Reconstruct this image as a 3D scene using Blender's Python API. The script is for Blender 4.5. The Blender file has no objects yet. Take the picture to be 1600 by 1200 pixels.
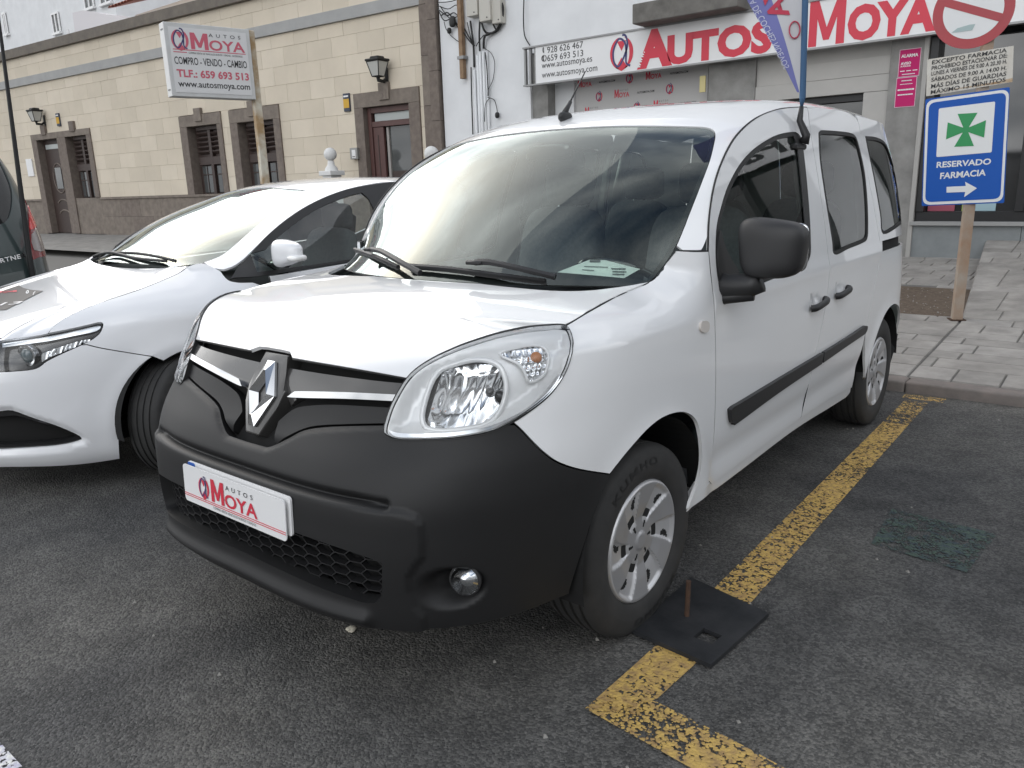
import bpy, bmesh, math, random
import numpy as np
from mathutils import Vector, Matrix, geometry
from mathutils.bvhtree import BVHTree

# ------------------------------------------------------------------ camera, sky, sun, exposure
scene = bpy.context.scene
COL = scene.collection
CAM_POS = np.array([1.9766, -2.0241, 1.4214])
YAW, PITCH, ROLL, FPX = 0.6831, -0.2502, -0.0314, 1219.9
SUN_AZ, SUN_EL = math.radians(284), math.radians(30)   # azimuth of the sun: degrees clockwise from +Y

def _cam_axes():
    cy, sy, cp, sp = math.cos(YAW), math.sin(YAW), math.cos(PITCH), math.sin(PITCH)
    fwd = np.array([-sy*cp, cy*cp, sp]); right = np.array([cy, sy, 0.0]); up = np.cross(right, fwd)
    cr, sr = math.cos(ROLL), math.sin(ROLL)
    return cr*right + sr*up, -sr*right + cr*up, fwd
RIGHT, UP, FWD = _cam_axes()
camd = bpy.data.cameras.new('camera'); cam = bpy.data.objects.new('camera', camd); COL.objects.link(cam)
camd.sensor_width = 36; camd.lens = FPX/1600*36; camd.clip_end = 2000; camd.clip_start = 0.05
m = Matrix.Identity(4)
for r in range(3):
    m[r][0], m[r][1], m[r][2], m[r][3] = RIGHT[r], UP[r], -FWD[r], CAM_POS[r]
cam.matrix_world = m
scene.camera = cam

world = bpy.data.worlds.new('World'); scene.world = world; world.use_nodes = True
wn = world.node_tree; wn.nodes.clear()
def wnode(t, **k):
    n = wn.nodes.new(t)
    for a, b in k.items(): setattr(n, a, b)
    return n
sky = wnode('ShaderNodeTexSky', sky_type='NISHITA', sun_disc=False, sun_elevation=SUN_EL, sun_rotation=SUN_AZ, altitude=50, air_density=1.2, dust_density=2.5)
tc = wnode('ShaderNodeTexCoord'); sep = wnode('ShaderNodeSeparateXYZ')
wn.links.new(tc.outputs['Generated'], sep.inputs[0])
zadd = wnode('ShaderNodeMath', operation='MAXIMUM'); zadd.inputs[1].default_value = 0.0
wn.links.new(sep.outputs['Z'], zadd.inputs[0])
zz = wnode('ShaderNodeMath', operation='ADD'); zz.inputs[1].default_value = 0.28; wn.links.new(zadd.outputs[0], zz.inputs[0])
vd = wnode('ShaderNodeVectorMath', operation='DIVIDE'); cz = wnode('ShaderNodeCombineXYZ')
for i in range(3): wn.links.new(zz.outputs[0], cz.inputs[i])
wn.links.new(tc.outputs['Generated'], vd.inputs[0]); wn.links.new(cz.outputs[0], vd.inputs[1])
n1 = wnode('ShaderNodeTexNoise'); n1.inputs['Scale'].default_value = 1.5; n1.inputs['Detail'].default_value = 7; n1.inputs['Roughness'].default_value = .56; n1.inputs['Distortion'].default_value = .35
n2 = wnode('ShaderNodeTexNoise'); n2.inputs['Scale'].default_value = 2.6; n2.inputs['Detail'].default_value = 6; n2.inputs['Roughness'].default_value = .6
wn.links.new(vd.outputs[0], n1.inputs['Vector']); wn.links.new(vd.outputs[0], n2.inputs['Vector'])
r1 = wnode('ShaderNodeValToRGB'); r1.color_ramp.elements[0].position = .26; r1.color_ramp.elements[1].position = .50
r2 = wnode('ShaderNodeValToRGB'); r2.color_ramp.elements[0].position = .34; r2.color_ramp.elements[0].color = (4.6, 4.9, 5.3, 1); r2.color_ramp.elements[1].position = .68; r2.color_ramp.elements[1].color = (13.8, 13.8, 13.8, 1)
# cloud looks denser towards the horizon, thinner overhead
zc_ = wnode('ShaderNodeMath', operation='MULTIPLY_ADD'); zc_.inputs[1].default_value = -.24; wn.links.new(zadd.outputs[0], zc_.inputs[0]); wn.links.new(n1.outputs[0], zc_.inputs[2])
za_ = wnode('ShaderNodeMath', operation='ADD'); za_.inputs[1].default_value = .09; wn.links.new(zc_.outputs[0], za_.inputs[0])
wn.links.new(za_.outputs[0], r1.inputs[0]); wn.links.new(n2.outputs[0], r2.inputs[0])
mx = wnode('ShaderNodeMix', data_type='RGBA')
wn.links.new(r1.outputs[0], mx.inputs[0]); wn.links.new(sky.outputs[0], mx.inputs[6]); wn.links.new(r2.outputs[0], mx.inputs[7])
# thin cloud glows round the sun
dt = wnode('ShaderNodeVectorMath', operation='DOT_PRODUCT'); dt.inputs[1].default_value = (math.sin(SUN_AZ)*math.cos(SUN_EL), math.cos(SUN_AZ)*math.cos(SUN_EL), math.sin(SUN_EL))
nrmz = wnode('ShaderNodeVectorMath', operation='NORMALIZE'); wn.links.new(tc.outputs['Generated'], nrmz.inputs[0]); wn.links.new(nrmz.outputs[0], dt.inputs[0])
mr = wnode('ShaderNodeFloatCurve'); cv = mr.mapping.curves[0]; cv.points[0].location = (0, .14); cv.points[1].location = (1, .96)
for q in ((.17, .085), (.42, .58), (.74, .235)): cv.points.new(*q)
mr.mapping.update(); m01 = wnode('ShaderNodeMath', operation='MULTIPLY_ADD'); m01.inputs[1].default_value = .5; m01.inputs[2].default_value = .5; x35 = wnode('ShaderNodeMath', operation='MULTIPLY'); x35.inputs[1].default_value = 3.5
wn.links.new(dt.outputs['Value'], m01.inputs[0]); wn.links.new(m01.outputs[0], mr.inputs['Value']); wn.links.new(mr.outputs[0], x35.inputs[0])
gl_ = wnode('ShaderNodeVectorMath', operation='SCALE'); wn.links.new(r2.outputs[0], gl_.inputs[0]); wn.links.new(x35.outputs[0], gl_.inputs['Scale']); wn.links.new(gl_.outputs[0], mx.inputs[7])
bg = wnode('ShaderNodeBackground'); bg.inputs[1].default_value = 0.125
wo = wnode('ShaderNodeOutputWorld'); wn.links.new(mx.outputs[2], bg.inputs[0]); wn.links.new(bg.outputs[0], wo.inputs[0])

sund = bpy.data.lights.new('sun', 'SUN'); sund.energy = 0.7; sund.angle = math.radians(70); sund.color = (1, .95, .87)
sun = bpy.data.objects.new('sun', sund); COL.objects.link(sun)
sdir = Vector((math.sin(SUN_AZ)*math.cos(SUN_EL), math.cos(SUN_AZ)*math.cos(SUN_EL), math.sin(SUN_EL)))
sun.rotation_euler = sdir.to_track_quat('Z', 'Y').to_euler(); sun.location = sdir*60

scene.view_settings.view_transform = 'Standard'; scene.view_settings.look = 'None'
scene.view_settings.exposure = 0.22; scene.view_settings.gamma = 1.0; scene.view_settings.use_curve_mapping = False
scene.cycles.max_bounces = 8; scene.cycles.transparent_max_bounces = 12

# ------------------------------------------------------------------ pixels to rays (1600 x 1200 photograph)
def ray_dir(px):
    a, b = (px[0]-800)/FPX, -(px[1]-600)/FPX
    d = RIGHT*a + UP*b + FWD
    return d
def on_plane(px, axis, val):
    d = ray_dir(px); t = (val-CAM_POS[axis])/d[axis]
    return CAM_POS + d*t
def on_pl(px, p0, n):
    d = ray_dir(px); p0 = np.array(p0, float); n = np.array(n, float)
    return CAM_POS + d*(((p0-CAM_POS)@n)/(d@n))

# ------------------------------------------------------------------ object helpers
def empty(name, loc=(0, 0, 0), rot=(0, 0, 0)):
    o = bpy.data.objects.new(name, None); COL.objects.link(o); o.location = loc; o.rotation_euler = rot
    o.empty_display_size = .1
    return o
def tag(o, label=None, cat=None, group=None, kind=None):
    if label: o['label'] = label
    if cat: o['category'] = cat
    if group: o['group'] = group
    if kind: o['kind'] = kind
    return o
def mesh_obj(name, verts, faces, mat, parent=None, smooth=False, normals=None):
    me = bpy.data.meshes.new(name)
    me.from_pydata([tuple(map(float, v)) for v in verts], [], [tuple(map(int, f)) for f in faces])
    me.update()
    if smooth or normals is not None:
        me.polygons.foreach_set('use_smooth', [True]*len(me.polygons))
    if normals is not None:
        me.normals_split_custom_set_from_vertices([tuple(map(float, n)) for n in normals])
    o = bpy.data.objects.new(name, me); COL.objects.link(o)
    for mm in (mat if isinstance(mat, (list, tuple)) else [mat]): me.materials.append(mm)
    if parent is not None: o.parent = parent
    return o
def link_mesh(name, me, parent=None, loc=None, rot=None, scale=None):
    o = bpy.data.objects.new(name, me); COL.objects.link(o)
    if parent is not None: o.parent = parent
    if loc is not None: o.location = loc
    if rot is not None: o.rotation_euler = rot
    if scale is not None: o.scale = scale
    return o
def bm_obj(name, bm, mat, parent=None, smooth=False, angle=None, loc=None, rot=None):
    me = bpy.data.meshes.new(name); bmesh.ops.recalc_face_normals(bm, faces=bm.faces)
    bm.to_mesh(me); bm.free()
    for mm in (mat if isinstance(mat, (list, tuple)) else [mat]): me.materials.append(mm)
    if smooth:
        me.polygons.foreach_set('use_smooth', [True]*len(me.polygons))
        if angle is not None: me.set_sharp_from_angle(angle=math.radians(angle))
    return link_mesh(name, me, parent, loc, rot)
def b_box(bm, c, s, bev=0, M=None, seg=1):
    mt = Matrix.Translation(c) @ Matrix.Diagonal((s[0], s[1], s[2], 1))
    if M is not None: mt = M @ mt
    g = bmesh.ops.create_cube(bm, size=1, matrix=mt)
    if bev:
        es = list({e for v in g['verts'] for e in v.link_edges})
        bmesh.ops.bevel(bm, geom=es, offset=bev, segments=seg, profile=.5, affect='EDGES')
def box(name, c, s, mat, parent=None, bev=0, rot=None, seg=1):
    bm = bmesh.new(); b_box(bm, (0, 0, 0), s, bev, seg=seg)
    return bm_obj(name, bm, mat, parent, loc=c, rot=rot)
def b_tube(bm, pts, r, n=8, cap=True):
    pts = [Vector(p) for p in pts]; rs = r if isinstance(r, (list, tuple)) else [r]*len(pts)
    rings = []; prev = None
    for i, p in enumerate(pts):
        t = (pts[min(i+1, len(pts)-1)] - pts[max(i-1, 0)]).normalized()
        if prev is None: a = t.orthogonal().normalized()
        else: a = (prev - t*prev.dot(t)).normalized()
        prev = a; b = t.cross(a)
        rings.append([bm.verts.new(p + (a*math.cos(2*math.pi*k/n) + b*math.sin(2*math.pi*k/n))*rs[i]) for k in range(n)])
    for i in range(len(rings)-1):
        for k in range(n): bm.faces.new((rings[i][k], rings[i][(k+1) % n], rings[i+1][(k+1) % n], rings[i+1][k]))
    if cap: bm.faces.new(rings[0][::-1]); bm.faces.new(rings[-1])
def tube(name, pts, r, mat, parent=None, n=8):
    bm = bmesh.new(); b_tube(bm, pts, r, n); return bm_obj(name, bm, mat, parent, smooth=True, angle=50)
def crom(pts, k=6, closed=False):
    pts = np.array(pts, float); n = len(pts); out = []
    rng = range(n if closed else n-1)
    for i in rng:
        if closed: p0, p1, p2, p3 = pts[(i-1) % n], pts[i], pts[(i+1) % n], pts[(i+2) % n]
        else: p0, p1, p2, p3 = pts[max(i-1, 0)], pts[i], pts[i+1], pts[min(i+2, n-1)]
        for j in range(k):
            t = j/k
            out.append(.5*((2*p1) + (-p0+p2)*t + (2*p0-5*p1+4*p2-p3)*t*t + (-p0+3*p1-3*p2+p3)*t**3))
    if not closed: out.append(pts[-1])
    return np.array(out)
def b_lathe(bm, prof, n=48, axis='X', c=(0, 0, 0), closed=False):
    # prof: list of (axial, radius)
    rings = []
    for a, r in prof:
        ring = []
        for k in range(n):
            t = 2*math.pi*k/n; p, q = r*math.cos(t), r*math.sin(t)
            v = {'X': (a, p, q), 'Y': (p, a, q), 'Z': (p, q, a)}[axis]
            ring.append(bm.verts.new((v[0]+c[0], v[1]+c[1], v[2]+c[2])))
        rings.append(ring)
    for i in range(len(rings)-1 + (1 if closed else 0)):
        A, B = rings[i], rings[(i+1) % len(rings)]
        for k in range(n): bm.faces.new((A[k], A[(k+1) % n], B[(k+1) % n], B[k]))
    if not closed:
        if prof[0][1] > 1e-6: bm.faces.new(rings[0])
        if prof[-1][1] > 1e-6: bm.faces.new(rings[-1][::-1])
def lathe(name, prof, mat, parent=None, n=48, axis='X', c=(0, 0, 0), closed=False, angle=40):
    bm = bmesh.new(); b_lathe(bm, prof, n, axis, c, closed)
    bmesh.ops.remove_doubles(bm, verts=bm.verts, dist=1e-5)
    return bm_obj(name, bm, mat, parent, smooth=True, angle=angle)
def b_prism(bm, outline, M, depth):
    # outline in local xy, extruded along local -z by depth
    a = [bm.verts.new(M @ Vector((p[0], p[1], 0))) for p in outline]
    b = [bm.verts.new(M @ Vector((p[0], p[1], -depth))) for p in outline]
    n = len(a); bm.faces.new(a); bm.faces.new(b[::-1])
    for i in range(n): bm.faces.new((a[i], b[i], b[(i+1) % n], a[(i+1) % n]))
def prism(name, outline, M, depth, mat, parent=None):
    bm = bmesh.new(); b_prism(bm, outline, M, depth); return bm_obj(name, bm, mat, parent)
def frame(o, ex, ey):
    ex = Vector(ex).normalized(); ey = Vector(ey); ey = (ey - ex*ey.dot(ex)).normalized(); ez = ex.cross(ey)
    M = Matrix.Identity(4)
    for r in range(3): M[r][0], M[r][1], M[r][2], M[r][3] = ex[r], ey[r], ez[r], o[r]
    return M
def text_mesh(body, bold=0.0, spacing=1.0, shear=0.0, ext=0.0):
    cu = bpy.data.curves.new('t', 'FONT'); cu.body = body; cu.size = 1; cu.offset = bold; cu.space_character = spacing; cu.shear = shear
    cu.resolution_u = 3; cu.extrude = ext; cu.fill_mode = 'FRONT' if ext == 0 else 'BOTH'
    o = bpy.data.objects.new('t', cu); COL.objects.link(o)
    dg = bpy.context.evaluated_depsgraph_get(); me = bpy.data.meshes.new_from_object(o.evaluated_get(dg))
    bpy.data.objects.remove(o); bpy.data.curves.remove(cu)
    return me
def text(body, M, x0, y0, w, h, mat, parent=None, bold=0.0, spacing=1.0, shear=0.0, lift=.0015, name='lettering', fn=None):
    """fit the text into the box x0..x0+w, y0..y0+h of the plane M (local xy, z out)"""
    me = text_mesh(body, bold, spacing, shear); n = len(me.vertices)
    co = np.zeros(n*3); me.vertices.foreach_get('co', co); co = co.reshape(-1, 3)
    lo, hi = co.min(0), co.max(0)
    co[:, 0] = x0 + (co[:, 0]-lo[0])/(hi[0]-lo[0])*w; co[:, 1] = y0 + (co[:, 1]-lo[1])/(hi[1]-lo[1])*h; co[:, 2] = lift
    if fn is not None: co = fn(co)
    R = np.array(M.to_3x3()); co = co @ R.T + np.array(M.translation)
    me.vertices.foreach_set('co', co.ravel()); me.materials.clear(); me.materials.append(mat); me.name = name; me.update()
    return link_mesh(name, me, parent)

# ------------------------------------------------------------------ materials
def mat(name, col, rough=.5, metal=0.0, spec=.5, coat=0.0, coat_rough=.03, noise=None, bump=None, alpha=None):
    """noise=(scale, amount, second colour) mottles the colour, bump=(scale, strength, distance)"""
    m = bpy.data.materials.new(name); m.use_nodes = True; nt = m.node_tree; b = nt.nodes['Principled BSDF']
    b.inputs['Base Color'].default_value = (*col, 1); b.inputs['Roughness'].default_value = rough; b.inputs['Metallic'].default_value = metal
    b.inputs['Specular IOR Level'].default_value = spec; b.inputs['Coat Weight'].default_value = coat; b.inputs['Coat Roughness'].default_value = coat_rough
    if noise or bump:
        t = nt.nodes.new('ShaderNodeNewGeometry')
    if noise:
        n = nt.nodes.new('ShaderNodeTexNoise'); n.inputs['Scale'].default_value = noise[0]; n.inputs['Detail'].default_value = 6; n.inputs['Roughness'].default_value = .6
        nt.links.new(t.outputs['Position'], n.inputs['Vector'])
        r = nt.nodes.new('ShaderNodeValToRGB'); r.color_ramp.elements[0].position = .5-noise[1]; r.color_ramp.elements[1].position = .5+noise[1]
        r.color_ramp.elements[0].color = (*col, 1); r.color_ramp.elements[1].color = (*noise[2], 1)
        nt.links.new(n.outputs[0], r.inputs[0]); nt.links.new(r.outputs[0], b.inputs['Base Color'])
    if bump:
        n = nt.nodes.new('ShaderNodeTexNoise'); n.inputs['Scale'].default_value = bump[0]; n.inputs['Detail'].default_value = 4
        nt.links.new(t.outputs['Position'], n.inputs['Vector'])
        bp = nt.nodes.new('ShaderNodeBump'); bp.inputs['Strength'].default_value = bump[1]; bp.inputs['Distance'].default_value = bump[2]
        nt.links.new(n.outputs[0], bp.inputs['Height']); nt.links.new(bp.outputs[0], b.inputs['Normal'])
    return m
def glass(name, tint, ior=1.5, rough=0.0, refl=1.0, tintr=(1, 1, 1)):
    m = bpy.data.materials.new(name); m.use_nodes = True; nt = m.node_tree; nt.nodes.clear()
    out = nt.nodes.new('ShaderNodeOutputMaterial'); tr = nt.nodes.new('ShaderNodeBsdfTransparent'); gl = nt.nodes.new('ShaderNodeBsdfGlossy')
    fr = nt.nodes.new('ShaderNodeFresnel'); mixn = nt.nodes.new('ShaderNodeMixShader'); mu = nt.nodes.new('ShaderNodeMath'); mu.operation = 'MULTIPLY'; mu.inputs[1].default_value = refl; mu.use_clamp = True
    tr.inputs[0].default_value = (*tint, 1); gl.inputs['Roughness'].default_value = rough; gl.inputs[0].default_value = (*tintr, 1); fr.inputs[0].default_value = ior
    nt.links.new(fr.outputs[0], mu.inputs[0]); nt.links.new(mu.outputs[0], mixn.inputs[0]); nt.links.new(tr.outputs[0], mixn.inputs[1]); nt.links.new(gl.outputs[0], mixn.inputs[2]); nt.links.new(mixn.outputs[0], out.inputs[0])
    return m
M_PAINT = mat('white_paint', (.79, .80, .81), rough=.32, coat=1.0, coat_rough=.02, noise=(2.2, .30, (.765, .77, .775)))
M_PAINT_SEDAN = mat('white_paint_cool', (.79, .80, .82), rough=.32, coat=1.0, coat_rough=.02)
M_BLACK = mat('black_plastic', (.018, .018, .019), rough=.48, bump=(900, .12, .0004))
M_BUMPER = mat('grained_bumper_plastic', (.0115, .0115, .012), rough=.52, spec=.38, noise=(3, .25, (.0155, .0155, .016)), bump=(1100, .12, .0004))
M_SEAL = mat('rubber_seal', (.012, .012, .012), rough=.6)
M_VOID = mat('dark_cavity', (.006, .006, .006), rough=.9)
M_GLOSSBLACK = mat('gloss_black', (.015, .015, .016), rough=.12, coat=.6)
M_GREYGLOSS = mat('satin_grey_trim', (.060, .058, .056), rough=.25, metal=.1, coat=.7, coat_rough=.08)
M_CHROME = mat('chrome', (.66, .67, .68), rough=.10, metal=1.0)
M_REFLECTOR = mat('lamp_reflector', (.86, .87, .88), rough=.10, metal=1.0)
M_LAMPGREY = mat('lamp_bezel', (.88, .88, .87), rough=.25, metal=.15)
M_AMBER = mat('amber_bulb', (.50, .19, .06), rough=.15)
M_GLASS_W = glass('windscreen_glass', (.90, .98, .94), 1.52, refl=1.5, tintr=(.93, 1, .97))
M_GLASS_S = glass('side_glass', (.82, .92, .88), 1.52, refl=1.25)
M_GLASS_D = glass('tinted_rear_glass', (.62, .72, .68), 1.52, refl=1.1)
M_LENS = glass('clear_lamp_lens', (.93, .94, .95), 1.45, refl=.9)
M_RUBBER = mat('tyre_rubber', (.022, .022, .022), rough=.75, noise=(14, .2, (.034, .033, .032)))
M_SILVER = mat('silver_wheel_trim', (.56, .56, .57), rough=.36, metal=.5, coat=.25)
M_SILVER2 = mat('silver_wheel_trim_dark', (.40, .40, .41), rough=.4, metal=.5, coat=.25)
M_INT = mat('cabin_plastic', (.10, .105, .11), rough=.6)
M_INTGREY = mat('cabin_trim_grey', (.55, .56, .55), rough=.7)
M_SEAT = mat('seat_fabric', (.085, .09, .10), rough=.9, noise=(60, .2, (.12, .125, .135)))
M_WHITEPLATE = mat('white_sheet', (.78, .78, .78), rough=.35)
M_RED = mat('red_print', (.62, .03, .06), rough=.4)
M_BLACKPRINT = mat('black_print', (.02, .02, .022), rough=.5)
M_BLUEPRINT = mat('blue_print', (.03, .12, .45), rough=.4)
M_NAVY = mat('navy_print', (.05, .05, .16), rough=.5)
M_PAPER = mat('paper', (.74, .80, .76), rough=.8)

# ------------------------------------------------------------------ smooth body surfaces and panels cut out of them
def cubic(xs, ys):
    xs = np.array(xs, float); ys = np.array(ys, float); n = len(xs); d = np.zeros(n)
    h = np.diff(xs); s = np.diff(ys)/h
    d[1:-1] = (s[:-1]*h[1:] + s[1:]*h[:-1])/(h[:-1]+h[1:]); d[0], d[-1] = s[0], s[-1]
    def f(x):
        x = np.clip(np.asarray(x, float), xs[0], xs[-1]); i = np.clip(np.searchsorted(xs, x)-1, 0, n-2)
        t = (x-xs[i])/h[i]
        return ((2*t**3-3*t**2+1)*ys[i] + (t**3-2*t**2+t)*h[i]*d[i] + (-2*t**3+3*t**2)*ys[i+1] + (t**3-t**2)*h[i]*d[i+1])
    return f
class Surf:
    def normal(self, u, v, e=2e-3):
        du = self.f(u+e, v)-self.f(u-e, v); dv = self.f(u, v+e)-self.f(u, v-e)
        n = np.cross(du, dv)*self.sign; return n/np.maximum(np.linalg.norm(n, axis=1, keepdims=True), 1e-9)
    def hit(self, pxs, ur=None, vr=None, res=.02):
        u0, u1 = ur or self.ur; v0, v1 = vr or self.vr
        nu, nv = max(3, int((u1-u0)/res)), max(3, int((v1-v0)/res))
        us, vs = np.linspace(u0, u1, nu), np.linspace(v0, v1, nv)
        U, V = np.meshgrid(us, vs, indexing='ij'); G = self.f(U.ravel(), V.ravel())
        faces = [(i*nv+j, (i+1)*nv+j, (i+1)*nv+j+1, i*nv+j+1) for i in range(nu-1) for j in range(nv-1)]
        T = BVHTree.FromPolygons(G.tolist(), faces); out = []
        for p in pxs:
            d = ray_dir(p); r = T.ray_cast(Vector(CAM_POS), Vector(d))
            if r[0] is None:
                dn = d/np.linalg.norm(d); w = G-CAM_POS; dist = np.linalg.norm(w-np.outer(w@dn, dn), axis=1)
                k = int(dist.argmin()); out.append((U.ravel()[k], V.ravel()[k])); continue
            i, j = divmod(r[2], nv-1); L = np.array(r[0]); a = G[i*nv+j]; eu = G[(i+1)*nv+j]-a; ev = G[i*nv+j+1]-a
            ab = np.linalg.lstsq(np.stack([eu, ev], 1), L-a, rcond=None)[0]
            out.append((us[i]+ab[0]*(us[1]-us[0]), vs[j]+ab[1]*(vs[1]-vs[0])))
        return np.array(out)
    def uv3(self, pt, ur=None, vr=None, res=.02):
        u0, u1 = ur or self.ur; v0, v1 = vr or self.vr
        us, vs = np.arange(u0, u1, res), np.arange(v0, v1, res); U, V = np.meshgrid(us, vs, indexing='ij')
        G = self.f(U.ravel(), V.ravel()); k = int(np.linalg.norm(G-np.array(pt), axis=1).argmin())
        return U.ravel()[k], V.ravel()[k]
class Body(Surf):
    """side wall of a car: plan outline (superellipse nose, straight flank, superellipse tail) at every height z"""
    sign = 1.0
    def __init__(s, W, F, Yc, n, Yr, R, nr, x0=0.0, y0=0.0, flares=(), zref=.6, vr=(.15, 1.8), extra=None):
        s.W, s.F, s.R, s.Yc, s.n, s.Yr, s.nr, s.x0, s.y0, s.fl, s.vr, s.extra = W, F, R, Yc, n, Yr, nr, x0, y0, flares, vr, extra
        th = np.linspace(0, math.pi/2, 9001); sn, cs = np.sin(th)**(2/n), np.cos(th)**(2/n)
        x, y = W(zref)*sn, Yc+(F(zref)-Yc)*cs
        s.th = th; s.s1 = np.concatenate([[0], np.cumsum(np.hypot(np.diff(x), np.diff(y)))]); s.L0 = s.s1[-1]
        sn, cs = np.sin(th)**(2/nr), np.cos(th)**(2/nr); x, y = W(zref)*cs, Yr+(R(zref)-Yr)*sn
        s.s2 = np.concatenate([[0], np.cumsum(np.hypot(np.diff(x), np.diff(y)))]); s.L1 = s.L0+(Yr-Yc); s.L2 = s.L1+s.s2[-1]
        s.ur = (0, s.L2)
    def f(s, u, z):
        u = np.asarray(u, float); z = np.asarray(z, float); w = s.W(z); sg = np.where(u < 0, -1.0, 1.0); u = np.abs(u)
        t1 = np.interp(u, s.s1, s.th); t2 = np.interp(u-s.L1, s.s2, s.th)
        a1, b1 = np.sin(t1)**(2/s.n), np.maximum(np.cos(t1), 0)**(2/s.n); a2, b2 = np.maximum(np.cos(t2), 0)**(2/s.nr), np.sin(t2)**(2/s.nr)
        nose, tail = u < s.L0, u > s.L1
        x = np.where(nose, w*a1, np.where(tail, w*a2, w))
        y = np.where(nose, s.Yc+(s.F(z)-s.Yc)*b1, np.where(tail, s.Yr+(s.R(z)-s.Yr)*b2, s.Yc+(u-s.L0)))
        for (wy, wz, wr, amp, wid) in s.fl:
            r = np.hypot(y-wy, z-wz); x = x + np.where(z > .1, amp*np.exp(-((r-wr)/wid)**2), 0)*np.clip((w*0+x)/(.6*w), 0, 1)
        if s.extra is not None: x, y = s.extra(x, y, z)
        return np.stack([s.x0+sg*x, s.y0+y, z], -1)
    def u_of_y(s, y): return s.L0+(y-s.y0-s.Yc)
class Grid(Surf):
    """Catmull-Rom patch through a grid of points G[row][col]; u runs over columns (metres), v over rows (metres)"""
    def __init__(s, G, Lu, Lv, sign=1.0):
        s.G = np.array(G, float); s.nr, s.nc = s.G.shape[:2]; s.Lu, s.Lv, s.sign = Lu, Lv, sign; s.ur, s.vr = (0, Lu), (0, Lv)
    def f(s, u, v):
        a = np.asarray(u, float)/s.Lu*(s.nc-1); b = np.asarray(v, float)/s.Lv*(s.nr-1)
        neg = a < 0; a = np.abs(a)
        i = np.clip(np.floor(a).astype(int), 0, s.nc-2); j = np.clip(np.floor(b).astype(int), 0, s.nr-2); ta, tb = a-i, b-j
        def wts(t): return [.5*(-t+2*t*t-t**3), .5*(2-5*t*t+3*t**3), .5*(t+4*t*t-3*t**3), .5*(-t*t+t**3)]
        wa, wb = wts(ta), wts(tb); out = 0
        def get(jj, ii):
            # column -1 mirrors about x = x of column 0; other ends extrapolate
            jc = np.clip(jj, 0, s.nr-1); jc2 = np.where(jj < 0, 1, s.nr-2)
            def col(ii, jc):
                m1 = s.G[jc, np.abs(ii).clip(0, s.nc-1)].copy()
                mir = ii < 0; m1[mir, 0] = 2*s.G[jc, 0][mir, 0]-m1[mir, 0]
                ov = ii > s.nc-1; m1[ov] = 2*s.G[jc, s.nc-1][ov]-s.G[jc, s.nc-2][ov]
                return m1
            p = col(ii, jc); bad = (jj < 0) | (jj > s.nr-1)
            q = col(ii, jc2); p[bad] = 2*p[bad]-q[bad]
            return p
        for q in range(4):
            row = 0
            for p in range(4): row = row + wa[p][:, None]*get(j+q-1, i+p-1)
            out = out + wb[q][:, None]*row
        out[neg, 0] = 2*s.G[0, 0, 0]-out[neg, 0]
        return out
def fair_rows(rows, n=44, smooth=0):
    """re-space the rows of a patch evenly with a natural cubic spline along every column"""
    G = np.array(rows, float); m = len(G)
    for _ in range(smooth): G[1:-1] = G[1:-1]*.5+(G[:-2]+G[2:])*.25
    d = np.linalg.norm(np.diff(G, axis=0), axis=2).mean(1); t = np.concatenate([[0], np.cumsum(d)]); h = np.diff(t)
    Am = np.eye(m); Bm = np.zeros((m, m))
    for i in range(1, m-1):
        Am[i, i-1], Am[i, i], Am[i, i+1] = h[i-1], 2*(h[i-1]+h[i]), h[i]
        Bm[i, i-1], Bm[i, i], Bm[i, i+1] = 6/h[i-1], -6/h[i-1]-6/h[i], 6/h[i]
    M2 = np.linalg.solve(Am, Bm @ G.reshape(m, -1)); Y = G.reshape(m, -1); out = []
    for x in np.linspace(0, t[-1], n):
        i = min(max(int(np.searchsorted(t, x)-1), 0), m-2); a, b = (t[i+1]-x)/h[i], (x-t[i])/h[i]
        out.append(a*Y[i]+b*Y[i+1]+((a**3-a)*M2[i]+(b**3-b)*M2[i+1])*h[i]**2/6)
    return np.array(out).reshape(n, *G.shape[1:])
def inside(P, poly):
    x, y = P[:, 0][:, None], P[:, 1][:, None]; a = poly; b = np.roll(poly, -1, 0)
    c = ((a[:, 1] > y) != (b[:, 1] > y)) & (x < (b[:, 0]-a[:, 0])*(y-a[:, 1])/(b[:, 1]-a[:, 1]+1e-12)+a[:, 0])
    return c.sum(1) % 2 == 1
def pdist(P, poly, closed=True):
    a = poly if closed else poly[:-1]; b = np.roll(poly, -1, 0) if closed else poly[1:]
    out = np.full(len(P), 1e9)
    for k in range(len(a)):
        d = b[k]-a[k]; t = np.clip(((P-a[k])@d)/(d@d+1e-12), 0, 1); out = np.minimum(out, np.hypot(*(P-a[k]-t[:, None]*d).T))
    return out
def sdist(P, poly):      # positive inside
    d = pdist(P, poly); return np.where(inside(P, poly), d, -d)
def sstep(x, a, b):
    t = np.clip((x-a)/(b-a), 0, 1); return t*t*(3-2*t)
def resample(poly, step, closed=True):
    out = []; n = len(poly)
    for k in range(n if closed else n-1):
        a, b = poly[k], poly[(k+1) % n]; L = np.hypot(*(b-a)); m = max(1, int(math.ceil(L/step)))
        if L < 1e-6: continue
        for q in range(m): out.append(a+(b-a)*q/m)
    if not closed: out.append(poly[-1])
    return np.array(out)
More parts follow.
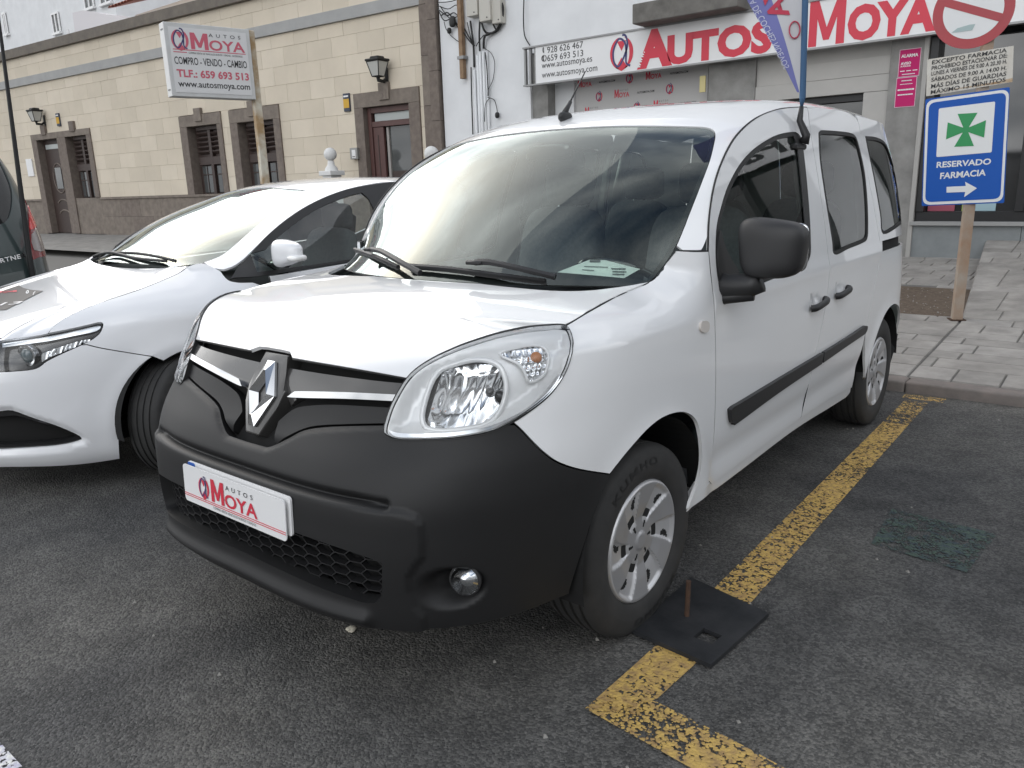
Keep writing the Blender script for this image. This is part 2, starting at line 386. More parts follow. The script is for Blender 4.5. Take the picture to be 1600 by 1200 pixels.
def inset_poly(poly, d, keep0=False):
    n = len(poly); A = .5*np.sum(poly[:, 0]*np.roll(poly[:, 1], -1)-np.roll(poly[:, 0], -1)*poly[:, 1])
    if A < 0: poly = poly[::-1].copy()
    e = np.roll(poly, -1, 0)-poly; e /= np.maximum(np.linalg.norm(e, axis=1, keepdims=True), 1e-9)
    nn = np.stack([-e[:, 1], e[:, 0]], 1); pn = np.roll(nn, 1, 0)
    on0 = np.abs(poly[:, 0]) < 1e-6
    b = nn+pn; l2 = np.maximum((b*b).sum(1, keepdims=True), .5); out = poly+b/l2*2*d
    if keep0:
        out[on0, 0] = 0
        out[on0] = np.where(True, out[on0], out[on0])
    return out
def outline(surf, segs, ur=None, vr=None, k=5):
    """segs: list of pixel polylines (each smoothed on its own) or ('uv', points)"""
    out = []
    for s in segs:
        if isinstance(s, tuple) and s and isinstance(s[0], str):
            pts = np.array(s[1], float)
            if s[0] == 'uvs': pts = crom(pts, k)
        else:
            px = crom(s, k) if len(s) > 2 else np.array(s, float)
            pts = surf.hit(px, ur, vr)
        for p in pts:
            if not out or np.hypot(p[0]-out[-1][0], p[1]-out[-1][1]) > 1e-4: out.append(p)
    if np.hypot(*(np.array(out[0])-np.array(out[-1]))) < 1e-4: out.pop()
    return np.array(out)
def panel(name, surf, poly, material, parent, holes=(), sym=False, mirror=False, step=.035, offset=0.0, flange=.012, inset=.0022, disp=None, mirx=0.0, mparent=None):
    poly = resample(np.array(poly, float), step*.7)
    if inset: poly = inset_poly(poly, inset, sym)
    A = .5*np.sum(poly[:, 0]*np.roll(poly[:, 1], -1)-np.roll(poly[:, 0], -1)*poly[:, 1])
    if A < 0: poly = poly[::-1]
    loops = [poly]; hl = []
    for h in holes:
        h = resample(np.array(h, float), step*.7)
        Ah = .5*np.sum(h[:, 0]*np.roll(h[:, 1], -1)-np.roll(h[:, 0], -1)*h[:, 1])
        if Ah > 0: h = h[::-1]
        loops.append(h); hl.append(h)
    lo, hi = poly.min(0), poly.max(0)
    gx, gy = np.meshgrid(np.arange(lo[0]+step/2, hi[0], step), np.arange(lo[1]+step/2, hi[1], step), indexing='ij')
    I = np.stack([gx.ravel(), gy.ravel()], 1)
    if len(I):
        ok = inside(I, poly)
        for h in hl: ok &= ~inside(I, h)
        I = I[ok]
    if len(I):
        d = pdist(I, poly)
        for h in hl: d = np.minimum(d, pdist(I, h))
        I = I[d > step*.45]
    vs = []; es = []
    for L in loops:
        b0 = len(vs); vs += L.tolist(); es += [(b0+i, b0+(i+1) % len(L)) for i in range(len(L))]
    vs += I.tolist()
    r = geometry.delaunay_2d_cdt([Vector(v) for v in vs], es, [], 0, 1e-6)
    V = np.array([tuple(v) for v in r[0]]); F = np.array(r[2])
    c = V[F].mean(1); ok = inside(c, poly)
    for h in hl: ok &= ~inside(c, h)
    F = F[ok]
    a, b, cc = V[F[:, 0]], V[F[:, 1]], V[F[:, 2]]
    ar = (b[:, 0]-a[:, 0])*(cc[:, 1]-a[:, 1])-(b[:, 1]-a[:, 1])*(cc[:, 0]-a[:, 0]); F = F[np.abs(ar) > 1e-10]; ar = ar[np.abs(ar) > 1e-10]
    F = np.where((ar*surf.sign < 0)[:, None], F[:, ::-1], F)
    def ev(u, v):
        P = surf.f(u, v); N = surf.normal(u, v)
        d = offset + (disp(np.stack([u, v], 1)) if disp is not None else 0.0)
        return P + N*np.reshape(d, (-1, 1)) if np.ndim(d) else P + N*d, N
    u, v = V[:, 0].copy(), V[:, 1].copy(); P, N0 = ev(u, v)
    if disp is not None:
        e = 2e-3; N = np.cross(ev(u+e, v)[0]-ev(u-e, v)[0], ev(u, v+e)[0]-ev(u, v-e)[0])*surf.sign; N /= np.maximum(np.linalg.norm(N, axis=1, keepdims=True), 1e-9)
    else: N = N0
    # boundary edges of the triangulation become an inward flange
    cnt = {}
    for f in F.tolist():
        for i in range(3):
            e = (f[i], f[(i+1) % 3]); cnt[e] = 1
    bnd = [e for e in cnt if (e[1], e[0]) not in cnt]
    if sym: bnd = [e for e in bnd if not (abs(V[e[0], 0]) < 1e-5 and abs(V[e[1], 0]) < 1e-5)]
    verts, norms, faces = P.tolist(), N.tolist(), F.tolist()
    if flange:
        idx = {}
        for a_, b_ in bnd:
            t = P[b_]-P[a_]; on = np.cross(t, N0[a_]); on /= max(np.linalg.norm(on), 1e-9)
            for q in (a_, b_):
                idx.setdefault(q, np.zeros(3)); idx[q] += on
        ids = {}
        for q, on in idx.items():
            on = on/max(np.linalg.norm(on), 1e-9)
            ids[q] = len(verts); verts.append(P[q].tolist()); norms.append(on.tolist())
            verts.append((P[q]-N0[q]*flange-on*.0).tolist()); norms.append(on.tolist())
        for a_, b_ in bnd: faces.append((ids[a_], ids[a_]+1, ids[b_]+1, ids[b_]))
    V3, N3 = np.array(verts), np.array(norms)
    fl = lambda A_: np.concatenate([2*mirx-A_[:, :1], A_[:, 1:]], 1)
    fn = lambda A_: np.concatenate([-A_[:, :1], A_[:, 1:]], 1)
    if sym:
        n = len(V3); remap = np.arange(n)+n
        onc = np.where(np.abs(V[:, 0]) < 1e-5)[0]; remap[onc] = onc
        V4 = np.concatenate([V3, fl(V3)]); N4 = np.concatenate([N3, fn(N3)])
        N4[onc, 0] = 0
        faces = faces + [tuple(int(remap[i]) for i in reversed(f)) for f in faces]
        used = sorted({i for f in faces for i in f}); mp = {o: k for k, o in enumerate(used)}
        return mesh_obj(name, V4[used], [tuple(mp[i] for i in f) for f in faces], material, parent, normals=N4[used])
    o = mesh_obj(name, V3, faces, material, parent, normals=N3)
    if mirror:
        o2 = mesh_obj(name, fl(V3), [f[::-1] for f in faces], material, mparent or parent, normals=fn(N3))
        return o, o2
    return o

# ================================================================== WHITE VAN (nose towards the camera, its left side in view)
van = tag(empty('white_van', (0, 0, 0)), 'white passenger van with black bumper and dealer plate, parked beside the yellow line', 'van')
vW = cubic([.10, .15, .25, .35, .5, .65, .8, .95, 1.1, 1.25, 1.4, 1.55, 1.65, 1.75, 1.85], [.815, .835, .860, .876, .890, .897, .896, .888, .872, .848, .815, .777, .745, .705, .66])
vF = cubic([.10, .16, .22, .30, .40, .55, .65, .72, .80, .88, .96, 1.05, 1.15, 1.3, 1.7], [-.74, -.80, -.845, -.872, -.882, -.882, -.870, -.838, -.780, -.738, -.688, -.612, -.50, -.2, .2])
vR = cubic([.15, .5, .9, 1.2, 1.5, 1.85], [3.30, 3.38, 3.38, 3.36, 3.30, 3.16])
def van_shoulder(x, y, z):
    w = 1-sstep(y, .06, .41); k = np.clip((z-.975)/.14, 0, 1.25)
    return x*(1-.25*w*k*k), y
A = Body(vW, vF, .20, 3.6, 2.72, vR, 3.0, flares=((0, .31, .375, .010, .05), (2.697, .31, .375, .010, .05)), vr=(.12, 1.85), extra=van_shoulder)
NOSE = (0, A.L0+.1); SIDE = (A.L0-.55, A.L2-.6)
DGL = [(1108, 752), (1114, 700), (1117.5, 640), (1118.5, 560), (1115.8, 477), (1110.5, 425), (1107.6, 392)]
DGU = [(1107.6, 392), (1109.8, 338), (1118, 287), (1132.5, 245), (1152, 211), (1180.7, 185), (1214.7, 171), (1243, 167.5), (1274, 167.5)]
DGR = [(1274, 167.5), (1305, 170), (1325, 175.5), (1336.5, 184), (1342, 194)]

# --- roof, pillars and windscreen: rows from the cowl over the screen to the tail
def cross_row(O, C, py, qz, n=25):
    t = np.linspace(0, 1, n); t = 1-(1-t)**1.35      # t = 0 centre, 1 outer
    x = C[0]+(O[0]-C[0])*t; y = C[1]+(O[1]-C[1])*t**py
    w = qz[0]*t**2+(1-qz[0])*t**qz[1]
    return np.stack([x, y, C[2]+(O[2]-C[2])*w], 1)
opx = [(1012, 446), (1040, 430), (1075, 412), (1107.6, 392), (1109.8, 338), (1118, 287), (1132.5, 245), (1152, 211), (1172, 191.5), (1195, 177.5), (1214.7, 171), (1243, 167.5), (1274, 167.5), (1305, 170)]
ouv = A.hit(opx, SIDE, (.9, 1.84))
cen = [(-.075, 1.105), (-.01, 1.155), (.065, 1.21), (.135, 1.262), (.27, 1.36), (.40, 1.452), (.525, 1.535), (.645, 1.61), (.76, 1.672), (.93, 1.712), (1.15, 1.742), (1.45, 1.768), (1.78, 1.783), (2.1, 1.787)]
rows = []
for k, (ou, c) in enumerate(zip(ouv, cen)):
    O = A.f(np.array([ou[0]]), np.array([ou[1]]))[0]
    C = np.array([0, c[0], c[1]]); g = sstep(float(k), 6.0, 10.0)
    rows.append(cross_row(O, C, 2.1, (.75-.40*g, 4.0+4.5*g)))
for (y, zo, zc) in [(2.45, 1.712, 1.782), (2.8, 1.70, 1.770), (3.1, 1.68, 1.748), (3.26, 1.655, 1.715)]:
    x = float(A.f(np.array([A.uv3((.7, y, zo), (A.L0, A.L2), (zo-.01, zo+.02))[0]]), np.array([zo]))[0][0])
    rows.append(cross_row(np.array([x, y, zo]), np.array([0, y+.06, zc]), 2.1, (.35, 8.5)))
D = Grid(fair_rows(rows, 44, 1), 1.0, 4.2, sign=1.0)

# --- bonnet surface between the shut line (on the side wall) and the centre line
shut = crom([(636, 591), (665, 566.5), (707.5, 545), (760.6, 526), (813.7, 513.5), (856, 508.5), (882, 508), (917.5, 486.5), (961, 462.5), (1011.5, 440.6)], 2)
suv = A.hit(shut, (0.2, A.L0+.2), (.88, 1.2)); S3 = A.f(suv[:, 0], suv[:, 1])
cz_ = cubic([-.76, -.715, -.62, -.5, -.35, -.2, -.05, .1], [.925, .965, 1.012, 1.045, 1.073, 1.095, 1.112, 1.125])
sl = np.concatenate([[0], np.cumsum(np.linalg.norm(np.diff(S3, axis=0), axis=1))]); sl /= sl[-1]
rows = []
for k in range(len(S3)):
    yc = -.722+sl[k]*(-.045+.722); O = S3[k]; C = np.array([0, yc, cz_(yc)]); span = abs(O[0])
    rows.append(cross_row(O, C, 2.0, (.8, 5.0)))
B = Grid(fair_rows(rows, 40, 1), .8, 1.0, sign=1.0)
def to_uv(surf, pts3, **k): return np.array([surf.uv3(p, **k) for p in pts3])

# bonnet panel (half outline, mirrored)
hf = outline(B, [[(452.5, 550), (453.5, 571.6)], [(453.5, 571.6), (500, 577.5), (580, 587), (633, 591.5)]])
rear = outline(B, [[(1009, 441.5), (974, 447.5), (917.5, 454), (860.6, 454), (786, 447.5), (745, 442.5)]])
ntop = B.hit([(433, 545.5)])[0]
side_uv = [(.8, sl[k]) for k in range(len(sl))]
cent_rear = rear[-1][1]
hood_poly = np.array([(0, ntop[1]), (.045, ntop[1])] + hf.tolist() + [(.8, s) for s in np.linspace(.0, 1, 26)] + rear[1:-1].tolist() + [(0, cent_rear)])
panel('bonnet', B, hood_poly, M_PAINT, van, sym=True, step=.03, inset=.0018)

# windscreen with its black border, roof with the pillars
wr = [[(1092.5, 198), (1108, 200), (1116.5, 206), (1117.5, 216)], [(1117.5, 216), (1110, 248), (1098, 281), (1083.7, 318), (1057, 383.7), (1040, 411), (1022.5, 432), (1011.5, 441.5)]]
wtop = D.hit(crom([(905, 199), (961, 196.5), (1030, 196.5), (1092.5, 198)], 4))
wedge = outline(D, wr)
wbot = D.hit(crom([(1011.5, 441.5), (974, 447.5), (917.5, 454.5), (860.6, 454.5), (786, 448), (740, 443)], 4))
wv_top, wv_bot = wtop[0][1], wbot[-1][1]
ws_poly = np.array([(0, wv_top)] + wtop[1:].tolist() + wedge[1:].tolist() + wbot[1:-1].tolist() + [(0, max(0.0, wv_bot))])
ws_poly[:, 1] = np.maximum(ws_poly[:, 1], 0)
panel('windscreen', D, ws_poly, M_GLASS_W, van, sym=True, step=.06, flange=.004, offset=-.004, inset=.004)
# black ceramic border ring
def scale_in(poly, d):
    return inset_poly(resample(poly, .03), d, True)
ring_in = scale_in(ws_poly, .028)
low = ring_in[:, 1] < wv_bot+.20
def border_ring(surf, outer, inner_fn, name):
    pass
bi = []
for p in ring_in: bi.append((p[0], max(p[1], wv_bot+.105-.05*(p[0]/.95)**2 + .0)))
bi = np.array(bi); bi[np.abs(bi[:, 0]) < .004, 0] = 0
bord = D  # border is a thin printed band just under the glass
half_hole = np.array([p for p in bi])
# split at the centre line: outer loop then inner loop back
oo = resample(ws_poly, .03); i0 = int(np.argmin(np.abs(oo[:, 0])+np.abs(oo[:, 1]-wv_top))); oo = np.roll(oo, -i0, 0)
def open_half(loop, vt):
    L = np.array(loop); A2 = .5*np.sum(L[:, 0]*np.roll(L[:, 1], -1)-np.roll(L[:, 0], -1)*L[:, 1])
    if A2 > 0: L = L[::-1]
    L = L[L[:, 0] > 5e-3]; k = int(np.argmax(np.hypot(*(L-np.roll(L, 1, 0)).T))); return np.roll(L, -k, 0)
oh, ih = open_half(oo, wv_top), open_half(bi, wv_top)
band = np.array([(0, oh[0][1])] + oh.tolist() + [(0, oh[-1][1])] + [(0, ih[-1][1])] + ih[::-1].tolist() + [(0, ih[0][1])])
panel('windscreen_border', D, band, M_SEAL, van, sym=True, step=.05, flange=0, offset=-.0065, inset=0)
# roof panel: outer edge = top of the doors, inner hole = windscreen
dgo = D.Lu
p_base = outline(D, [[(1109, 391), (1085, 391), (1066, 391)]])
edge_up = wedge[wedge[:, 1] > p_base[-1][1]][::-1]
roof_poly = np.array([(0, wv_top)] + wtop[1:].tolist() + edge_up[::-1].tolist() + p_base[::-1].tolist() + [(dgo-.002, v) for v in np.linspace(p_base[0][1]+.02, 4.2, 60)] + [(0, 4.2)])
panel('roof', D, roof_poly, M_PAINT, van, sym=True, step=.05, inset=.0015)

# --- flank: wing, doors, rear quarter
ARCH_F = [(953, 741.5), (982.7, 704), (1014.7, 669), (1041, 650.7), (1068, 645), (1086.7, 656), (1094.7, 682.7), (1096, 720), (1089, 757), (1073, 799)]
ARCH_R = [(1329.5, 605), (1340.5, 577), (1353, 539), (1366, 511), (1377, 491), (1388, 477), (1397, 472.5), (1403.7, 475)]
def circ_uv(cy, cz_c, r, a0, a1, n=26):
    return [(A.u_of_y(cy+r*math.cos(math.radians(a))), cz_c+r*math.sin(math.radians(a))) for a in np.linspace(a0, a1, n)]
arch_f = outline(A, [ARCH_F], (.6, A.L0+.6), (.2, .95))
SPLIT = [(803, 662), (815, 673), (832, 691), (850, 708), (872, 723), (905, 734), (953, 741.5)]      # bumper / wing joint
LAMP = [(600, 672.7), (603, 658), (614, 628), (637, 590), (665, 566.5), (707.5, 545), (760.6, 526), (813.7, 513), (856, 508.5), (881.7, 508.5), (890, 517.6), (894.5, 536.7), (890, 564), (877.5, 592), (856, 619.6), (824, 645), (792.5, 664), (760.6, 677), (707.5, 685.5), (654, 687.6), (618, 686.6), (603, 681)]
lampuv = A.hit(crom(LAMP, 4, closed=True), (.2, A.L0), (.72, 1.15))
iL = LAMP.index((881.7, 508.5))*4; iE = LAMP.index((792.5, 664))*4
lamp_rear = lampuv[iL:iE+1]
fend = outline(A, [[(882, 508), (917.5, 486.5), (961, 462.5), (1011.5, 440.6)], [(1011.5, 440.6), (1022.5, 432), (1040, 411), (1057, 390)], [(1057, 391), (1085, 392.5), (1107.6, 392)], DGL[::-1], [(1108, 752), (1100, 768), (1086, 788), (1073, 799)], ARCH_F[::-1], SPLIT[::-1]], (.3, A.L0+.7), (.15, 1.35))
fend_poly = np.concatenate([fend, lamp_rear[::-1][1:-1]])
panel('front_wing', A, fend_poly, M_PAINT, van, mirror=True, step=.03, inset=.003)

BG = [(1262, 168), (1268, 215), (1277, 270), (1286, 330), (1293, 390), (1295, 430), (1292, 465), (1284, 510), (1273, 560), (1262, 610), (1252, 653)]
WIN1 = [[(1128, 464), (1121, 430), (1118.5, 395), (1120, 355), (1127, 324), (1137, 293), (1155, 259), (1178, 233.5), (1209, 213.7), (1231.7, 207.4), (1244, 206.8)], [(1244, 206.8), (1251.5, 216.5), (1257, 253), (1263, 315.7), (1266, 366.7), (1266.5, 395), (1261, 411), (1254, 416.5)], [(1254, 416.5), (1195, 440), (1135, 463.5), (1128, 464)]]
WIN2 = [[(1279, 208), (1283, 204.3), (1294, 204.4), (1311, 205.7), (1328, 208), (1336.5, 213), (1342, 228), (1350.7, 267.5), (1355, 310), (1356.4, 349.7), (1355, 372), (1348, 379), (1326, 388), (1304, 397), (1299.7, 372), (1288, 298.7), (1281, 247.7), (1279, 208)]]
WIN3 = [[(1352, 213), (1369, 215), (1382, 222), (1390, 239), (1399, 273), (1406, 324), (1408.5, 344), (1406, 351.5), (1380, 365), (1375, 332.7), (1365, 276), (1356, 233.5), (1352, 213)]]
win1 = outline(A, WIN1, SIDE, (.9, 1.84)); win2 = outline(A, WIN2, SIDE, (.9, 1.84)); win3 = outline(A, WIN3, (A.L0, A.L2-.3), (.9, 1.84))
SILL_T = [(1252, 653), (1180, 707), (1112, 758)]
fd = outline(A, [DGL, DGU, [(1274, 167.5), (1262, 168)], BG, SILL_T], SIDE, (.15, 1.84))
fd[:, 1] = np.minimum(fd[:, 1], 1.84)
HND1 = (1276, 475); HND2 = (1313, 456.5)
hu1, hu2 = A.hit([HND1], SIDE)[0], A.hit([HND2], SIDE)[0]
def cups(centres):
    def d(P):
        o = np.zeros(len(P))
        for c in centres:
            r = np.hypot((P[:, 0]-c[0]+.01)/.062, (P[:, 1]-c[1]-.018)/.040); o -= .014*(1-sstep(r, .45, 1.0))
        return o
    return d
def door_shape(cs):
    dd = cups(cs)
    def f(P):
        # shallow pressed line above the moulding and below the glass
        z = P[:, 1]; return dd(P) + .006*np.exp(-((z-1.02)/.035)**2) - .007*np.exp(-((z-.46)/.05)**2)
    return f
panel('front_door', A, fd, M_PAINT, van, holes=[inset_poly(resample(win1, .02), -.002)], mirror=True, step=.028, inset=.0032, disp=door_shape([hu1]))
CG = [(1342, 194), (1352, 250), (1365, 320), (1374, 372), (1376, 395), (1371, 425), (1362, 470), (1352, 520)]
sd = outline(A, [[(1262, 168), (1274, 167.5)], DGR, CG, [(1352, 520), (1347, 545), (1338, 578), (1331, 606)], [(1331, 606), (1300, 622), (1252, 653)], BG[::-1]], (A.L0-.2, A.L2-.2), (.15, 1.84))
panel('sliding_door', A, sd, M_PAINT, van, holes=[inset_poly(resample(win2, .02), -.002)], mirror=True, step=.028, inset=.0032, disp=door_shape([hu2]))
# rear quarter in side coordinates: from the sliding door round the tail corner
cg3 = outline(A, [CG], (A.L0, A.L2-.3), (.15, 1.84))
slot = outline(A, [[(1378.5, 376.6), (1413.6, 356.5)], [(1413.6, 356.5), (1413.6, 377.5)], [(1413.6, 377.5), (1378.5, 392)]], (A.L0, A.L2-.55), (.9, 1.3))
uT = A.L1+.62
slot = np.array([(slot[0][0], slot[0][1]), (uT-.03, slot[0][1]+.005), (uT-.03, slot[0][1]-.050), (slot[0][0], slot[0][1]-.055)])
arch_r = np.array(circ_uv(2.697, .33, .372, 178, 12, 30))
lowc = cg3[cg3[:, 1] > arch_r[0][1]+.25]
zq = cubic([A.u_of_y(2.3), A.u_of_y(2.45), A.u_of_y(2.8), A.u_of_y(3.1), uT+.2], [1.722, 1.712, 1.700, 1.680, 1.655])
ztop_q = [(u, float(zq(u))-.002) for u in np.linspace(cg3[0][0], uT, 12)]
q_poly = np.array(ztop_q + [(uT, z) for z in np.linspace(1.6, .62, 10)] + [(uT, .50), (A.u_of_y(3.06), .48)] + [tuple(p) for p in arch_r[::-1][2:]] + [tuple(p) for p in cg3[::-1] if p[1] > .45])
# between sliding door top edge and the roof
panel('rear_quarter', A, q_poly, M_PAINT, van, holes=[inset_poly(resample(win3, .02), -.002), slot], mirror=True, step=.035)
panel('rail_slot', A, inset_poly(slot, -.006), M_VOID, van, mirror=True, step=.03, offset=-.02, flange=0)
tail = np.array([(uT+.004, 1.70), (A.L2, 1.70), (A.L2, .42), (uT+.004, .42)])
panel('tailgate', A, tail, M_PAINT, van, mirror=True, step=.08)
rb = np.array([(A.u_of_y(3.06), .475), (A.L2, .475), (A.L2, .2), (A.u_of_y(3.08), .2)])
panel('rear_bumper', A, rb, M_BUMPER, van, mirror=True, step=.06, offset=.012, flange=.04)
# sill under the doors
sill = outline(A, [[(1112, 750), (1180, 699), (1252, 645), (1300, 614), (1331, 598)], [(1331, 598), (1329, 613), (1322, 622)], [(1322, 622), (1300, 636), (1240, 674), (1160, 735), (1074, 800)], [(1074, 800), (1086, 788), (1100, 768), (1112, 750)]], (A.L0-.5, A.L1+.3), (.15, .6))
panel('sill', A, sill, M_PAINT, van, mirror=True, step=.03, flange=.05, offset=-.003)

# --- side glass
def seal_and_glass(win, glassmat, w=.012):
    w = resample(win, .02)
    panel('window_seal', A, w, M_SEAL, van, holes=[inset_poly(w, .016)], mirror=True, step=.03, offset=.001, flange=.012, inset=0)
    panel('window_glass', A, inset_poly(w, .012), glassmat, van, mirror=True, step=.06, offset=-.005, flange=.003, inset=0)
seal_and_glass(win1, M_GLASS_S); seal_and_glass(win2, M_GLASS_D); seal_and_glass(win3, M_GLASS_D)
# black door-frame post behind the front glass
fr = outline(A, [[(1244, 209), (1251.5, 216.5), (1257, 253), (1263, 315.7), (1266, 366.7), (1266, 395)], [(1260, 398), (1256.5, 340), (1250, 270), (1245, 230), (1238, 210)]], SIDE, (.9, 1.84))
panel('window_post', A, fr, M_BLACK, van, mirror=True, step=.03, offset=.002, flange=.004, inset=0)
mb = outline(A, [[(1119, 397), (1122, 430), (1129, 464.5)], [(1129, 464.5), (1134, 463), (1134, 452)], [(1134, 452), (1150, 440), (1152, 425), (1140, 404), (1131, 385), (1123, 360), (1119, 397)]], SIDE, (.9, 1.5))
panel('mirror_base', A, mb, M_BLACK, van, mirror=True, step=.02, offset=.006, flange=.012, inset=0)

# --- mouldings, handles, repeater, fuel flap
m1 = outline(A, [[(1136, 639), (1141, 634), (1150, 629)], [(1150, 629), (1215, 590), (1281.5, 550.5)], [(1281.5, 550.5), (1279, 568)], [(1279, 568), (1210, 614), (1148, 659), (1142, 661), (1138, 657), (1136, 639)]], SIDE, (.4, .9))
m2 = outline(A, [[(1283.5, 549.5), (1320, 527), (1348, 508.5)], [(1348, 508.5), (1351, 509), (1350.5, 515), (1347, 521.5)], [(1347, 521.5), (1315, 543), (1281, 566.5)], [(1281, 566.5), (1283.5, 549.5)]], SIDE, (.4, .9))
for mm in (m1, m2): panel('door_moulding', A, mm, M_BLACK, van, mirror=True, step=.015, offset=.016, flange=.016, inset=.001, disp=lambda P: 0*P[:, 0])
def handle(c):
    P0 = A.f(np.array([c[0]]), np.array([c[1]]))[0]
    for sg in (1, -1):
        pts = [(sg*(P0[0]+d), P0[1]+y, P0[2]+z) for y, z, d in ((-.085, -.008, .004), (-.07, -.006, .024), (-.02, 0, .032), (.04, .006, .032), (.075, .009, .022), (.088, .010, .002))]
        bm = bmesh.new(); b_tube(bm, crom(pts, 4), .0155, 10)
        for v in bm.verts: v.co.x = sg*(P0[0]+.012) + (v.co.x-sg*(P0[0]+.012))*.8
        bm_obj('door_handle', bm, M_BLACK, van, smooth=True, angle=60)
handle(hu1); handle(hu2)
rp = outline(A, [[(1092, 508), (1094, 502.5), (1101, 501.5), (1105, 505), (1105, 514), (1102, 519), (1095, 519), (1092, 514), (1092, 508)]], (.5, A.L0+.5), (.7, 1.1))
panel('side_repeater', A, rp, mat('repeater_lens', (.62, .58, .54), rough=.25, coat=.5), van, mirror=True, step=.01, offset=.008, flange=.01, inset=0)

# --- door mirrors
def superell(bm, c, s, e1=.55, e2=.55, nu=28, nv=18, fn=None):
    sp = lambda a, e: math.copysign(abs(a)**e, a); rows_ = []
    for j in range(nv+1):
        ph = -math.pi/2+math.pi*j/nv; r = []
        for i in range(nu):
            th = 2*math.pi*i/nu
            p = Vector((sp(math.cos(ph), e1)*sp(math.cos(th), e2), sp(math.cos(ph), e1)*sp(math.sin(th), e2), sp(math.sin(ph), e1)))
            if fn: p = fn(p)
            r.append(bm.verts.new((c[0]+p.x*s[0], c[1]+p.y*s[1], c[2]+p.z*s[2])))
        rows_.append(r)
    for j in range(nv):
        for i in range(nu): bm.faces.new((rows_[j][i], rows_[j][(i+1) % nu], rows_[j+1][(i+1) % nu], rows_[j+1][i]))
    bmesh.ops.remove_doubles(bm, verts=bm.verts, dist=1e-6)
mc = on_plane((1207, 387), 0, 1.035)
for sg in (1, -1):
    mo = bpy.data.objects.new('door_mirror', None); COL.objects.link(mo); mo.parent = van
    def shp(p): return Vector((p.x*(1+.10*p.z), p.y*(1.0-.2*abs(p.x)) + (.12 if p.y > 0 else 0), p.z*(1-.10*p.x)-.05*p.x))
    hc, hs = (mc[0], mc[1], mc[2]-.004), (.106, .064, .094)
    gc, gs = (mc[0]+.004, mc[1]+.064, mc[2]-.004), (.090, .008, .080)
    if sg < 0: hc, hs, gc, gs = (.945, .66, 1.10), (.045, .105, .094), (.905, .67, 1.10), (.006, .09, .08)     # far mirror folded in
    bm = bmesh.new(); superell(bm, (sg*hc[0], hc[1], hc[2]), (sg*hs[0], hs[1], hs[2]), .52, .58, 36, 24, shp)
    bm_obj('mirror_housing', bm, M_BLACK, mo, smooth=True)
    bm = bmesh.new(); superell(bm, (sg*gc[0], gc[1], gc[2]), (sg*gs[0], gs[1], gs[2]), .35, .5); bm_obj('mirror_glass', bm, M_CHROME, mo, smooth=True)
    bm = bmesh.new(); xe = 1.0 if sg > 0 else .93
    b_tube(bm, [(sg*.855, mc[1]+.0, 1.075), (sg*.89, mc[1]-.01, 1.068), (sg*(xe-.03), mc[1]-.005, 1.075), (sg*xe, mc[1], 1.09)], [.042, .04, .04, .04], 12); bm_obj('mirror_arm', bm, M_BLACK, mo, smooth=True)
    bm = bmesh.new(); b_tube(bm, [(sg*.86, mc[1]-.02, 1.02), (sg*.89, mc[1]-.015, 1.03), (sg*(xe-.02), mc[1]-.005, 1.045)], [.022, .022, .022], 10); bm_obj('mirror_stay', bm, M_BLACK, mo, smooth=True)

# --- black tubes set in the shut lines to stand for gap shade
def gap_shade(surf, uv, r=.0034, d=.0042, mirx=0.0, parent=van, both_=True):
    uv = np.array(uv); P = surf.f(uv[:, 0], uv[:, 1])-surf.normal(uv[:, 0], uv[:, 1])*d
    for sg in ((1, -1) if both_ else (1,)):
        bm = bmesh.new(); b_tube(bm, [(mirx+sg*(p[0]-mirx), p[1], p[2]) for p in P], r, 6); bm_obj('shut_line_shade', bm, M_SEAL, parent, smooth=True)
gap_shade(A, outline(A, [DGL[1:], DGU], SIDE, (.15, 1.84))); gap_shade(A, outline(A, [BG], SIDE, (.15, 1.84)), .0026, .004); gap_shade(A, outline(A, [CG[:5]], (A.L0, A.L2-.3), (.15, 1.84)), .0026, .004)
gap_shade(A, suv[12:], .003, .0035); gap_shade(A, outline(A, [[(1064, 391.5), (1085, 392.3), (1106, 392)]], SIDE, (.9, 1.4)), .0024, .003)
hfl = outline(B, [[(455, 572.5), (500, 578.5), (580, 588), (633, 592.5)]]); gap_shade(B, hfl, .003, .006)
# --- front bumper
ARCH_B = [(953, 741.5), (939, 775), (926, 810), (913, 850), (900, 890), (890, 922)]
GRILLE_LOW = [(600, 663), (550, 663.5), (505, 665), (471.7, 669.8), (448, 681.7), (424, 693.6), (411, 697)]
NR = (0, A.L0+.1); BV = (.14, .95)
lamp_bot = lampuv[iE:]
glow = A.hit(crom(GRILLE_LOW, 4), NR, BV); glow[-1][0] = 0
split_uv = outline(A, [SPLIT], NR, (.5, .95)); archb = outline(A, [ARCH_B], NR, (.14, .95))
lip = A.hit([(402.5, 893), (467.5, 925), (532.5, 949.6), (575, 961)], NR, BV)
bot_z = [(u, lip[:, 1].mean()-.036+.012*(u/archb[-1][0])**2) for u in np.linspace(archb[-1][0], 0, 20)]
bump_poly = np.array([(0, bot_z[-1][1])] + glow[::-1].tolist() + lamp_bot[::-1].tolist() + split_uv[1:].tolist() + archb[1:].tolist() + bot_z[:-1])
INTAKE_R = [(599, 878), (599, 915), (596, 932), (588, 938)]
INTAKE_B = [(588, 938), (565, 935), (500, 912), (435, 883), (400, 866)]
INTAKE_T = [(470, 832), (540, 856), (590, 873), (599, 878)]
it = A.hit(crom(INTAKE_T, 4), NR, BV); ir = A.hit(crom(INTAKE_R, 4), NR, BV); ib = A.hit(crom(INTAKE_B, 4), NR, BV)
zt0, zb0 = it[0][1], ib[-1][1]
it = it[it[:, 0] > .12]; ib = ib[ib[:, 0] > .08]
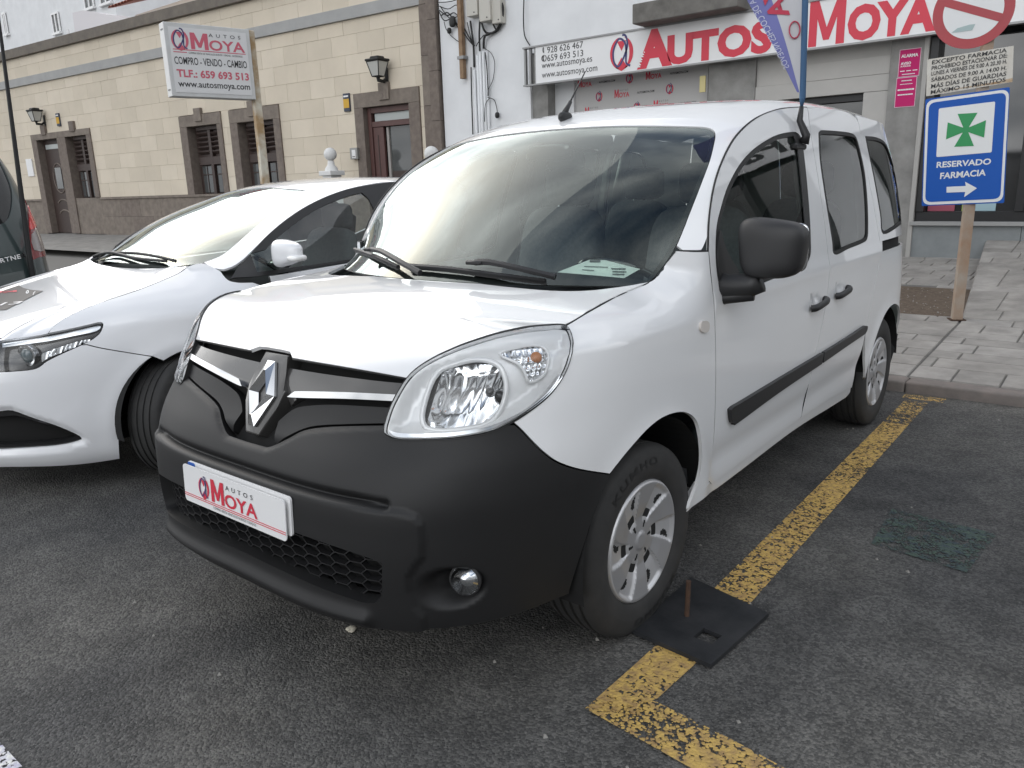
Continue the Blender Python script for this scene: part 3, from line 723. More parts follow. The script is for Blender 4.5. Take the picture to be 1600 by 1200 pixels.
intake = np.array([(0, zt0)] + it.tolist() + ir[1:].tolist() + ib[1:].tolist() + [(0, zb0)])
beam = A.hit([(484, 768), (549, 783), (600, 794), (633, 799.5), (650, 806), (660, 818), (663, 845), (662, 870), (650, 885), (640, 902), (641, 925), (650, 945), (664, 962)], NR, BV)
bz = beam[0][1]
beam_poly = np.array([(-.2, bz)] + [(.1, bz)] + beam.tolist() + [(beam[-1][0], .05), (-.2, .05)])
groove = np.array([(-.2, bz+.006)] + [(p[0], p[1]+.006) for p in beam[:3]])
fogc = A.hit([(704, 921)], NR, BV)[0]; foglamp = A.hit([(727, 910)], NR, BV)[0]
lip = A.hit([(402.5, 893), (467.5, 925), (532.5, 949.6), (575, 961)], NR, BV); lipl = np.array([(-.3, lip[0][1]), (0, lip[0][1])] + lip.tolist())
glow_line = np.concatenate([[(-.2, glow[-1][1])], glow[::-1]])
def bump_disp(P):
    Q = P.copy(); Q[:, 0] = np.abs(Q[:, 0])
    d = .012*sstep(sdist(Q, beam_poly), -.010, .014)
    d -= .022*np.exp(-(pdist(Q, groove, False)/.010)**2)
    d += .020*np.exp(-(pdist(Q, lipl, False)/.022)**2)
    r = np.hypot((Q[:, 0]-fogc[0])/.105, (Q[:, 1]-fogc[1])/.068); d -= .050*(1-sstep(r, .35, 1.0))*(1+.6*np.clip((Q[:, 0]-fogc[0])/.1, -1, 1))
    d -= .010*np.exp(-(pdist(Q, glow_line, False)/.010)**2)
    return d
# outline runs: centre bottom -> (centre gap = intake) -> centre top -> round the outside -> back along the bottom
bp2 = np.array([(0, bot_z[-1][1]), (0, zb0)] + intake[1:-1][::-1].tolist() + [(0, zt0)] + glow[::-1].tolist() + lamp_bot[::-1].tolist() + split_uv[1:].tolist() + archb[1:].tolist() + bot_z[:-1])
panel('front_bumper', A, bp2, M_BUMPER, van, sym=True, step=.0085, disp=bump_disp, flange=.045, inset=.0015)
# honeycomb in the lower intake
bmx = bmesh.new(); hw, hh = .036, .0155
ipoly = inset_poly(resample(intake, .02), -.012)
cells = []
for r in range(-2, 16):
    for c in range(-1, 24):
        cu, cv = c*hw*1.5-0.02, .22+r*hh*2+(hh if c % 2 else 0)
        cells.append((cu, cv))
def surf_pt(u, v, off):
    P = A.f(np.array([u]), np.array([v])); N = A.normal(np.array([u]), np.array([v])); return (P+N*off)[0]
seen = set()
for cu, cv in cells:
    hexp = [(cu+hw, cv), (cu+hw*.5, cv+hh), (cu-hw*.5, cv+hh), (cu-hw, cv), (cu-hw*.5, cv-hh), (cu+hw*.5, cv-hh)]
    for k in range(6):
        a_, b_ = np.array(hexp[k]), np.array(hexp[(k+1) % 6]); mid = (a_+b_)/2; key = (round(mid[0], 3), round(mid[1], 3))
        if key in seen or mid[0] < -.02 or not inside(np.array([mid]), ipoly)[0]: continue
        seen.add(key); t = (b_-a_)/np.linalg.norm(b_-a_); nn_ = np.array([-t[1], t[0]])*.0016
        for sg in (1, -1):
            q = [surf_pt(*(a_+nn_), -.022), surf_pt(*(b_+nn_), -.022), surf_pt(*(b_-nn_), -.022), surf_pt(*(a_-nn_), -.022)]
            q2 = [surf_pt(*(a_+nn_), -.045), surf_pt(*(b_+nn_), -.045), surf_pt(*(b_-nn_), -.045), surf_pt(*(a_-nn_), -.045)]
            vs = [bmx.verts.new((sg*p[0], p[1], p[2])) for p in q+q2]
            bmx.faces.new(vs[:4])
            for i_, j_ in ((0, 1), (2, 3)): bmx.faces.new((vs[i_], vs[j_], vs[j_+4], vs[i_+4]))
bm_obj('honeycomb_grille', bmx, M_BLACK, van)
panel('grille_backing', A, np.array([(0, .2), (.72, .2), (.72, .46), (0, .46)]), M_VOID, van, sym=True, step=.06, offset=-.075, flange=0, inset=0)
# fog lamps
for sg in (1, -1):
    fp = surf_pt(foglamp[0]+.002, foglamp[1], -.012); M_ = frame((sg*fp[0], fp[1], fp[2]), (1, .45*sg, 0), (0, .1, 1))
    bm = bmesh.new(); b_lathe(bm, [(-.05, .036), (0, .043), (.004, .043), (.005, .0395)], 28, 'Z'); bm.transform(M_)
    fo = bm_obj('fog_lamp', bm, M_BLACK, van, smooth=True, angle=35)
    bm = bmesh.new(); b_lathe(bm, [(.006, .0385), (.016, .034), (.021, .02), (.023, .0)], 28, 'Z'); bm.transform(M_)
    bm_obj('fog_lens', bm, M_LENS, fo, smooth=True)
    bm = bmesh.new(); b_lathe(bm, [(.008, .037), (-.008, .028), (-.016, .012), (-.017, 0)], 28, 'Z'); bm.transform(M_)
    bm_obj('fog_reflector', bm, M_REFLECTOR, fo, smooth=True)

# --- grille and badge
hood_front_uv = [(0, .99)]
gb = np.array([(0, .67), (.60, .67), (.60, .98), (0, .98)])
panel('grille_backing', A, gb, M_VOID, van, sym=True, step=.06, offset=-.045, flange=0, inset=0)
GR = (0, .75); GV = (.6, 1.05)
def half_strip(px_poly): return outline(A, px_poly, GR, GV)
bar = half_strip([[(444, 573), (500, 582), (580, 592.5), (633, 597.5)], [(633, 597.5), (621, 618)], [(621, 618), (580, 615.5), (520, 613.5), (470, 615), (440, 630)], [(440, 630), (444, 573)]])
panel('grille_bar', A, bar, M_GREYGLOSS, van, mirror=True, step=.02, offset=-.006, flange=.03, inset=0, disp=lambda P: -.010*((P[:, 1]-P[:, 1].mean())/.04)**2)
ch = half_strip([[(453, 618.5), (460, 613.5), (470, 612), (540, 613.3), (619, 617)], [(619, 617), (614, 627)], [(614, 627), (540, 623.5), (458, 621.5), (453, 618.5)]])
panel('chrome_strip', A, ch, M_CHROME, van, mirror=True, step=.02, offset=.004, flange=.02, inset=0)
lb = half_strip([[(430, 656), (450, 640), (470, 633.5), (520, 631), (612, 636)], [(612, 636), (603, 660)], [(603, 660), (540, 661), (490, 663), (465, 669), (440, 681), (420, 691)], [(420, 691), (430, 656)]])
panel('grille_lower_bar', A, lb, M_BUMPER, van, mirror=True, step=.012, offset=-.012, flange=.03, inset=0, disp=lambda P: -.030*sstep(-(P[:, 1]-.748), -.012, .035))
bt, bb = on_plane((431, 566), 0, 0.0), on_plane((399, 667), 0, 0.0)
upv = Vector(bt-bb); bc = Vector((bt+bb)/2); Hh = upv.length/2
# stand the badge in front of the grille surface
MB_ = frame(bc, (1, 0, 0), upv)
def xf(p, d=0): return MB_ @ Vector((p[0], p[1], d))
bm = bmesh.new()
so = [(-.060, .128), (.060, .128), (.066, .07), (.092, .02), (.078, -.03), (.034, -.122), (-.034, -.122), (-.078, -.03), (-.092, .02), (-.066, .07)]
b_prism(bm, so, MB_ @ Matrix.Translation((0, 0, .006)), .06)
bmesh.ops.bevel(bm, geom=list(bm.edges), offset=.006, segments=3, profile=.6, affect='EDGES')
badge = bm_obj('badge_surround', bm, M_GREYGLOSS, van, smooth=True, angle=40)
bm = bmesh.new()
outer = [(-.018, Hh), (.018, Hh), (.064, 0), (.014, -Hh), (-.014, -Hh), (-.064, 0)]; ridge = [(-.004, Hh*.68), (.004, Hh*.68), (.043, 0), (.004, -Hh*.68), (-.004, -Hh*.68), (-.043, 0)]; inner = [(-.001, Hh*.42), (.001, Hh*.42), (.022, 0), (.001, -Hh*.42), (-.001, -Hh*.42), (-.022, 0)]
L = []
for pts, d in ((outer, .008), (outer, .016), (ridge, .030), (inner, .010)): L.append([bm.verts.new(xf(p, d)) for p in pts])
for i_ in range(3):
    for k in range(6): bm.faces.new((L[i_][k], L[i_][(k+1) % 6], L[i_+1][(k+1) % 6], L[i_+1][k]))
bm_obj('badge_diamond', bm, M_CHROME, badge)

# --- headlamps
lamp_o = lampuv
def lampuv_of(px, closed=True, k=4): return A.hit(crom(px, k, closed=closed), (.2, A.L0), (.72, 1.15))
main = inset_poly(lampuv_of([(662, 652), (668, 615), (682, 583), (707, 571), (739, 563.5), (765, 568), (780, 585.6), (785.5, 609), (778, 636.6), (760.6, 653), (720, 660), (680, 661)]), -.012)
ind = lampuv_of([(783, 543), (810, 534), (836, 530), (855, 535), (862, 552), (861, 574), (851, 588), (834, 594), (825, 576), (808, 557)])
mcn = main.mean(0); mrad = np.abs(main-mcn).max(0)
def bowl(P):
    return -.075*np.clip(1-(((P[:, 0]-mcn[0])/mrad[0])**2+((P[:, 1]-mcn[1])/mrad[1])**2)*.9, 0, 1)**.8 - .004*np.abs(np.sin((P[:, 0]-mcn[0])*70))
def bezel(P):
    e = np.clip(sdist(P, lamp_o), 0, .2); return -.010-.030*sstep(e, .0, .045)
panel('headlamp_lens', A, lamp_o, M_LENS, van, mirror=True, step=.025, offset=.006, flange=.01, inset=.004)
panel('headlamp_bezel', A, lamp_o, M_LAMPGREY, van, holes=[main, ind], mirror=True, step=.014, flange=.0, inset=.004, disp=bezel)
panel('headlamp_reflector', A, inset_poly(main, -.002), M_REFLECTOR, van, mirror=True, step=.010, offset=-.042, flange=0, inset=0, disp=bowl)
panel('indicator_reflector', A, inset_poly(ind, -.002), M_REFLECTOR, van, mirror=True, step=.008, offset=-.030, flange=0, inset=0, disp=lambda P: -.008*np.abs(np.sin(P[:, 0]*160))*np.abs(np.sin(P[:, 1]*160)))
lstrip = lampuv_of([(607, 672), (622, 676), (660, 677.5), (710, 675), (760, 667), (795, 654), (830, 634), (858, 608), (876, 585), (872, 597), (855, 617), (824, 641), (792, 659.5), (760, 672.5), (707, 681), (654, 683), (618, 682)])
panel('headlamp_strip', A, lstrip, M_REFLECTOR, van, mirror=True, step=.015, offset=-.004, flange=.012, inset=0)
panel('headlamp_seal', A, inset_poly(resample(lamp_o, .02), -.002), M_SEAL, van, holes=[inset_poly(resample(lamp_o, .02), .001)], mirror=True, step=.02, offset=.002, flange=.03, inset=0)
for loop, rad in ((main, .0075), (ind, .004)):
    L_ = resample(inset_poly(loop, -.003), .012); q_ = A.f(L_[:, 0], L_[:, 1])-A.normal(L_[:, 0], L_[:, 1])*.030
    for sg in (1, -1):
        bm = bmesh.new(); pts_ = [(sg*p[0], p[1], p[2]) for p in q_]; b_tube(bm, pts_+[pts_[0]], rad, 8, cap=False); bm_obj('lamp_ring', bm, M_LAMPGREY, van, smooth=True)
bulb = A.hit([(843, 549)], (.2, A.L0), (.72, 1.15))[0]; bulb2 = A.hit([(768, 607)], (.2, A.L0), (.72, 1.15))[0]
for sg in (1, -1):
    p = surf_pt(bulb[0], bulb[1], -.035); bm = bmesh.new(); bmesh.ops.create_uvsphere(bm, u_segments=16, v_segments=10, radius=.016); bm_obj('indicator_bulb', bm, M_AMBER, van, smooth=True, loc=(sg*p[0], p[1], p[2]))
    p = surf_pt(bulb2[0], bulb2[1], -.075); bm = bmesh.new(); bmesh.ops.create_uvsphere(bm, u_segments=16, v_segments=10, radius=.014); bm_obj('headlamp_bulb', bm, M_GLOSSBLACK, van, smooth=True, loc=(sg*p[0], p[1], p[2]))

# --- number plate place: dealer plate over the real plate
def dealer_logo(M, x, y, h, parent, red=M_RED, dark=M_NAVY):
    """round emblem: red lens shapes behind an outlined looping letter"""
    bm = bmesh.new(); n = 28
    for sgn in (-1, 1):
        pts = [(x+sgn*h*.40*math.cos(a), y+h*.46*math.sin(a)) for a in np.linspace(-1.25, 1.25, 16)] + [(x+sgn*h*.27*math.cos(a), y+h*.46*math.sin(a)) for a in np.linspace(1.25, -1.25, 16)]
        bm.faces.new([bm.verts.new(M @ Vector((p[0], p[1], .0016))) for p in pts])
    for tri in ([(-.16, .34), (.16, .34), (0, .06)], [(-.20, -.40), (0, -.12), (.20, -.40), (0, -.50)]):
        bm.faces.new([bm.verts.new(M @ Vector((x+p[0]*h, y+p[1]*h, .0016))) for p in tri])
    o = bm_obj('logo_red', bm, red, parent)
    path = crom([(.30, -.38), (.16, -.28), (.16, .05), (.10, .30), (-.10, .40), (-.28, .10), (-.26, -.22), (-.10, -.36), (.08, -.12), (.20, .20), (.14, .46), (.02, .50)], 5)
    bm = bmesh.new(); w = h*.030
    P2 = [np.array((x+p[0]*h, y+p[1]*h)) for p in path]; prev = None
    for i in range(len(P2)):
        t = P2[min(i+1, len(P2)-1)]-P2[max(i-1, 0)]; t = t/np.linalg.norm(t); nn_ = np.array([-t[1], t[0]])*w
        cur = (bm.verts.new(M @ Vector((*(P2[i]+nn_), .0022))), bm.verts.new(M @ Vector((*(P2[i]-nn_), .0022))))
        if prev: bm.faces.new((prev[0], prev[1], cur[1], cur[0]))
        prev = cur
    bm_obj('logo_loop', bm, dark, parent)
def big_m(M, x, y, w, h, m_, parent, lift=.0015):
    pts = [(0, 0), (0, 1), (.25, 1), (.5, .40), (.75, 1), (1, 1), (1, 0), (.77, 0), (.77, .60), (.58, .12), (.42, .12), (.23, .60), (.23, 0)]
    vs = [M @ Vector((x+p[0]*w, y+p[1]*h, lift)) for p in pts]; fs = [(0, 1, 11, 12), (1, 2, 11), (2, 3, 10, 11), (3, 9, 10), (3, 4, 8, 9), (4, 5, 8), (5, 6, 7, 8)]
    return mesh_obj('lettering', vs, fs, m_, parent)
def rounded_rect(w, h, r, n=5):
    out = []
    for cx_, cy_, a0 in ((w/2-r, h/2-r, 0), (-w/2+r, h/2-r, 90), (-w/2+r, -h/2+r, 180), (w/2-r, -h/2+r, 270)):
        for k in range(n+1): a = math.radians(a0+90*k/n); out.append((cx_+r*math.cos(a), cy_+r*math.sin(a)))
    return out
def moya(M, x, y, w, h, parent, red=M_RED, dark=M_BLACKPRINT):
    """wordmark: tall M, lower OYA, small spaced AUTOS above"""
    big_m(M, x, y, w*.29, h, red, parent)
    text('OYA', M, x+w*.305, y, w*.695, h*.60, red, parent, bold=.02, spacing=1.0)
    text('AUTOS', M, x+w*.34, y+h*.76, w*.58, h*.20, dark, parent, spacing=1.9)
pz = .5635; py = -.9075
MP = frame((.010, py, pz), (1, 0, 0), (0, .05, 1))
plate = tag(prism('dealer_plate', rounded_rect(.52, .118, .012), MP, .003, M_WHITEPLATE, van), None)
moya(MP, -.105, -.028, .235, .070, plate)
dealer_logo(MP, -.145, .004, .072, plate)
for yy in (-.034, -.040): box('red_rule', (0, 0, 0), (.516, .0022, .0006), M_RED, plate).matrix_local = MP @ Matrix.Translation((0, yy+.001, .0008))
text('COMPRA VENTA VEHICULOS NUEVOS Y USADOS', MP, -.10, -.0505, .22, .0075, M_BLACKPRINT, plate)
MP2 = frame((.020, py+.012, pz+.010), (1, 0, 0), (0, .05, 1))
pl2 = prism('number_plate', rounded_rect(.52, .112, .010), MP2, .006, M_WHITEPLATE, van)
prism('plate_band', rounded_rect(.04, .108, .006), MP2 @ Matrix.Translation((-.238, 0, .001)), .0012, M_BLUEPRINT, pl2)

# --- wheels
WR = .206
def wheel_trim_mesh(name, nspoke=6, R=WR, swirl=.38, s_lo=.12, s_hi=.62):
    nr, nt = 44, 216; vs, fs, ms = [], [], []
    rs = np.concatenate([[.0], np.linspace(.012, R, nr)])
    for r in rs:
        for k in range(nt):
            th = 2*math.pi*k/nt; q = r/R; s = ((th+swirl*q)*nspoke/(2*math.pi)) % 1.0
            base = float(np.interp(q, [0, .12, .16, .40, .62, .86, .93, .97, 1.0], [.004, .004, -.002, -.004, .006, .012, .014, .010, -.012]))
            sp = min(sstep(s, s_lo-.06, s_lo+.02), 1-sstep(s, s_hi-.02, s_hi+.06)) if q > .30 else 1.0
            fade = 1-sstep(q, .86, .93)
            base += (-.009*(1-sp))*fade*sstep(q, .28, .48)
            vs.append((base, r*math.cos(th), r*math.sin(th)))
    for i in range(len(rs)-1):
        q = (rs[i]+rs[i+1])/2/R
        for k in range(nt):
            th = 2*math.pi*(k+.5)/nt; s = ((th+swirl*q)*nspoke/(2*math.pi)) % 1.0
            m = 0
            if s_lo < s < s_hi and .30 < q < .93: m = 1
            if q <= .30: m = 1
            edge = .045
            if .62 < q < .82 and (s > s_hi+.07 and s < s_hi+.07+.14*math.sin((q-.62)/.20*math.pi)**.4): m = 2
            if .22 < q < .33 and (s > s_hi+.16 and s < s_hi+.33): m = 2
            a_, b_ = i*nt+k, i*nt+(k+1) % nt
            fs.append((a_, a_+nt, b_+nt, b_)); ms.append(m)
    me = bpy.data.meshes.new(name); me.from_pydata(vs, [], fs); me.update()
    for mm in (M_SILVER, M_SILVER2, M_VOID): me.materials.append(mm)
    me.polygons.foreach_set('material_index', ms); me.polygons.foreach_set('use_smooth', [True]*len(fs)); me.set_sharp_from_angle(angle=math.radians(32))
    return me
def tyre_mesh(name, R=.316, rim=.196, w=.195):
    h = w/2
    prof = [(-h*.80, rim), (-h*.98, rim+.03), (-h*1.02, rim+.062), (-h*.95, R-.022), (-h*.82, R-.006)]
    for g in (-.55, -.18, .18, .55):
        prof += [(h*(g-.07), R), (h*(g-.06), R-.007), (h*(g+.06), R-.007), (h*(g+.07), R)]
    prof += [(h*.82, R-.006), (h*.90, R-.014), (h*.95, R-.022), (h*1.0, R-.04), (h*1.02, rim+.062), (h*1.025, rim+.055), (h*.99, rim+.03), (h*.93, rim+.012), (h*.86, rim+.004), (h*.80, rim)]
    bm = bmesh.new(); b_lathe(bm, prof, 96, 'X', closed=True); bmesh.ops.recalc_face_normals(bm, faces=bm.faces)
    me = bpy.data.meshes.new(name); bm.to_mesh(me); bm.free(); me.materials.append(M_RUBBER)
    me.polygons.foreach_set('use_smooth', [True]*len(me.polygons)); me.set_sharp_from_angle(angle=math.radians(35)); return me
def rim_mesh(name, rim=.196, w=.195):
    bm = bmesh.new(); h = w/2; b_lathe(bm, [(h*.80, rim+.002), (h*.5, rim-.012), (-h*.5, rim-.02), (-h*.8, rim+.002), (-h*.8, rim-.03), (.0, rim-.035), (h*.35, .12), (h*.35, .002)], 48, 'X'); bmesh.ops.recalc_face_normals(bm, faces=bm.faces)
    me = bpy.data.meshes.new(name); bm.to_mesh(me); bm.free(); me.materials.append(M_VOID); return me
TRIM, TYRE, RIM = wheel_trim_mesh('wheel_trim'), tyre_mesh('tyre'), rim_mesh('rim')
def add_wheel(parent, x, y, sgn, z=.309, steer=0.0, text_on=False, trim=TRIM, spin=0.0, meshes=(TYRE, RIM)):
    w = bpy.data.objects.new('wheel', None); COL.objects.link(w); w.parent = parent; w.location = (x, y, z); w.rotation_euler = (0, 0, steer if sgn > 0 else math.pi+steer)
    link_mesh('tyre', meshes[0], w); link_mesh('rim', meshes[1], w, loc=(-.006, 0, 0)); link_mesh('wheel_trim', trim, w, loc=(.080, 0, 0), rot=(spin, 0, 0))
    if text_on:
        for body, a0 in (('KUMHO', -104), ('KUMHO', 76)):
            me = text_mesh(body, .02, 1.25); n = len(me.vertices); co = np.zeros(n*3); me.vertices.foreach_get('co', co); co = co.reshape(-1, 3); lo, hi = co.min(0), co.max(0)
            s_ = (co[:, 0]-lo[0])/(hi[0]-lo[0]); t_ = (co[:, 1]-lo[1])/(hi[1]-lo[1]); ang = np.radians(a0+58*(1-s_)) if False else np.radians(a0)+np.radians(58)*(1-s_)
            rr = .252+.026*t_
            co2 = np.stack([np.interp(rr, [.24, .26, .276, .30], [.0995, .1003, .0985, .0955])+.0012, np.cos(ang)*rr*1.0, np.sin(ang)*rr], 1)
            me.vertices.foreach_set('co', co2.ravel()); me.materials.clear(); me.materials.append(M_SEAL); me.update(); link_mesh('tyre_lettering', me, w)
    return w
add_wheel(van, .7605, 0, 1, steer=math.radians(-1.5), text_on=True, spin=.35); add_wheel(van, -.7605, 0, -1, steer=math.radians(-1.5))
add_wheel(van, .762, 2.697, 1, spin=.9); add_wheel(van, -.762, 2.697, -1)
def arch_liner(parent, x0, x1, y, z, r, a0=4, a1=190):
    vs, fs = [], []; n = 30
    for k in range(n+1):
        a = math.radians(a0+(a1-a0)*k/n)
        vs += [(x0, y+r*math.cos(a), z+r*math.sin(a)), (x1, y+r*math.cos(a), z+r*math.sin(a))]
    for k in range(n): fs.append((2*k, 2*k+1, 2*k+3, 2*k+2))
    fs.append([2*k for k in range(n+1)])
    mesh_obj('wheel_arch_liner', vs, fs, M_VOID, parent)
for sg in (1, -1):
    arch_liner(van, sg*.50, sg*.874, 0, .33, .385); arch_liner(van, sg*.50, sg*.868, 2.697, .33, .36, 4, 172)
# --- underbody, engine bay, cabin
box('underbody', (0, 1.30, .27), (1.30, 3.5, .10), M_VOID, van)
box('engine_bay', (0, -.28, .60), (1.0, .62, .62), M_VOID, van)
box('cabin_floor', (0, 1.75, .40), (1.62, 2.9, .06), M_INT, van)
bm = bmesh.new()
dash = [(.02, 1.045), (.10, 1.075), (.30, 1.085), (.44, 1.07), (.52, 1.02), (.54, .90), (.50, .55), (.30, .50), (.02, .60)]
n_ = 14; prev = None
for i in range(n_+1):
    x = -.76+1.52*i/n_; hump = .045*math.exp(-((x-.37)/.16)**2)
    cur = [bm.verts.new((x, y+.02-.10*(1-(x/.8)**2)+.06, z-.015+(hump if 1 <= k <= 4 else 0))) for k, (y, z) in enumerate(dash)]
    if prev:
        for k in range(len(dash)): bm.faces.new((prev[k], prev[(k+1) % len(dash)], cur[(k+1) % len(dash)], cur[k]))
    prev = cur
bm_obj('dashboard', bm, M_INT, van, smooth=True, angle=50)
bm = bmesh.new(); c_ = Vector((.37, .66, 1.03)); ax = Vector((0, .55, .84)).normalized(); e1 = Vector((1, 0, 0)); e2 = ax.cross(e1)
ring = [c_ + (e1*math.cos(t)+e2*math.sin(t))*.185 for t in np.linspace(0, 2*math.pi, 33)]
b_tube(bm, ring, .015, 10, cap=False); b_tube(bm, [c_-e1*.18, c_-ax*.02, c_+e1*.18], [.014, .03, .014], 8); b_tube(bm, [c_, c_-ax*.28], .03, 8)
bm_obj('steering_wheel', bm, M_GLOSSBLACK, van, smooth=True)
def seat(x, y, w=.25, hr=True):
    bm = bmesh.new(); superell(bm, (x, y, .66), (w, .26, .085), .4, .4, 24, 12); bm_obj('seat_cushion', bm, M_SEAT, van, smooth=True)
    bm = bmesh.new(); superell(bm, (0, 0, 0), (w*.97, .075, .33), .45, .5, 24, 14); bm.transform(Matrix.Translation((x, y+.30, .98)) @ Matrix.Rotation(math.radians(-14), 4, 'X')); bm_obj('seat_back', bm, M_SEAT, van, smooth=True)
    if hr:
        bm = bmesh.new(); superell(bm, (x, y+.415, 1.40), (.135, .05, .095), .5, .5, 20, 12); bm_obj('headrest', bm, M_SEAT, van, smooth=True)
        bm = bmesh.new(); b_tube(bm, [(x-.05, y+.37, 1.25), (x-.05, y+.41, 1.36), (x+.05, y+.41, 1.36), (x+.05, y+.37, 1.25)], .007, 6); bm_obj('headrest_post', bm, M_CHROME, van)
seat(.38, .98); seat(-.38, .98); seat(-.50, 1.95, .22); seat(0, 1.95, .22); seat(.50, 1.95, .22)
# pillar trims and headlining inside
hl = np.array([(0, wv_top+.12), (.86, wv_top+.06), (.97, wv_top+.25), (.985, 4.0), (0, 4.05)])
panel('headlining', D, hl, M_INTGREY, van, sym=True, step=.12, offset=-.022, flange=0, inset=0)
for sg in (1, -1):
    bm = bmesh.new(); b_tube(bm, [(sg*.80, 1.57, .55), (sg*.80, 1.58, 1.1), (sg*.70, 1.60, 1.62)], [.05, .045, .035], 8); bm_obj('pillar_trim', bm, M_INTGREY, van, smooth=True)
    bm = bmesh.new(); b_tube(bm, [(sg*.79, 2.46, .9), (sg*.80, 2.46, 1.1), (sg*.70, 2.5, 1.6)], [.05, .045, .035], 8); bm_obj('pillar_trim', bm, M_INTGREY, van, smooth=True)
    bm = bmesh.new(); b_tube(bm, [(sg*.80, 1.50, 1.30), (sg*.66, 1.52, .95), (sg*.60, 1.45, .62)], [.018, .022, .022], 6); bm_obj('seat_belt', bm, M_SEAL, van)
bm = bmesh.new(); superell(bm, (0, .70, 1.545), (.115, .03, .035), .5, .5, 20, 10); bm_obj('rear_view_mirror', bm, M_GLOSSBLACK, van, smooth=True)
# --- wipers, antenna, cowl
def on_D(px, off): 
    q = D.hit([px], (-1.0, 1.0))[0]; q = np.array([q[0]]), np.array([q[1]]); return (D.f(*q)+D.normal(*q)*off)[0]
def wiper(blade, arm):
    bm = bmesh.new(); pts = [on_D(p, .016) for p in blade]; b_tube(bm, crom(pts, 4), .0085, 6)
    pts2 = [p+np.array([0, .004, -.010]) for p in pts]; b_tube(bm, crom(pts2, 4), .005, 4)
    w_ = bm_obj('wiper_blade', bm, M_BLACK, van, smooth=True, angle=40)
    bm = bmesh.new(); pts = [on_D(p, o) for p, o in arm]; b_tube(bm, crom(pts, 4), [.011]*len(crom(pts, 4)), 6)
    mid = (np.array(pts[0])); b_box(bm, tuple(mid), (.07, .03, .014), .004)
    bm_obj('wiper_arm', bm, M_BLACK, van, smooth=True, angle=40)
wiper([(641, 420), (700, 424.5), (780, 435), (857, 449)], [((748, 422), .035), (((770), 424), .042), ((820, 436), .045), ((866, 452), .035)])
wiper([(559, 393), (590, 405), (626, 422)], [((590, 400), .035), ((608, 407), .045), ((636, 424), .045), ((662, 439), .035)])
ab = on_D((881, 187.5), .0)
bm = bmesh.new(); superell(bm, (ab[0], ab[1]+.01, ab[2]+.012), (.018, .045, .022), .8, .9, 16, 10); b_tube(bm, [ab+np.array([0, .0, .02]), ab+np.array([0, .05, .075])], [.014, .008], 10)
bm_obj('antenna_base', bm, M_BLACK, van, smooth=True)
bm = bmesh.new(); b_tube(bm, [ab+np.array([0, .045, .07]), ab+np.array([0, .165, .205])], [.004, .0028], 8); bm_obj('antenna_mast', bm, M_BLACK, van, smooth=True)
bt_ = [[(1026, 438), (1015, 441), (985, 447)], [(985, 447), (965, 443)], [(965, 443), (1005, 425), (1035, 398), (1057, 362)], [(1057, 362), (1062, 378), (1045, 408), (1026, 438)]]
# price sheet behind the windscreen
sh = D.hit([(869, 421), (920, 401.5), (945, 402), (1001, 416), (975, 430), (960, 431), (905, 428)])
ps = panel('price_sheet', D, sh, M_PAPER, None, step=.03, offset=-.014, flange=0, inset=0)
tag(ps, 'white printed sheet of paper lying inside the van behind its windscreen', 'paper')
def sheet_text(body, px0, px1, h, matl):
    a_, b_ = on_D(px0, -.012), on_D(px1, -.012); ex = Vector(b_-a_); nrm = D.normal(*[np.array([q]) for q in D.hit([px0])[0]])[0]
    Mx = frame(a_, ex, Vector(nrm).cross(ex)); text(body, Mx, 0, 0, ex.length, h, matl, ps, bold=.02)
def sheet_lines(px0, px1, h):      # print too small to read: a plain dark rule
    a_, b_ = on_D(px0, -.012), on_D(px1, -.012); ex = Vector(b_-a_); nrm = D.normal(*[np.array([q]) for q in D.hit([px0])[0]])[0]; Mx = frame(a_, ex, Vector(nrm).cross(ex))
    mesh_obj('print_line', [Mx @ Vector(p) for p in ((0, 0, .001), (ex.length, 0, .001), (ex.length, h, .001), (0, h, .001))], [(0, 1, 2, 3)], M_INT, ps)
for l_ in (((921, 406), (938, 406), .009), ((955, 417), (978, 417.5), .005), ((957, 421.5), (979, 422), .005), ((957, 425.5), (976, 426), .005), ((909, 418), (928, 419.5), .003), ((912, 413), (950, 414.5), .003)): sheet_lines(*l_)

# ================================================================== feather flag clipped to the van window
fb = A.hit([(1250, 216)], SIDE, (1.3, 1.8))[0]; fb = surf_pt(fb[0], fb[1], .0)
flag = tag(empty('feather_flag', tuple(fb)), 'grey and blue feather flag on a pole clipped to the white van front window', 'flag')
bx_, by_ = fb[0]+.015, fb[1]
def at_xy(px, y): return on_plane(px, 1, y)
p1_, p2_, p3_ = np.array([bx_, by_, fb[2]-.02]), at_xy((1249.5, 188), by_), at_xy((1254, 152), by_)
bm = bmesh.new(); b_tube(bm, [p1_-fb, p1_-fb+np.array([.01, 0, .03]), p2_-fb, at_xy((1252.5, 166), by_)-fb], [.024, .017, .013, .009], 12); bm_obj('flag_holder', bm, M_BLACK, flag, smooth=True)
bm = bmesh.new(); b_box(bm, tuple(np.array([bx_-.02, by_-.03, fb[2]-.035])-fb), (.05, .13, .025), .006); bm_obj('window_clip', bm, M_BLACK, flag)
top = at_xy((1258, 0), by_); dirp = (top-p3_)/np.linalg.norm(top-p3_)
bm = bmesh.new(); b_tube(bm, [at_xy((1252.5, 166), by_)-fb, p3_-fb, p3_-fb+dirp*1.6], [.006, .013, .013], 10); bm_obj('flag_pole', bm, mat('flag_sleeve_blue', (.05, .115, .22), rough=.8), flag, smooth=True)
M_FLAG = mat('flag_cloth', (.50, .50, .52), rough=.85, noise=(5, .3, (.58, .58, .60))); M_FLAGB = mat('flag_cloth_blue', (.17, .18, .42), rough=.85)
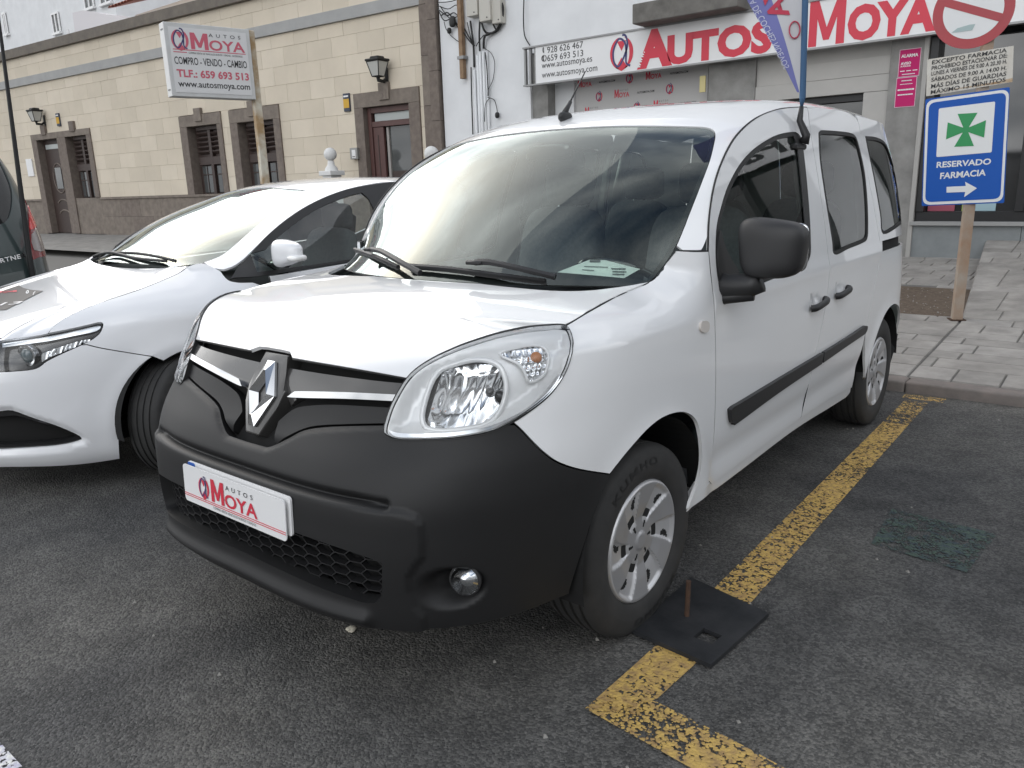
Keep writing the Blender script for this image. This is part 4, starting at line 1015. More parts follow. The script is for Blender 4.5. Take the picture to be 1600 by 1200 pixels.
side_dir = Vector((-.80, -.60, 0)).normalized()
def fpt(w, t, wave=True):   # w across from the pole, t up the pole (metres above p3_)
    q = p3_-fb+dirp*t+np.array(side_dir)*w; q = q+np.array([.6, -.8, 0])*(.02*math.sin(t*7+w*9)*min(1, w*6)); return q
nt = 30; Hf = 1.55
def flag_strip(name, f0, f1, matl, lift):
    vs, fs = [], []
    for i in range(nt+1):
        t = .02+Hf*i/nt
        for q in range(5):
            w_ = f0(t)+(f1(t)-f0(t))*q/4; vs.append(fpt(w_, t)+np.array([.6, -.8, 0])*lift*0+np.array([lift, -lift, 0]))
    for i in range(nt):
        for q in range(4): a_ = i*5+q; fs.append((a_, a_+1, a_+6, a_+5))
    return mesh_obj(name, vs, fs, matl, flag, smooth=True)
wid = lambda t: .012+.56*min(t, .75)*(1-.25*max(0, t-.75))
fl_ = flag_strip('flag_cloth', lambda t: .0, lambda t: wid(t)*.58, M_FLAG, 0); flag_strip('flag_border', lambda t: wid(t)*.58, wid, M_FLAGB, 0)
Mf = frame(Vector(p3_-fb), -Vector(side_dir), Vector(dirp))
def flag_text(body, w0, t0, w1, t1, h, matl, bold=0):
    # mirrored lettering: the print shows through from the other side
    a_, b_ = np.array((-w0, t0)), np.array((-w1, t1)); L_ = np.linalg.norm(b_-a_); ex = (b_-a_)/L_; ey = np.array((-ex[1], ex[0]))
    def fn(c):
        o = c.copy(); xy = b_-np.outer(c[:, 0], ex)+np.outer(c[:, 1], ey)
        for i, p in enumerate(xy):
            q = fpt(-p[0], p[1]); loc = Mf.inverted() @ Vector(q); o[i] = (loc.x, loc.y, loc.z+.004)
        return o
    text(body, Mf, 0, 0, L_, h, matl, flag, bold=bold, fn=fn)
M_FLAGW = mat('flag_print_pale', (.55, .56, .68), rough=.85)
flag_text('COMPRA DE COCHES NUEVOS', .060, .12, .245, .48, .026, M_FLAGW)
flag_text('MOYA', .060, .32, .165, .62, .080, mat('flag_print_red', (.50, .05, .09), rough=.8), .03)
dl = empty('flag_logo'); dl.parent = flag
bm = bmesh.new()
for tt in np.linspace(0, 2*math.pi, 25)[:-1]: pass
ringp = [fpt(.042+.022*math.cos(t_), .262+.032*math.sin(t_))+np.array([.003, -.004, 0]) for t_ in np.linspace(0, 2*math.pi, 25)]
b_tube(bm, ringp, .003, 4, cap=False); bm_obj('logo_ring', bm, mat('flag_logo_red', (.45, .06, .10), rough=.8), flag); bpy.data.objects.remove(dl)

# ================================================================== WHITE HATCHBACK parked on the far side of the van
X0, Y0 = -2.63, -.05
car = tag(empty('white_hatchback', (X0, Y0, 0)), 'white hatchback with a black sticker on its bonnet, parked left of the van', 'car')
car.location = (0, 0, 0)
cW = cubic([.10, .18, .3, .5, .65, .78, .88, .95, 1.02, 1.1, 1.25, 1.38, 1.46, 1.55], [.80, .85, .872, .88, .885, .882, .872, .858, .835, .80, .725, .655, .605, .54])
cF = cubic([.10, .18, .28, .40, .52, .64, .74, .82, .90, 1.0, 1.2, 1.5], [-.80, -.88, -.925, -.945, -.945, -.925, -.88, -.80, -.66, -.40, .1, .6])
cR = cubic([.15, .5, .9, 1.2, 1.5], [3.30, 3.42, 3.40, 3.25, 3.0])
def car_shoulder(x, y, z):
    w = 1-sstep(y, .10, .55); k = np.clip((z-.82)/.17, 0, 1.3); return x*(1-.20*w*k*k), y
CA = Body(cW, cF, .25, 2.25, 2.1, cR, 2.6, x0=X0, y0=Y0, flares=((0, .31, .37, .010, .05), (2.6, .31, .37, .010, .05)), vr=(.12, 1.5), extra=car_shoulder)
CS = (.2, CA.L1+.4)
copx = [(294, 418), (330, 424), (362, 424), (390, 396), (424, 360), (452, 338), (480, 320), (510, 306), (540, 295), (570, 288.5), (600, 284.5), (630, 281)]
couv = CA.hit(copx, (CA.L0-.6, CA.L1+.5), (.85, 1.49))
ccen = [(.10, 1.045), (.19, 1.09), (.30, 1.14), (.44, 1.20), (.60, 1.27), (.74, 1.325), (.88, 1.375), (1.0, 1.425), (1.12, 1.462), (1.3, 1.488), (1.5, 1.505), (1.75, 1.512)]
rows = []
for k, (ou, c) in enumerate(zip(couv, ccen)):
    O = CA.f(np.array([ou[0]]), np.array([ou[1]]))[0]; g = sstep(float(k), 6.0, 9.0)
    rows.append(cross_row(O, np.array([X0, c[0], c[1]]), 2.1, (.75-.35*g, 4.0+3*g)))
for (y, zo, zc) in [(2.3, 1.395, 1.50), (2.8, 1.33, 1.44), (3.2, 1.20, 1.30)]:
    xx = float(CA.f(np.array([CA.uv3((X0+.6, y, zo), (CA.L0, CA.L2), (zo-.01, zo+.02))[0]]), np.array([zo]))[0][0])
    rows.append(cross_row(np.array([xx, y, zo]), np.array([X0, y+.1, zc]), 2.1, (.4, 7)))
CD = Grid(fair_rows(rows, 44, 1), .95, 4.0)
CSHUT = [(75, 521), (85, 509), (113, 490.6), (158.6, 472), (212.5, 454), (255, 437), (280.5, 425.5), (294, 415.5)]
cs_ = crom(CSHUT, 3); csuv = CA.hit(cs_, (.2, CA.L0+.3), (.75, 1.2)); CS3 = CA.f(csuv[:, 0], csuv[:, 1])
ccz = cubic([-1.0, -.92, -.8, -.6, -.4, -.2, 0, .2], [.70, .745, .80, .865, .915, .96, 1.005, 1.05])
csl = np.concatenate([[0], np.cumsum(np.linalg.norm(np.diff(CS3, axis=0), axis=1))]); csl /= csl[-1]; rows = []
for k in range(len(CS3)):
    yc = -.93+csl[k]*(.09+.93); rows.append(cross_row(CS3[k], np.array([X0, yc, ccz(yc)]), 2.0, (.8, 5.0)))
CB = Grid(fair_rows(rows, 40, 1), .75, 1.05)
kw = dict(mirx=X0)
panel('bonnet', CB, np.array([(0, .0), (.75, 0)] + [(.75, 1.05*s) for s in np.linspace(0, 1, 20)] + [(0, 1.05)]), M_PAINT_SEDAN, car, sym=True, step=.035, inset=.002,
      disp=lambda P: .010*sstep(np.abs(P[:, 0]), .50, .42)*0 + .012*np.exp(-((np.abs(P[:, 0])-.50-.05*P[:, 1])/.035)**2), **kw)
ctop = CD.hit(crom([(405, 291.5), (440, 294), (478, 297)], 4)); cedge = CD.hit(crom([(478, 297), (450, 313), (425, 333), (385, 367), (352, 395), (335, 404), (318, 410)], 4)); 
wvt = ctop[0][1]
cws = np.array([(0, wvt)] + ctop[1:].tolist() + cedge[1:].tolist() + [(u, .02+.02*u) for u in np.linspace(.6, .06, 8)] + [(0, .02)])
panel('windscreen', CD, cws, M_GLASS_W, car, sym=True, step=.06, flange=.004, offset=-.004, inset=.003, **kw)
cring = inset_poly(resample(cws, .03), .02, True); cring[:, 1] = np.maximum(cring[:, 1], .18); cring[np.abs(cring[:, 0]) < .004, 0] = 0
oh, ih = open_half(resample(cws, .03), wvt), open_half(cring, wvt)
panel('windscreen_border', CD, np.array([(0, oh[0][1])] + oh.tolist() + [(0, oh[-1][1]), (0, ih[-1][1])] + ih[::-1].tolist() + [(0, ih[0][1])]), M_SEAL, car, sym=True, step=.05, flange=0, offset=-.0065, inset=0, **kw)
croof = np.array([(0, wvt)] + ctop[1:].tolist() + cedge[1:].tolist() + CD.hit([(330, 418), (352, 428)]).tolist() + [(.948, v) for v in np.linspace(CD.hit([(366, 422)])[0][1], 4.0, 40)] + [(0, 4.0)])
panel('roof', CD, croof, M_PAINT_SEDAN, car, sym=True, step=.05, inset=.002, **kw)
# wing, bumper, lamp
CARCH = [(187.5, 717), (185.6, 683), (185.6, 655), (189.8, 626.6), (198, 604), (215, 578.5), (238, 557)]
CLAMP = [(0, 531.7), (36.8, 526.5), (75, 521), (113, 513.5), (141.6, 507), (154, 504.2), (160.5, 506.5), (157, 519), (144.5, 530), (127.5, 538.8), (99, 551.5), (73.6, 564), (56.6, 575.6), (28, 579.5), (0, 581)]
CN = (0, CA.L0+.3); clv = CA.hit(crom(CLAMP, 4), CN, (.5, 1.0))
iT = 4*2; tip = 4*6
c_arch = [(CA.u_of_y(.355*math.cos(math.radians(a))), .31+.355*math.sin(math.radians(a))) for a in range(118, -21, -6)]
up_arch = CA.hit([(238, 557)], CN, (.4, .9))[0]
cw = outline(CA, [CSHUT, [(294, 415.5), (318, 411), (345, 424)], [(345, 424), (356, 437), (372, 441), (395, 441)]], (.2, CA.L0+.8), (.5, 1.25)).tolist()
cw += [(CA.u_of_y(.50), .90), (CA.u_of_y(.50), .60), (CA.u_of_y(.46), .30), (CA.u_of_y(.40), .22)] + c_arch[::-1] + [tuple(up_arch)]
cw += CA.hit(crom([(238, 557), (198, 550.7), (158.7, 544), (136, 538.5)], 3), CN, (.4, 1.0)).tolist()[1:] + clv[iT:4*9+1][::-1].tolist()
panel('front_wing', CA, np.array(cw), M_PAINT_SEDAN, car, mirror=True, step=.03, **kw)
cb_top = clv[4*9:].tolist()
cbp = [(0, .19), (0, .60), (clv[-1][0]-.1, clv[-1][1]-.03)] + cb_top[::-1] + CA.hit(crom([(136, 538.5), (158.7, 544), (198, 550.7), (238, 557)], 3), CN, (.4, 1.0)).tolist() + CA.hit(crom(CARCH[::-1], 4), CN, (.12, .9)).tolist()[1:] + CA.hit(crom([(187.5, 717), (141.6, 724), (85, 728.6), (0, 730)], 3), CN, (.12, .6)).tolist()[1:]
cint = CA.hit(crom([(0, 643.6), (17, 643), (51, 655), (85, 666), (113, 677.6), (126.6, 686), (122, 692), (85, 700), (0, 706.5)], 3), CN, (.12, .9))
cint_c = np.concatenate([cint, [(.14, cint[-1][1]+.01), (.14, cint[0][1]-.01)]])
def cdisp(P):
    d = -.02*sstep(sdist(P, cint_c), -.03, .01); return d
panel('front_bumper', CA, np.array(cbp), M_PAINT_SEDAN, car, holes=[cint_c], mirror=True, step=.02, disp=cdisp, **kw)
panel('intake_frame', CA, resample(cint_c, .02), M_GLOSSBLACK, car, holes=[cint_c.mean(0)+(resample(cint_c, .02)-cint_c.mean(0))*np.array([.86, .74])], mirror=True, step=.02, offset=-.028, flange=.03, inset=0, **kw)
panel('intake_backing', CA, cint_c.mean(0)+(cint_c-cint_c.mean(0))*1.05, M_VOID, car, mirror=True, step=.05, offset=-.07, flange=0, inset=0, **kw)
panel('upper_grille', CA, np.array([(0, .60), (clv[-1][0]+.02, clv[-1][1]-.03), (clv[0][0]+.02, clv[0][1]+.02), (0, .80)]), M_GLOSSBLACK, car, mirror=True, step=.05, offset=-.02, flange=0, inset=0, **kw)
lp_ = np.concatenate([clv, [(clv[-1][0]-.06, clv[-1][1]+.01), (clv[0][0]-.06, clv[0][1])]])
panel('headlamp_lens', CA, lp_, M_LENS, car, mirror=True, step=.03, offset=.004, flange=.01, inset=.003, **kw)
panel('headlamp_housing', CA, lp_, M_GLOSSBLACK, car, mirror=True, step=.02, offset=-.04, flange=0, inset=0, **kw)
strip = CA.hit(crom([(0, 534), (37, 529), (75, 523.5), (113, 516), (141, 509.5), (156, 507), (150, 516), (113, 523.5), (75, 531), (37, 536), (0, 541)], 3), CN, (.5, 1.0))
panel('headlamp_strip', CA, strip, M_CHROME, car, mirror=True, step=.02, offset=-.018, flange=.0, inset=0, **kw)
glint = CA.hit(crom([(60, 552), (90, 541), (128, 530), (140, 531), (110, 544), (75, 558), (62, 566)], 3), CN, (.5, 1.0))
panel('headlamp_reflector', CA, glint, M_REFLECTOR, car, mirror=True, step=.012, offset=-.025, flange=0, inset=0, disp=lambda P: -.010*np.abs(np.sin(P[:, 0]*55)), **kw)
def surf_ptS(S, u, v, off):
    P = S.f(np.array([u]), np.array([v])); N = S.normal(np.array([u]), np.array([v])); return (P+N*off)[0], N[0]
pc = CA.hit([(38, 554)], CN, (.5, 1.0))[0]; pp, pn = surf_ptS(CA, pc[0], pc[1], -.03)
for sg in (1, -1):
    Mx = frame((X0+sg*(pp[0]-X0), pp[1], pp[2]), (1, .35*sg, 0), (0, 0, 1))
    bm = bmesh.new(); b_lathe(bm, [(-.02, .052), (.006, .052), (.006, .042), (.0, .040)], 32, 'Z'); bm.transform(Mx); po = bm_obj('projector_ring', bm, M_CHROME, car, smooth=True, angle=35)
    bm = bmesh.new(); b_lathe(bm, [(-.004, .040), (.012, .030), (.020, .014), (.022, 0)], 28, 'Z'); bm.transform(Mx); bm_obj('projector_lens', bm, mat('projector_glass', (.10, .14, .15), rough=.05, coat=1.0), po, smooth=True)
gap_shade(CA, csuv, .003, .0035, X0, car); gap_shade(CA, CA.hit(crom([(238, 557), (198, 550.7), (158.7, 544), (136, 538.5)], 3), CN, (.4, 1.0)), .0026, .003, X0, car)  # gap shade drawn as black tubes on the hatchback seams too
gap_shade(CA, [(CA.u_of_y(.502), z) for z in np.linspace(.26, .97, 14)], .003, .0035, X0, car)
# side: black frame, glass, door, mirror
FR_T = [(358, 437), (372, 416), (390, 397), (424, 361), (480, 321), (540, 296), (600, 285.5), (640, 281.5)]
tf = CA.hit(crom(FR_T, 4), (CA.L0-.4, CA.L1+.3), (.8, 1.49))
belt_z = lambda u: np.interp(u, [CA.u_of_y(.1), CA.u_of_y(.45), CA.u_of_y(1.2), CA.u_of_y(2.6)], [.985, .975, 1.00, 1.06])
uE = CA.u_of_y(2.55)
winp = tf.tolist() + [(CA.u_of_y(1.9), 1.385), (CA.u_of_y(2.3), 1.33), (uE, 1.20)] + [(u, float(belt_z(u))) for u in np.linspace(uE, tf[0][0]+.03, 20)]
winp = np.array(winp)
gz = [(CA.u_of_y(.44), 1.0), (CA.u_of_y(.44), 1.10)] + [(p[0]+.03, p[1]-.035) for p in tf.tolist() if p[0] > CA.u_of_y(.50) and p[0] < CA.u_of_y(1.40)] + [(CA.u_of_y(1.42), 1.36), (CA.u_of_y(1.46), 1.015)]
panel('window_frame', CA, winp, M_BLACK, car, holes=[np.array(gz)], mirror=True, step=.03, offset=.0, flange=.01, inset=.002, **kw)
panel('window_glass', CA, inset_poly(resample(np.array(gz), .03), -.008), M_GLASS_S, car, mirror=True, step=.06, offset=-.006, flange=0, inset=0, **kw)
dpl = np.array([(CA.u_of_y(.502), .24), (CA.u_of_y(.505), .90), (CA.u_of_y(.50), .975)] + [(u, float(belt_z(u))-.004) for u in np.linspace(CA.u_of_y(.52), CA.u_of_y(1.50), 10)] + [(CA.u_of_y(1.50), .24)])
panel('front_door', CA, dpl, M_PAINT_SEDAN, car, mirror=True, step=.05, **kw)
rq = np.array([(CA.u_of_y(1.506), .24)] + [(u, float(belt_z(u))-.004) for u in np.linspace(CA.u_of_y(1.506), uE, 8)] + [(uE+.3, 1.15), (CA.L2, 1.10), (CA.L2, .24), (CA.u_of_y(2.97), .31)] + [(CA.u_of_y(2.6+.365*math.cos(math.radians(a))), .31+.365*math.sin(math.radians(a))) for a in range(0, 181, 12)])
panel('rear_body', CA, rq, M_PAINT_SEDAN, car, mirror=True, step=.06, **kw)
mcs = on_plane((450, 394), 0, X0+.985)
for sg in (1,):
    q = Vector((X0+sg*(mcs[0]-X0), mcs[1], mcs[2])); mo = bpy.data.objects.new('door_mirror', None); COL.objects.link(mo); mo.parent = car
    bm = bmesh.new(); superell(bm, tuple(q), (sg*.105, .060, .066), .62, .62, 30, 20, lambda p: Vector((p.x, p.y*(1-.35*max(p.x, 0)), p.z*(1-.35*p.x)+.12*p.x-.05))); bm_obj('mirror_housing', bm, M_PAINT_SEDAN, mo, smooth=True)
    bm = bmesh.new(); superell(bm, (q.x+sg*.085, q.y-.008, q.z-.028), (sg*.045, .05, .018), .7, .7, 16, 10); bm_obj('mirror_indicator', bm, M_LAMPGREY, mo, smooth=True)
    bm = bmesh.new(); b_tube(bm, [(X0+sg*.82, q.y+.02, q.z-.07), (q.x-sg*.03, q.y+.01, q.z-.055)], [.028, .028], 10); bm_obj('mirror_arm', bm, M_GLOSSBLACK, mo, smooth=True)
TR2 = wheel_trim_mesh('alloy_wheel', 5, WR, .0, .25, .6)
for sg in (1, -1):
    add_wheel(car, X0+sg*.765, Y0, sg, z=.309, trim=TR2, steer=math.radians(24)); add_wheel(car, X0+sg*.765, Y0+2.6, sg, z=.309, trim=TR2)
    arch_liner(car, X0+sg*.48, X0+sg*.858, Y0, .33, .365); arch_liner(car, X0+sg*.48, X0+sg*.858, Y0+2.6, .33, .365)
box('underbody', (X0, 1.35, .25), (1.15, 3.4, .10), M_VOID, car); box('engine_bay', (X0, -.25, .58), (1.0, .6, .45), M_VOID, car); box('cabin_floor', (X0, 1.5, .42), (1.5, 2.5, .06), M_INT, car)
bm = bmesh.new(); b_box(bm, (X0, .42, .92), (1.42, .5, .16), .05, seg=3); bm_obj('dashboard', bm, mat('dash_grey', (.12, .12, .12), rough=.6), car, smooth=True, angle=50)
for x in (X0+.36, X0-.36):
    bm = bmesh.new(); superell(bm, (0, 0, 0), (.24, .07, .31), .45, .5, 20, 12); bm.transform(Matrix.Translation((x, 1.28, .88)) @ Matrix.Rotation(math.radians(-16), 4, 'X')); bm_obj('seat_back', bm, M_SEAT, car, smooth=True)
    bm = bmesh.new(); superell(bm, (x, 1.40, 1.25), (.13, .05, .085), .5, .5, 18, 10); bm_obj('headrest', bm, M_SEAT, car, smooth=True)
    bm = bmesh.new(); superell(bm, (x, 1.0, .60), (.25, .26, .08), .4, .4, 20, 10); bm_obj('seat_cushion', bm, M_SEAT, car, smooth=True)
bm = bmesh.new(); c_ = Vector((X0+.36, .75, .98)); ax = Vector((0, .6, .8)).normalized(); e1 = Vector((1, 0, 0)); e2 = ax.cross(e1)
b_tube(bm, [c_+(e1*math.cos(t)+e2*math.sin(t))*.18 for t in np.linspace(0, 2*math.pi, 29)], .015, 8, cap=False); bm_obj('steering_wheel', bm, M_GLOSSBLACK, car, smooth=True)
def on_CD(px, off):
    q = CD.hit([px], (-.95, .95))[0]; return surf_ptS(CD, q[0], q[1], off)[0]
for bl in ([(142, 389), (175, 399), (215, 408), (262, 413)], [(160, 396), (210, 400), (250, 406), (276, 413)]):
    bm = bmesh.new(); b_tube(bm, crom([on_CD(p, .02) for p in bl], 4), .009, 6); bm_obj('wiper', bm, M_BLACK, car, smooth=True)
# bonnet sticker
sk = CB.hit([(-40, 428), (29, 442), (68, 455), (40, 469), (10, 484.5), (-60, 462)], (-.74, .75))
st = panel('bonnet_sticker', CB, sk, M_BLACKPRINT, car, step=.03, offset=.003, flange=0, inset=0)
def on_CB(px, off=.0045):
    q = CB.hit([px], (-.74, .75))[0]; return surf_ptS(CB, q[0], q[1], off)
def cb_text(body, a, b, c, matl, bold=.02):
    """fit text between the pixels a (lower left), b (lower right), c (upper left)"""
    uvA, uvB, uvC = CB.hit([a, b, c], (-.74, .75))
    me = text_mesh(body, bold); n = len(me.vertices); co = np.zeros(n*3); me.vertices.foreach_get('co', co); co = co.reshape(-1, 3); lo, hi = co.min(0), co.max(0)
    s_, t_ = (co[:, 0]-lo[0])/(hi[0]-lo[0]), (co[:, 1]-lo[1])/(hi[1]-lo[1]); uv = uvA+np.outer(s_, uvB-uvA)+np.outer(t_, uvC-uvA)
    P = CB.f(uv[:, 0], uv[:, 1])+CB.normal(uv[:, 0], uv[:, 1])*.0048
    me.vertices.foreach_set('co', P.ravel()); me.materials.clear(); me.materials.append(matl); me.update(); link_mesh('lettering', me, st)
M_WPRINT = mat('white_print', (.75, .75, .75), rough=.5)
cb_text('MOYA', (-42, 449), (27, 457), (-38, 436), M_RED, .04)
cb_text('659 693 513', (-62, 464), (30, 476), (-58, 453), M_WPRINT, .02)
cb_text('f', (51, 462), (54, 463), (54, 456), M_WPRINT, .02); cb_text('o', (40, 459.5), (45, 460.5), (43, 454), M_WPRINT, .04)

# ================================================================== DARK GREEN VAN, tail towards the camera, at the left edge
pv = tag(empty('dark_green_van', (0, 0, 0)), 'dark green van at the left edge, tail lamp towards the camera', 'van')
M_GREEN = mat('dark_green_paint', (.035, .052, .052), rough=.3, coat=1.0, coat_rough=.03)
PX = -4.62; PC = PX-.92; PY = .42
pW = cubic([.15, .4, .8, 1.1, 1.4, 1.7, 1.9], [.88, .915, .92, .90, .85, .77, .68]); pR = cubic([.15, .5, .9, 1.1, 1.5, 1.9], [4.25, 4.35, 4.36, 4.33, 4.22, 4.02])
pFn = cubic([.15, .5, 1.9], [0, 0, 1.5])
# tail towards +x: the body runs away from the camera along -x
PT, PYC = -4.75, .66-.92
class Flip(Body):
    def f(s, u, z):
        p = Body.f(s, u, z); c, d = math.cos(math.radians(8)), math.sin(math.radians(8)); lat, al = p[..., 0], p[..., 1]-4.36
        return np.stack([PT+al*c-lat*d*0+(lat-.9)*-d*.0, PYC+lat+al*d*0, p[..., 2]], -1)
PB = Flip(pW, pFn, 1.2, 2.4, 3.7, pR, 3.4, x0=0, y0=0, vr=(.15, 1.9)); PB.sign = -1.0
PR = (PB.L1-.3, PB.L2); PV = (.5, 1.88)
def both(name, poly, m_, **k):
    for sg in (1, -1):
        q = np.array(poly)*np.array([sg, 1]); panel(name, PB, q, m_, pv, holes=[np.array(h)*np.array([sg, 1]) for h in k.get('holes', ())], **{a: b for a, b in k.items() if a != 'holes'})
lp = PB.hit(crom([(43, 318), (50, 305), (57, 325), (64, 350), (72, 385), (76, 398), (58, 403), (50, 404), (46, 370)], 3, closed=True), PR, PV)
glp = PB.hit(crom([(-30, 228), (-12, 236), (5, 262), (19, 300), (14, 340), (-5, 352), (-30, 354)], 3), PR, PV)
both('body_shell', [(PB.L0, .25), (PB.L2, .25), (PB.L2, 1.86), (PB.L0, 1.86)], M_GREEN, holes=[lp, glp], step=.05)
both('rear_window', inset_poly(glp, -.004), M_GLOSSBLACK, step=.05, offset=-.008, flange=0, inset=0)
both('tail_lamp', inset_poly(lp, .002), mat('dark_red_lens', (.22, .012, .016), rough=.12, coat=1.0), step=.02, offset=.006, flange=.02, inset=0)
red = PB.hit(crom([(47.5, 318), (55, 335), (62, 345), (57, 352), (46, 359), (45, 340)], 3, closed=True), PR, PV)
clr = PB.hit(crom([(48, 366), (63, 353.5), (70, 388), (52, 391)], 2, closed=True), PR, PV)
both('lamp_red', red, mat('bright_red_lens', (.75, .05, .05), rough=.15, coat=.8), step=.02, offset=.010, flange=.004, inset=0)
both('lamp_clear', clr, mat('clear_lamp_unit', (.40, .36, .35), rough=.2, metal=.5, coat=.8), step=.02, offset=.010, flange=.004, inset=0)
pe = PB.hit([(1, 411), (40, 402)], PR, PV); pa, pb_ = surf_ptS(PB, *pe[0], .008)[0], surf_ptS(PB, *pe[1], .008)[0]
exv = Vector(pb_-pa); Mx = frame(pa-np.array(exv)*.42, exv, (0, 0, 1)); text('PARTNER', Mx, 0, 0, exv.length*1.42, .034, M_CHROME, pv, spacing=1.1, bold=.02)
vs = []
for i in range(9):
    xx_ = PT-.35-3.3*i/8
    for j in range(9): yy_ = PYC+.69*(j/4-1); vs.append((xx_, yy_, 1.855+.05*(1-((yy_-PYC)/.72)**2)))
mesh_obj('roof', vs, [(i*9+j, i*9+j+1, i*9+j+10, i*9+j+9) for i in range(8) for j in range(8)], M_GREEN, pv, smooth=True)
box('underbody', (PT-2.1, PYC, .3), (3.6, 1.5, .2), M_VOID, pv)
for sg in (1, -1):
    for xw in (PT-.95, PT-3.6):
        w_ = add_wheel(pv, xw, PYC+sg*.78, 1, trim=TR2); w_.rotation_euler = (0, 0, math.pi/2*sg)
# black flag pole by the dark van
pt_, pb2 = on_plane((2, 62), 1, .40), on_plane((46, 402), 1, .40)
fp2 = tag(empty('black_flag_pole', (pb2[0], .40, 0)), 'thin black pole standing at the tail of the dark green van', 'pole')
bm = bmesh.new(); dv = (pt_-pb2); b_tube(bm, [(0, 0, 0), tuple(pb2-np.array([pb2[0], .40, 0])), tuple(pt_-np.array([pb2[0], .40, 0])), tuple(pt_+dv*.35-np.array([pb2[0], .40, 0]))], [.022, .020, .012, .008], 10); bm_obj('pole', bm, M_BLACK, fp2, smooth=True)
box('pole_foot', (0, 0, .012), (.35, .35, .024), M_BLACK, fp2)

# ================================================================== SETTING
def nodes_of(m): return m.node_tree, m.node_tree.nodes['Principled BSDF']
def asphalt_material():
    m = mat('asphalt', (.05, .05, .05), rough=.85); nt, b = nodes_of(m); N, L = nt.nodes, nt.links
    tc_ = N.new('ShaderNodeTexCoord')
    v = N.new('ShaderNodeTexVoronoi'); v.inputs['Scale'].default_value = 120; v.inputs['Randomness'].default_value = 1
    v2 = N.new('ShaderNodeTexVoronoi'); v2.inputs['Scale'].default_value = 260
    n = N.new('ShaderNodeTexNoise'); n.inputs['Scale'].default_value = .9; n.inputs['Detail'].default_value = 5
    n3 = N.new('ShaderNodeTexNoise'); n3.inputs['Scale'].default_value = 6; n3.inputs['Detail'].default_value = 6
    for q in (v, v2, n, n3): L.new(tc_.outputs['Object'], q.inputs['Vector'])
    r = N.new('ShaderNodeValToRGB'); r.color_ramp.elements[0].color = (.056, .056, .055, 1); r.color_ramp.elements[1].color = (.128, .127, .122, 1); r.color_ramp.elements[0].position = .2; r.color_ramp.elements[1].position = .95
    sx = N.new('ShaderNodeSeparateColor'); L.new(v.outputs['Color'], sx.inputs[0]); L.new(sx.outputs[0], r.inputs[0])
    r3 = N.new('ShaderNodeValToRGB'); r3.color_ramp.elements[0].color = (.70, .70, .72, 1); r3.color_ramp.elements[1].color = (1.32, 1.28, 1.22, 1); r3.color_ramp.elements[0].position = .35; r3.color_ramp.elements[1].position = .65; L.new(n.outputs[0], r3.inputs[0])
    r4 = N.new('ShaderNodeValToRGB'); r4.color_ramp.elements[0].color = (.75, .75, .75, 1); r4.color_ramp.elements[1].color = (1.2, 1.2, 1.2, 1); r4.color_ramp.elements[0].position = .3; r4.color_ramp.elements[1].position = .7; L.new(n3.outputs[0], r4.inputs[0])
    mu = N.new('ShaderNodeMix'); mu.data_type = 'RGBA'; mu.blend_type = 'MULTIPLY'; mu.inputs[0].default_value = 1; L.new(r.outputs[0], mu.inputs[6]); L.new(r3.outputs[0], mu.inputs[7])
    mu2 = N.new('ShaderNodeMix'); mu2.data_type = 'RGBA'; mu2.blend_type = 'MULTIPLY'; mu2.inputs[0].default_value = 1; L.new(mu.outputs[2], mu2.inputs[6]); L.new(r4.outputs[0], mu2.inputs[7])
    # pale chips of aggregate
    cr = N.new('ShaderNodeValToRGB'); cr.color_ramp.elements[0].position = .955; cr.color_ramp.elements[1].position = .985; sx2 = N.new('ShaderNodeSeparateColor'); L.new(v2.outputs['Color'], sx2.inputs[0]); L.new(sx2.outputs[1], cr.inputs[0])
    mu3 = N.new('ShaderNodeMix'); mu3.data_type = 'RGBA'; L.new(cr.outputs[0], mu3.inputs[0]); L.new(mu2.outputs[2], mu3.inputs[6]); mu3.inputs[7].default_value = (.145, .142, .137, 1)
    ns = N.new('ShaderNodeTexNoise'); ns.inputs['Scale'].default_value = 2.3; ns.inputs['Detail'].default_value = 4; ns.inputs['Distortion'].default_value = .6; L.new(tc_.outputs['Object'], ns.inputs['Vector'])
    rs = N.new('ShaderNodeValToRGB'); rs.color_ramp.elements[0].position = .33; rs.color_ramp.elements[1].position = .43; rs.color_ramp.elements[0].color = (.76, .76, .77, 1); rs.color_ramp.elements[1].color = (1, 1, 1, 1); L.new(ns.outputs[0], rs.inputs[0])
    mu4 = N.new('ShaderNodeMix'); mu4.data_type = 'RGBA'; mu4.blend_type = 'MULTIPLY'; mu4.inputs[0].default_value = 1; L.new(mu3.outputs[2], mu4.inputs[6]); L.new(rs.outputs[0], mu4.inputs[7])
    L.new(mu4.outputs[2], b.inputs['Base Color'])
    bp = N.new('ShaderNodeBump'); bp.inputs['Strength'].default_value = 1.0; bp.inputs['Distance'].default_value = .005; bp.invert = True
    bp2 = N.new('ShaderNodeBump'); bp2.inputs['Strength'].default_value = .8; bp2.inputs['Distance'].default_value = .0025; bp2.invert = True
    L.new(v.outputs['Distance'], bp.inputs['Height']); L.new(v2.outputs['Distance'], bp2.inputs['Height']); L.new(bp.outputs[0], bp2.inputs['Normal']); L.new(bp2.outputs[0], b.inputs['Normal'])
    return m
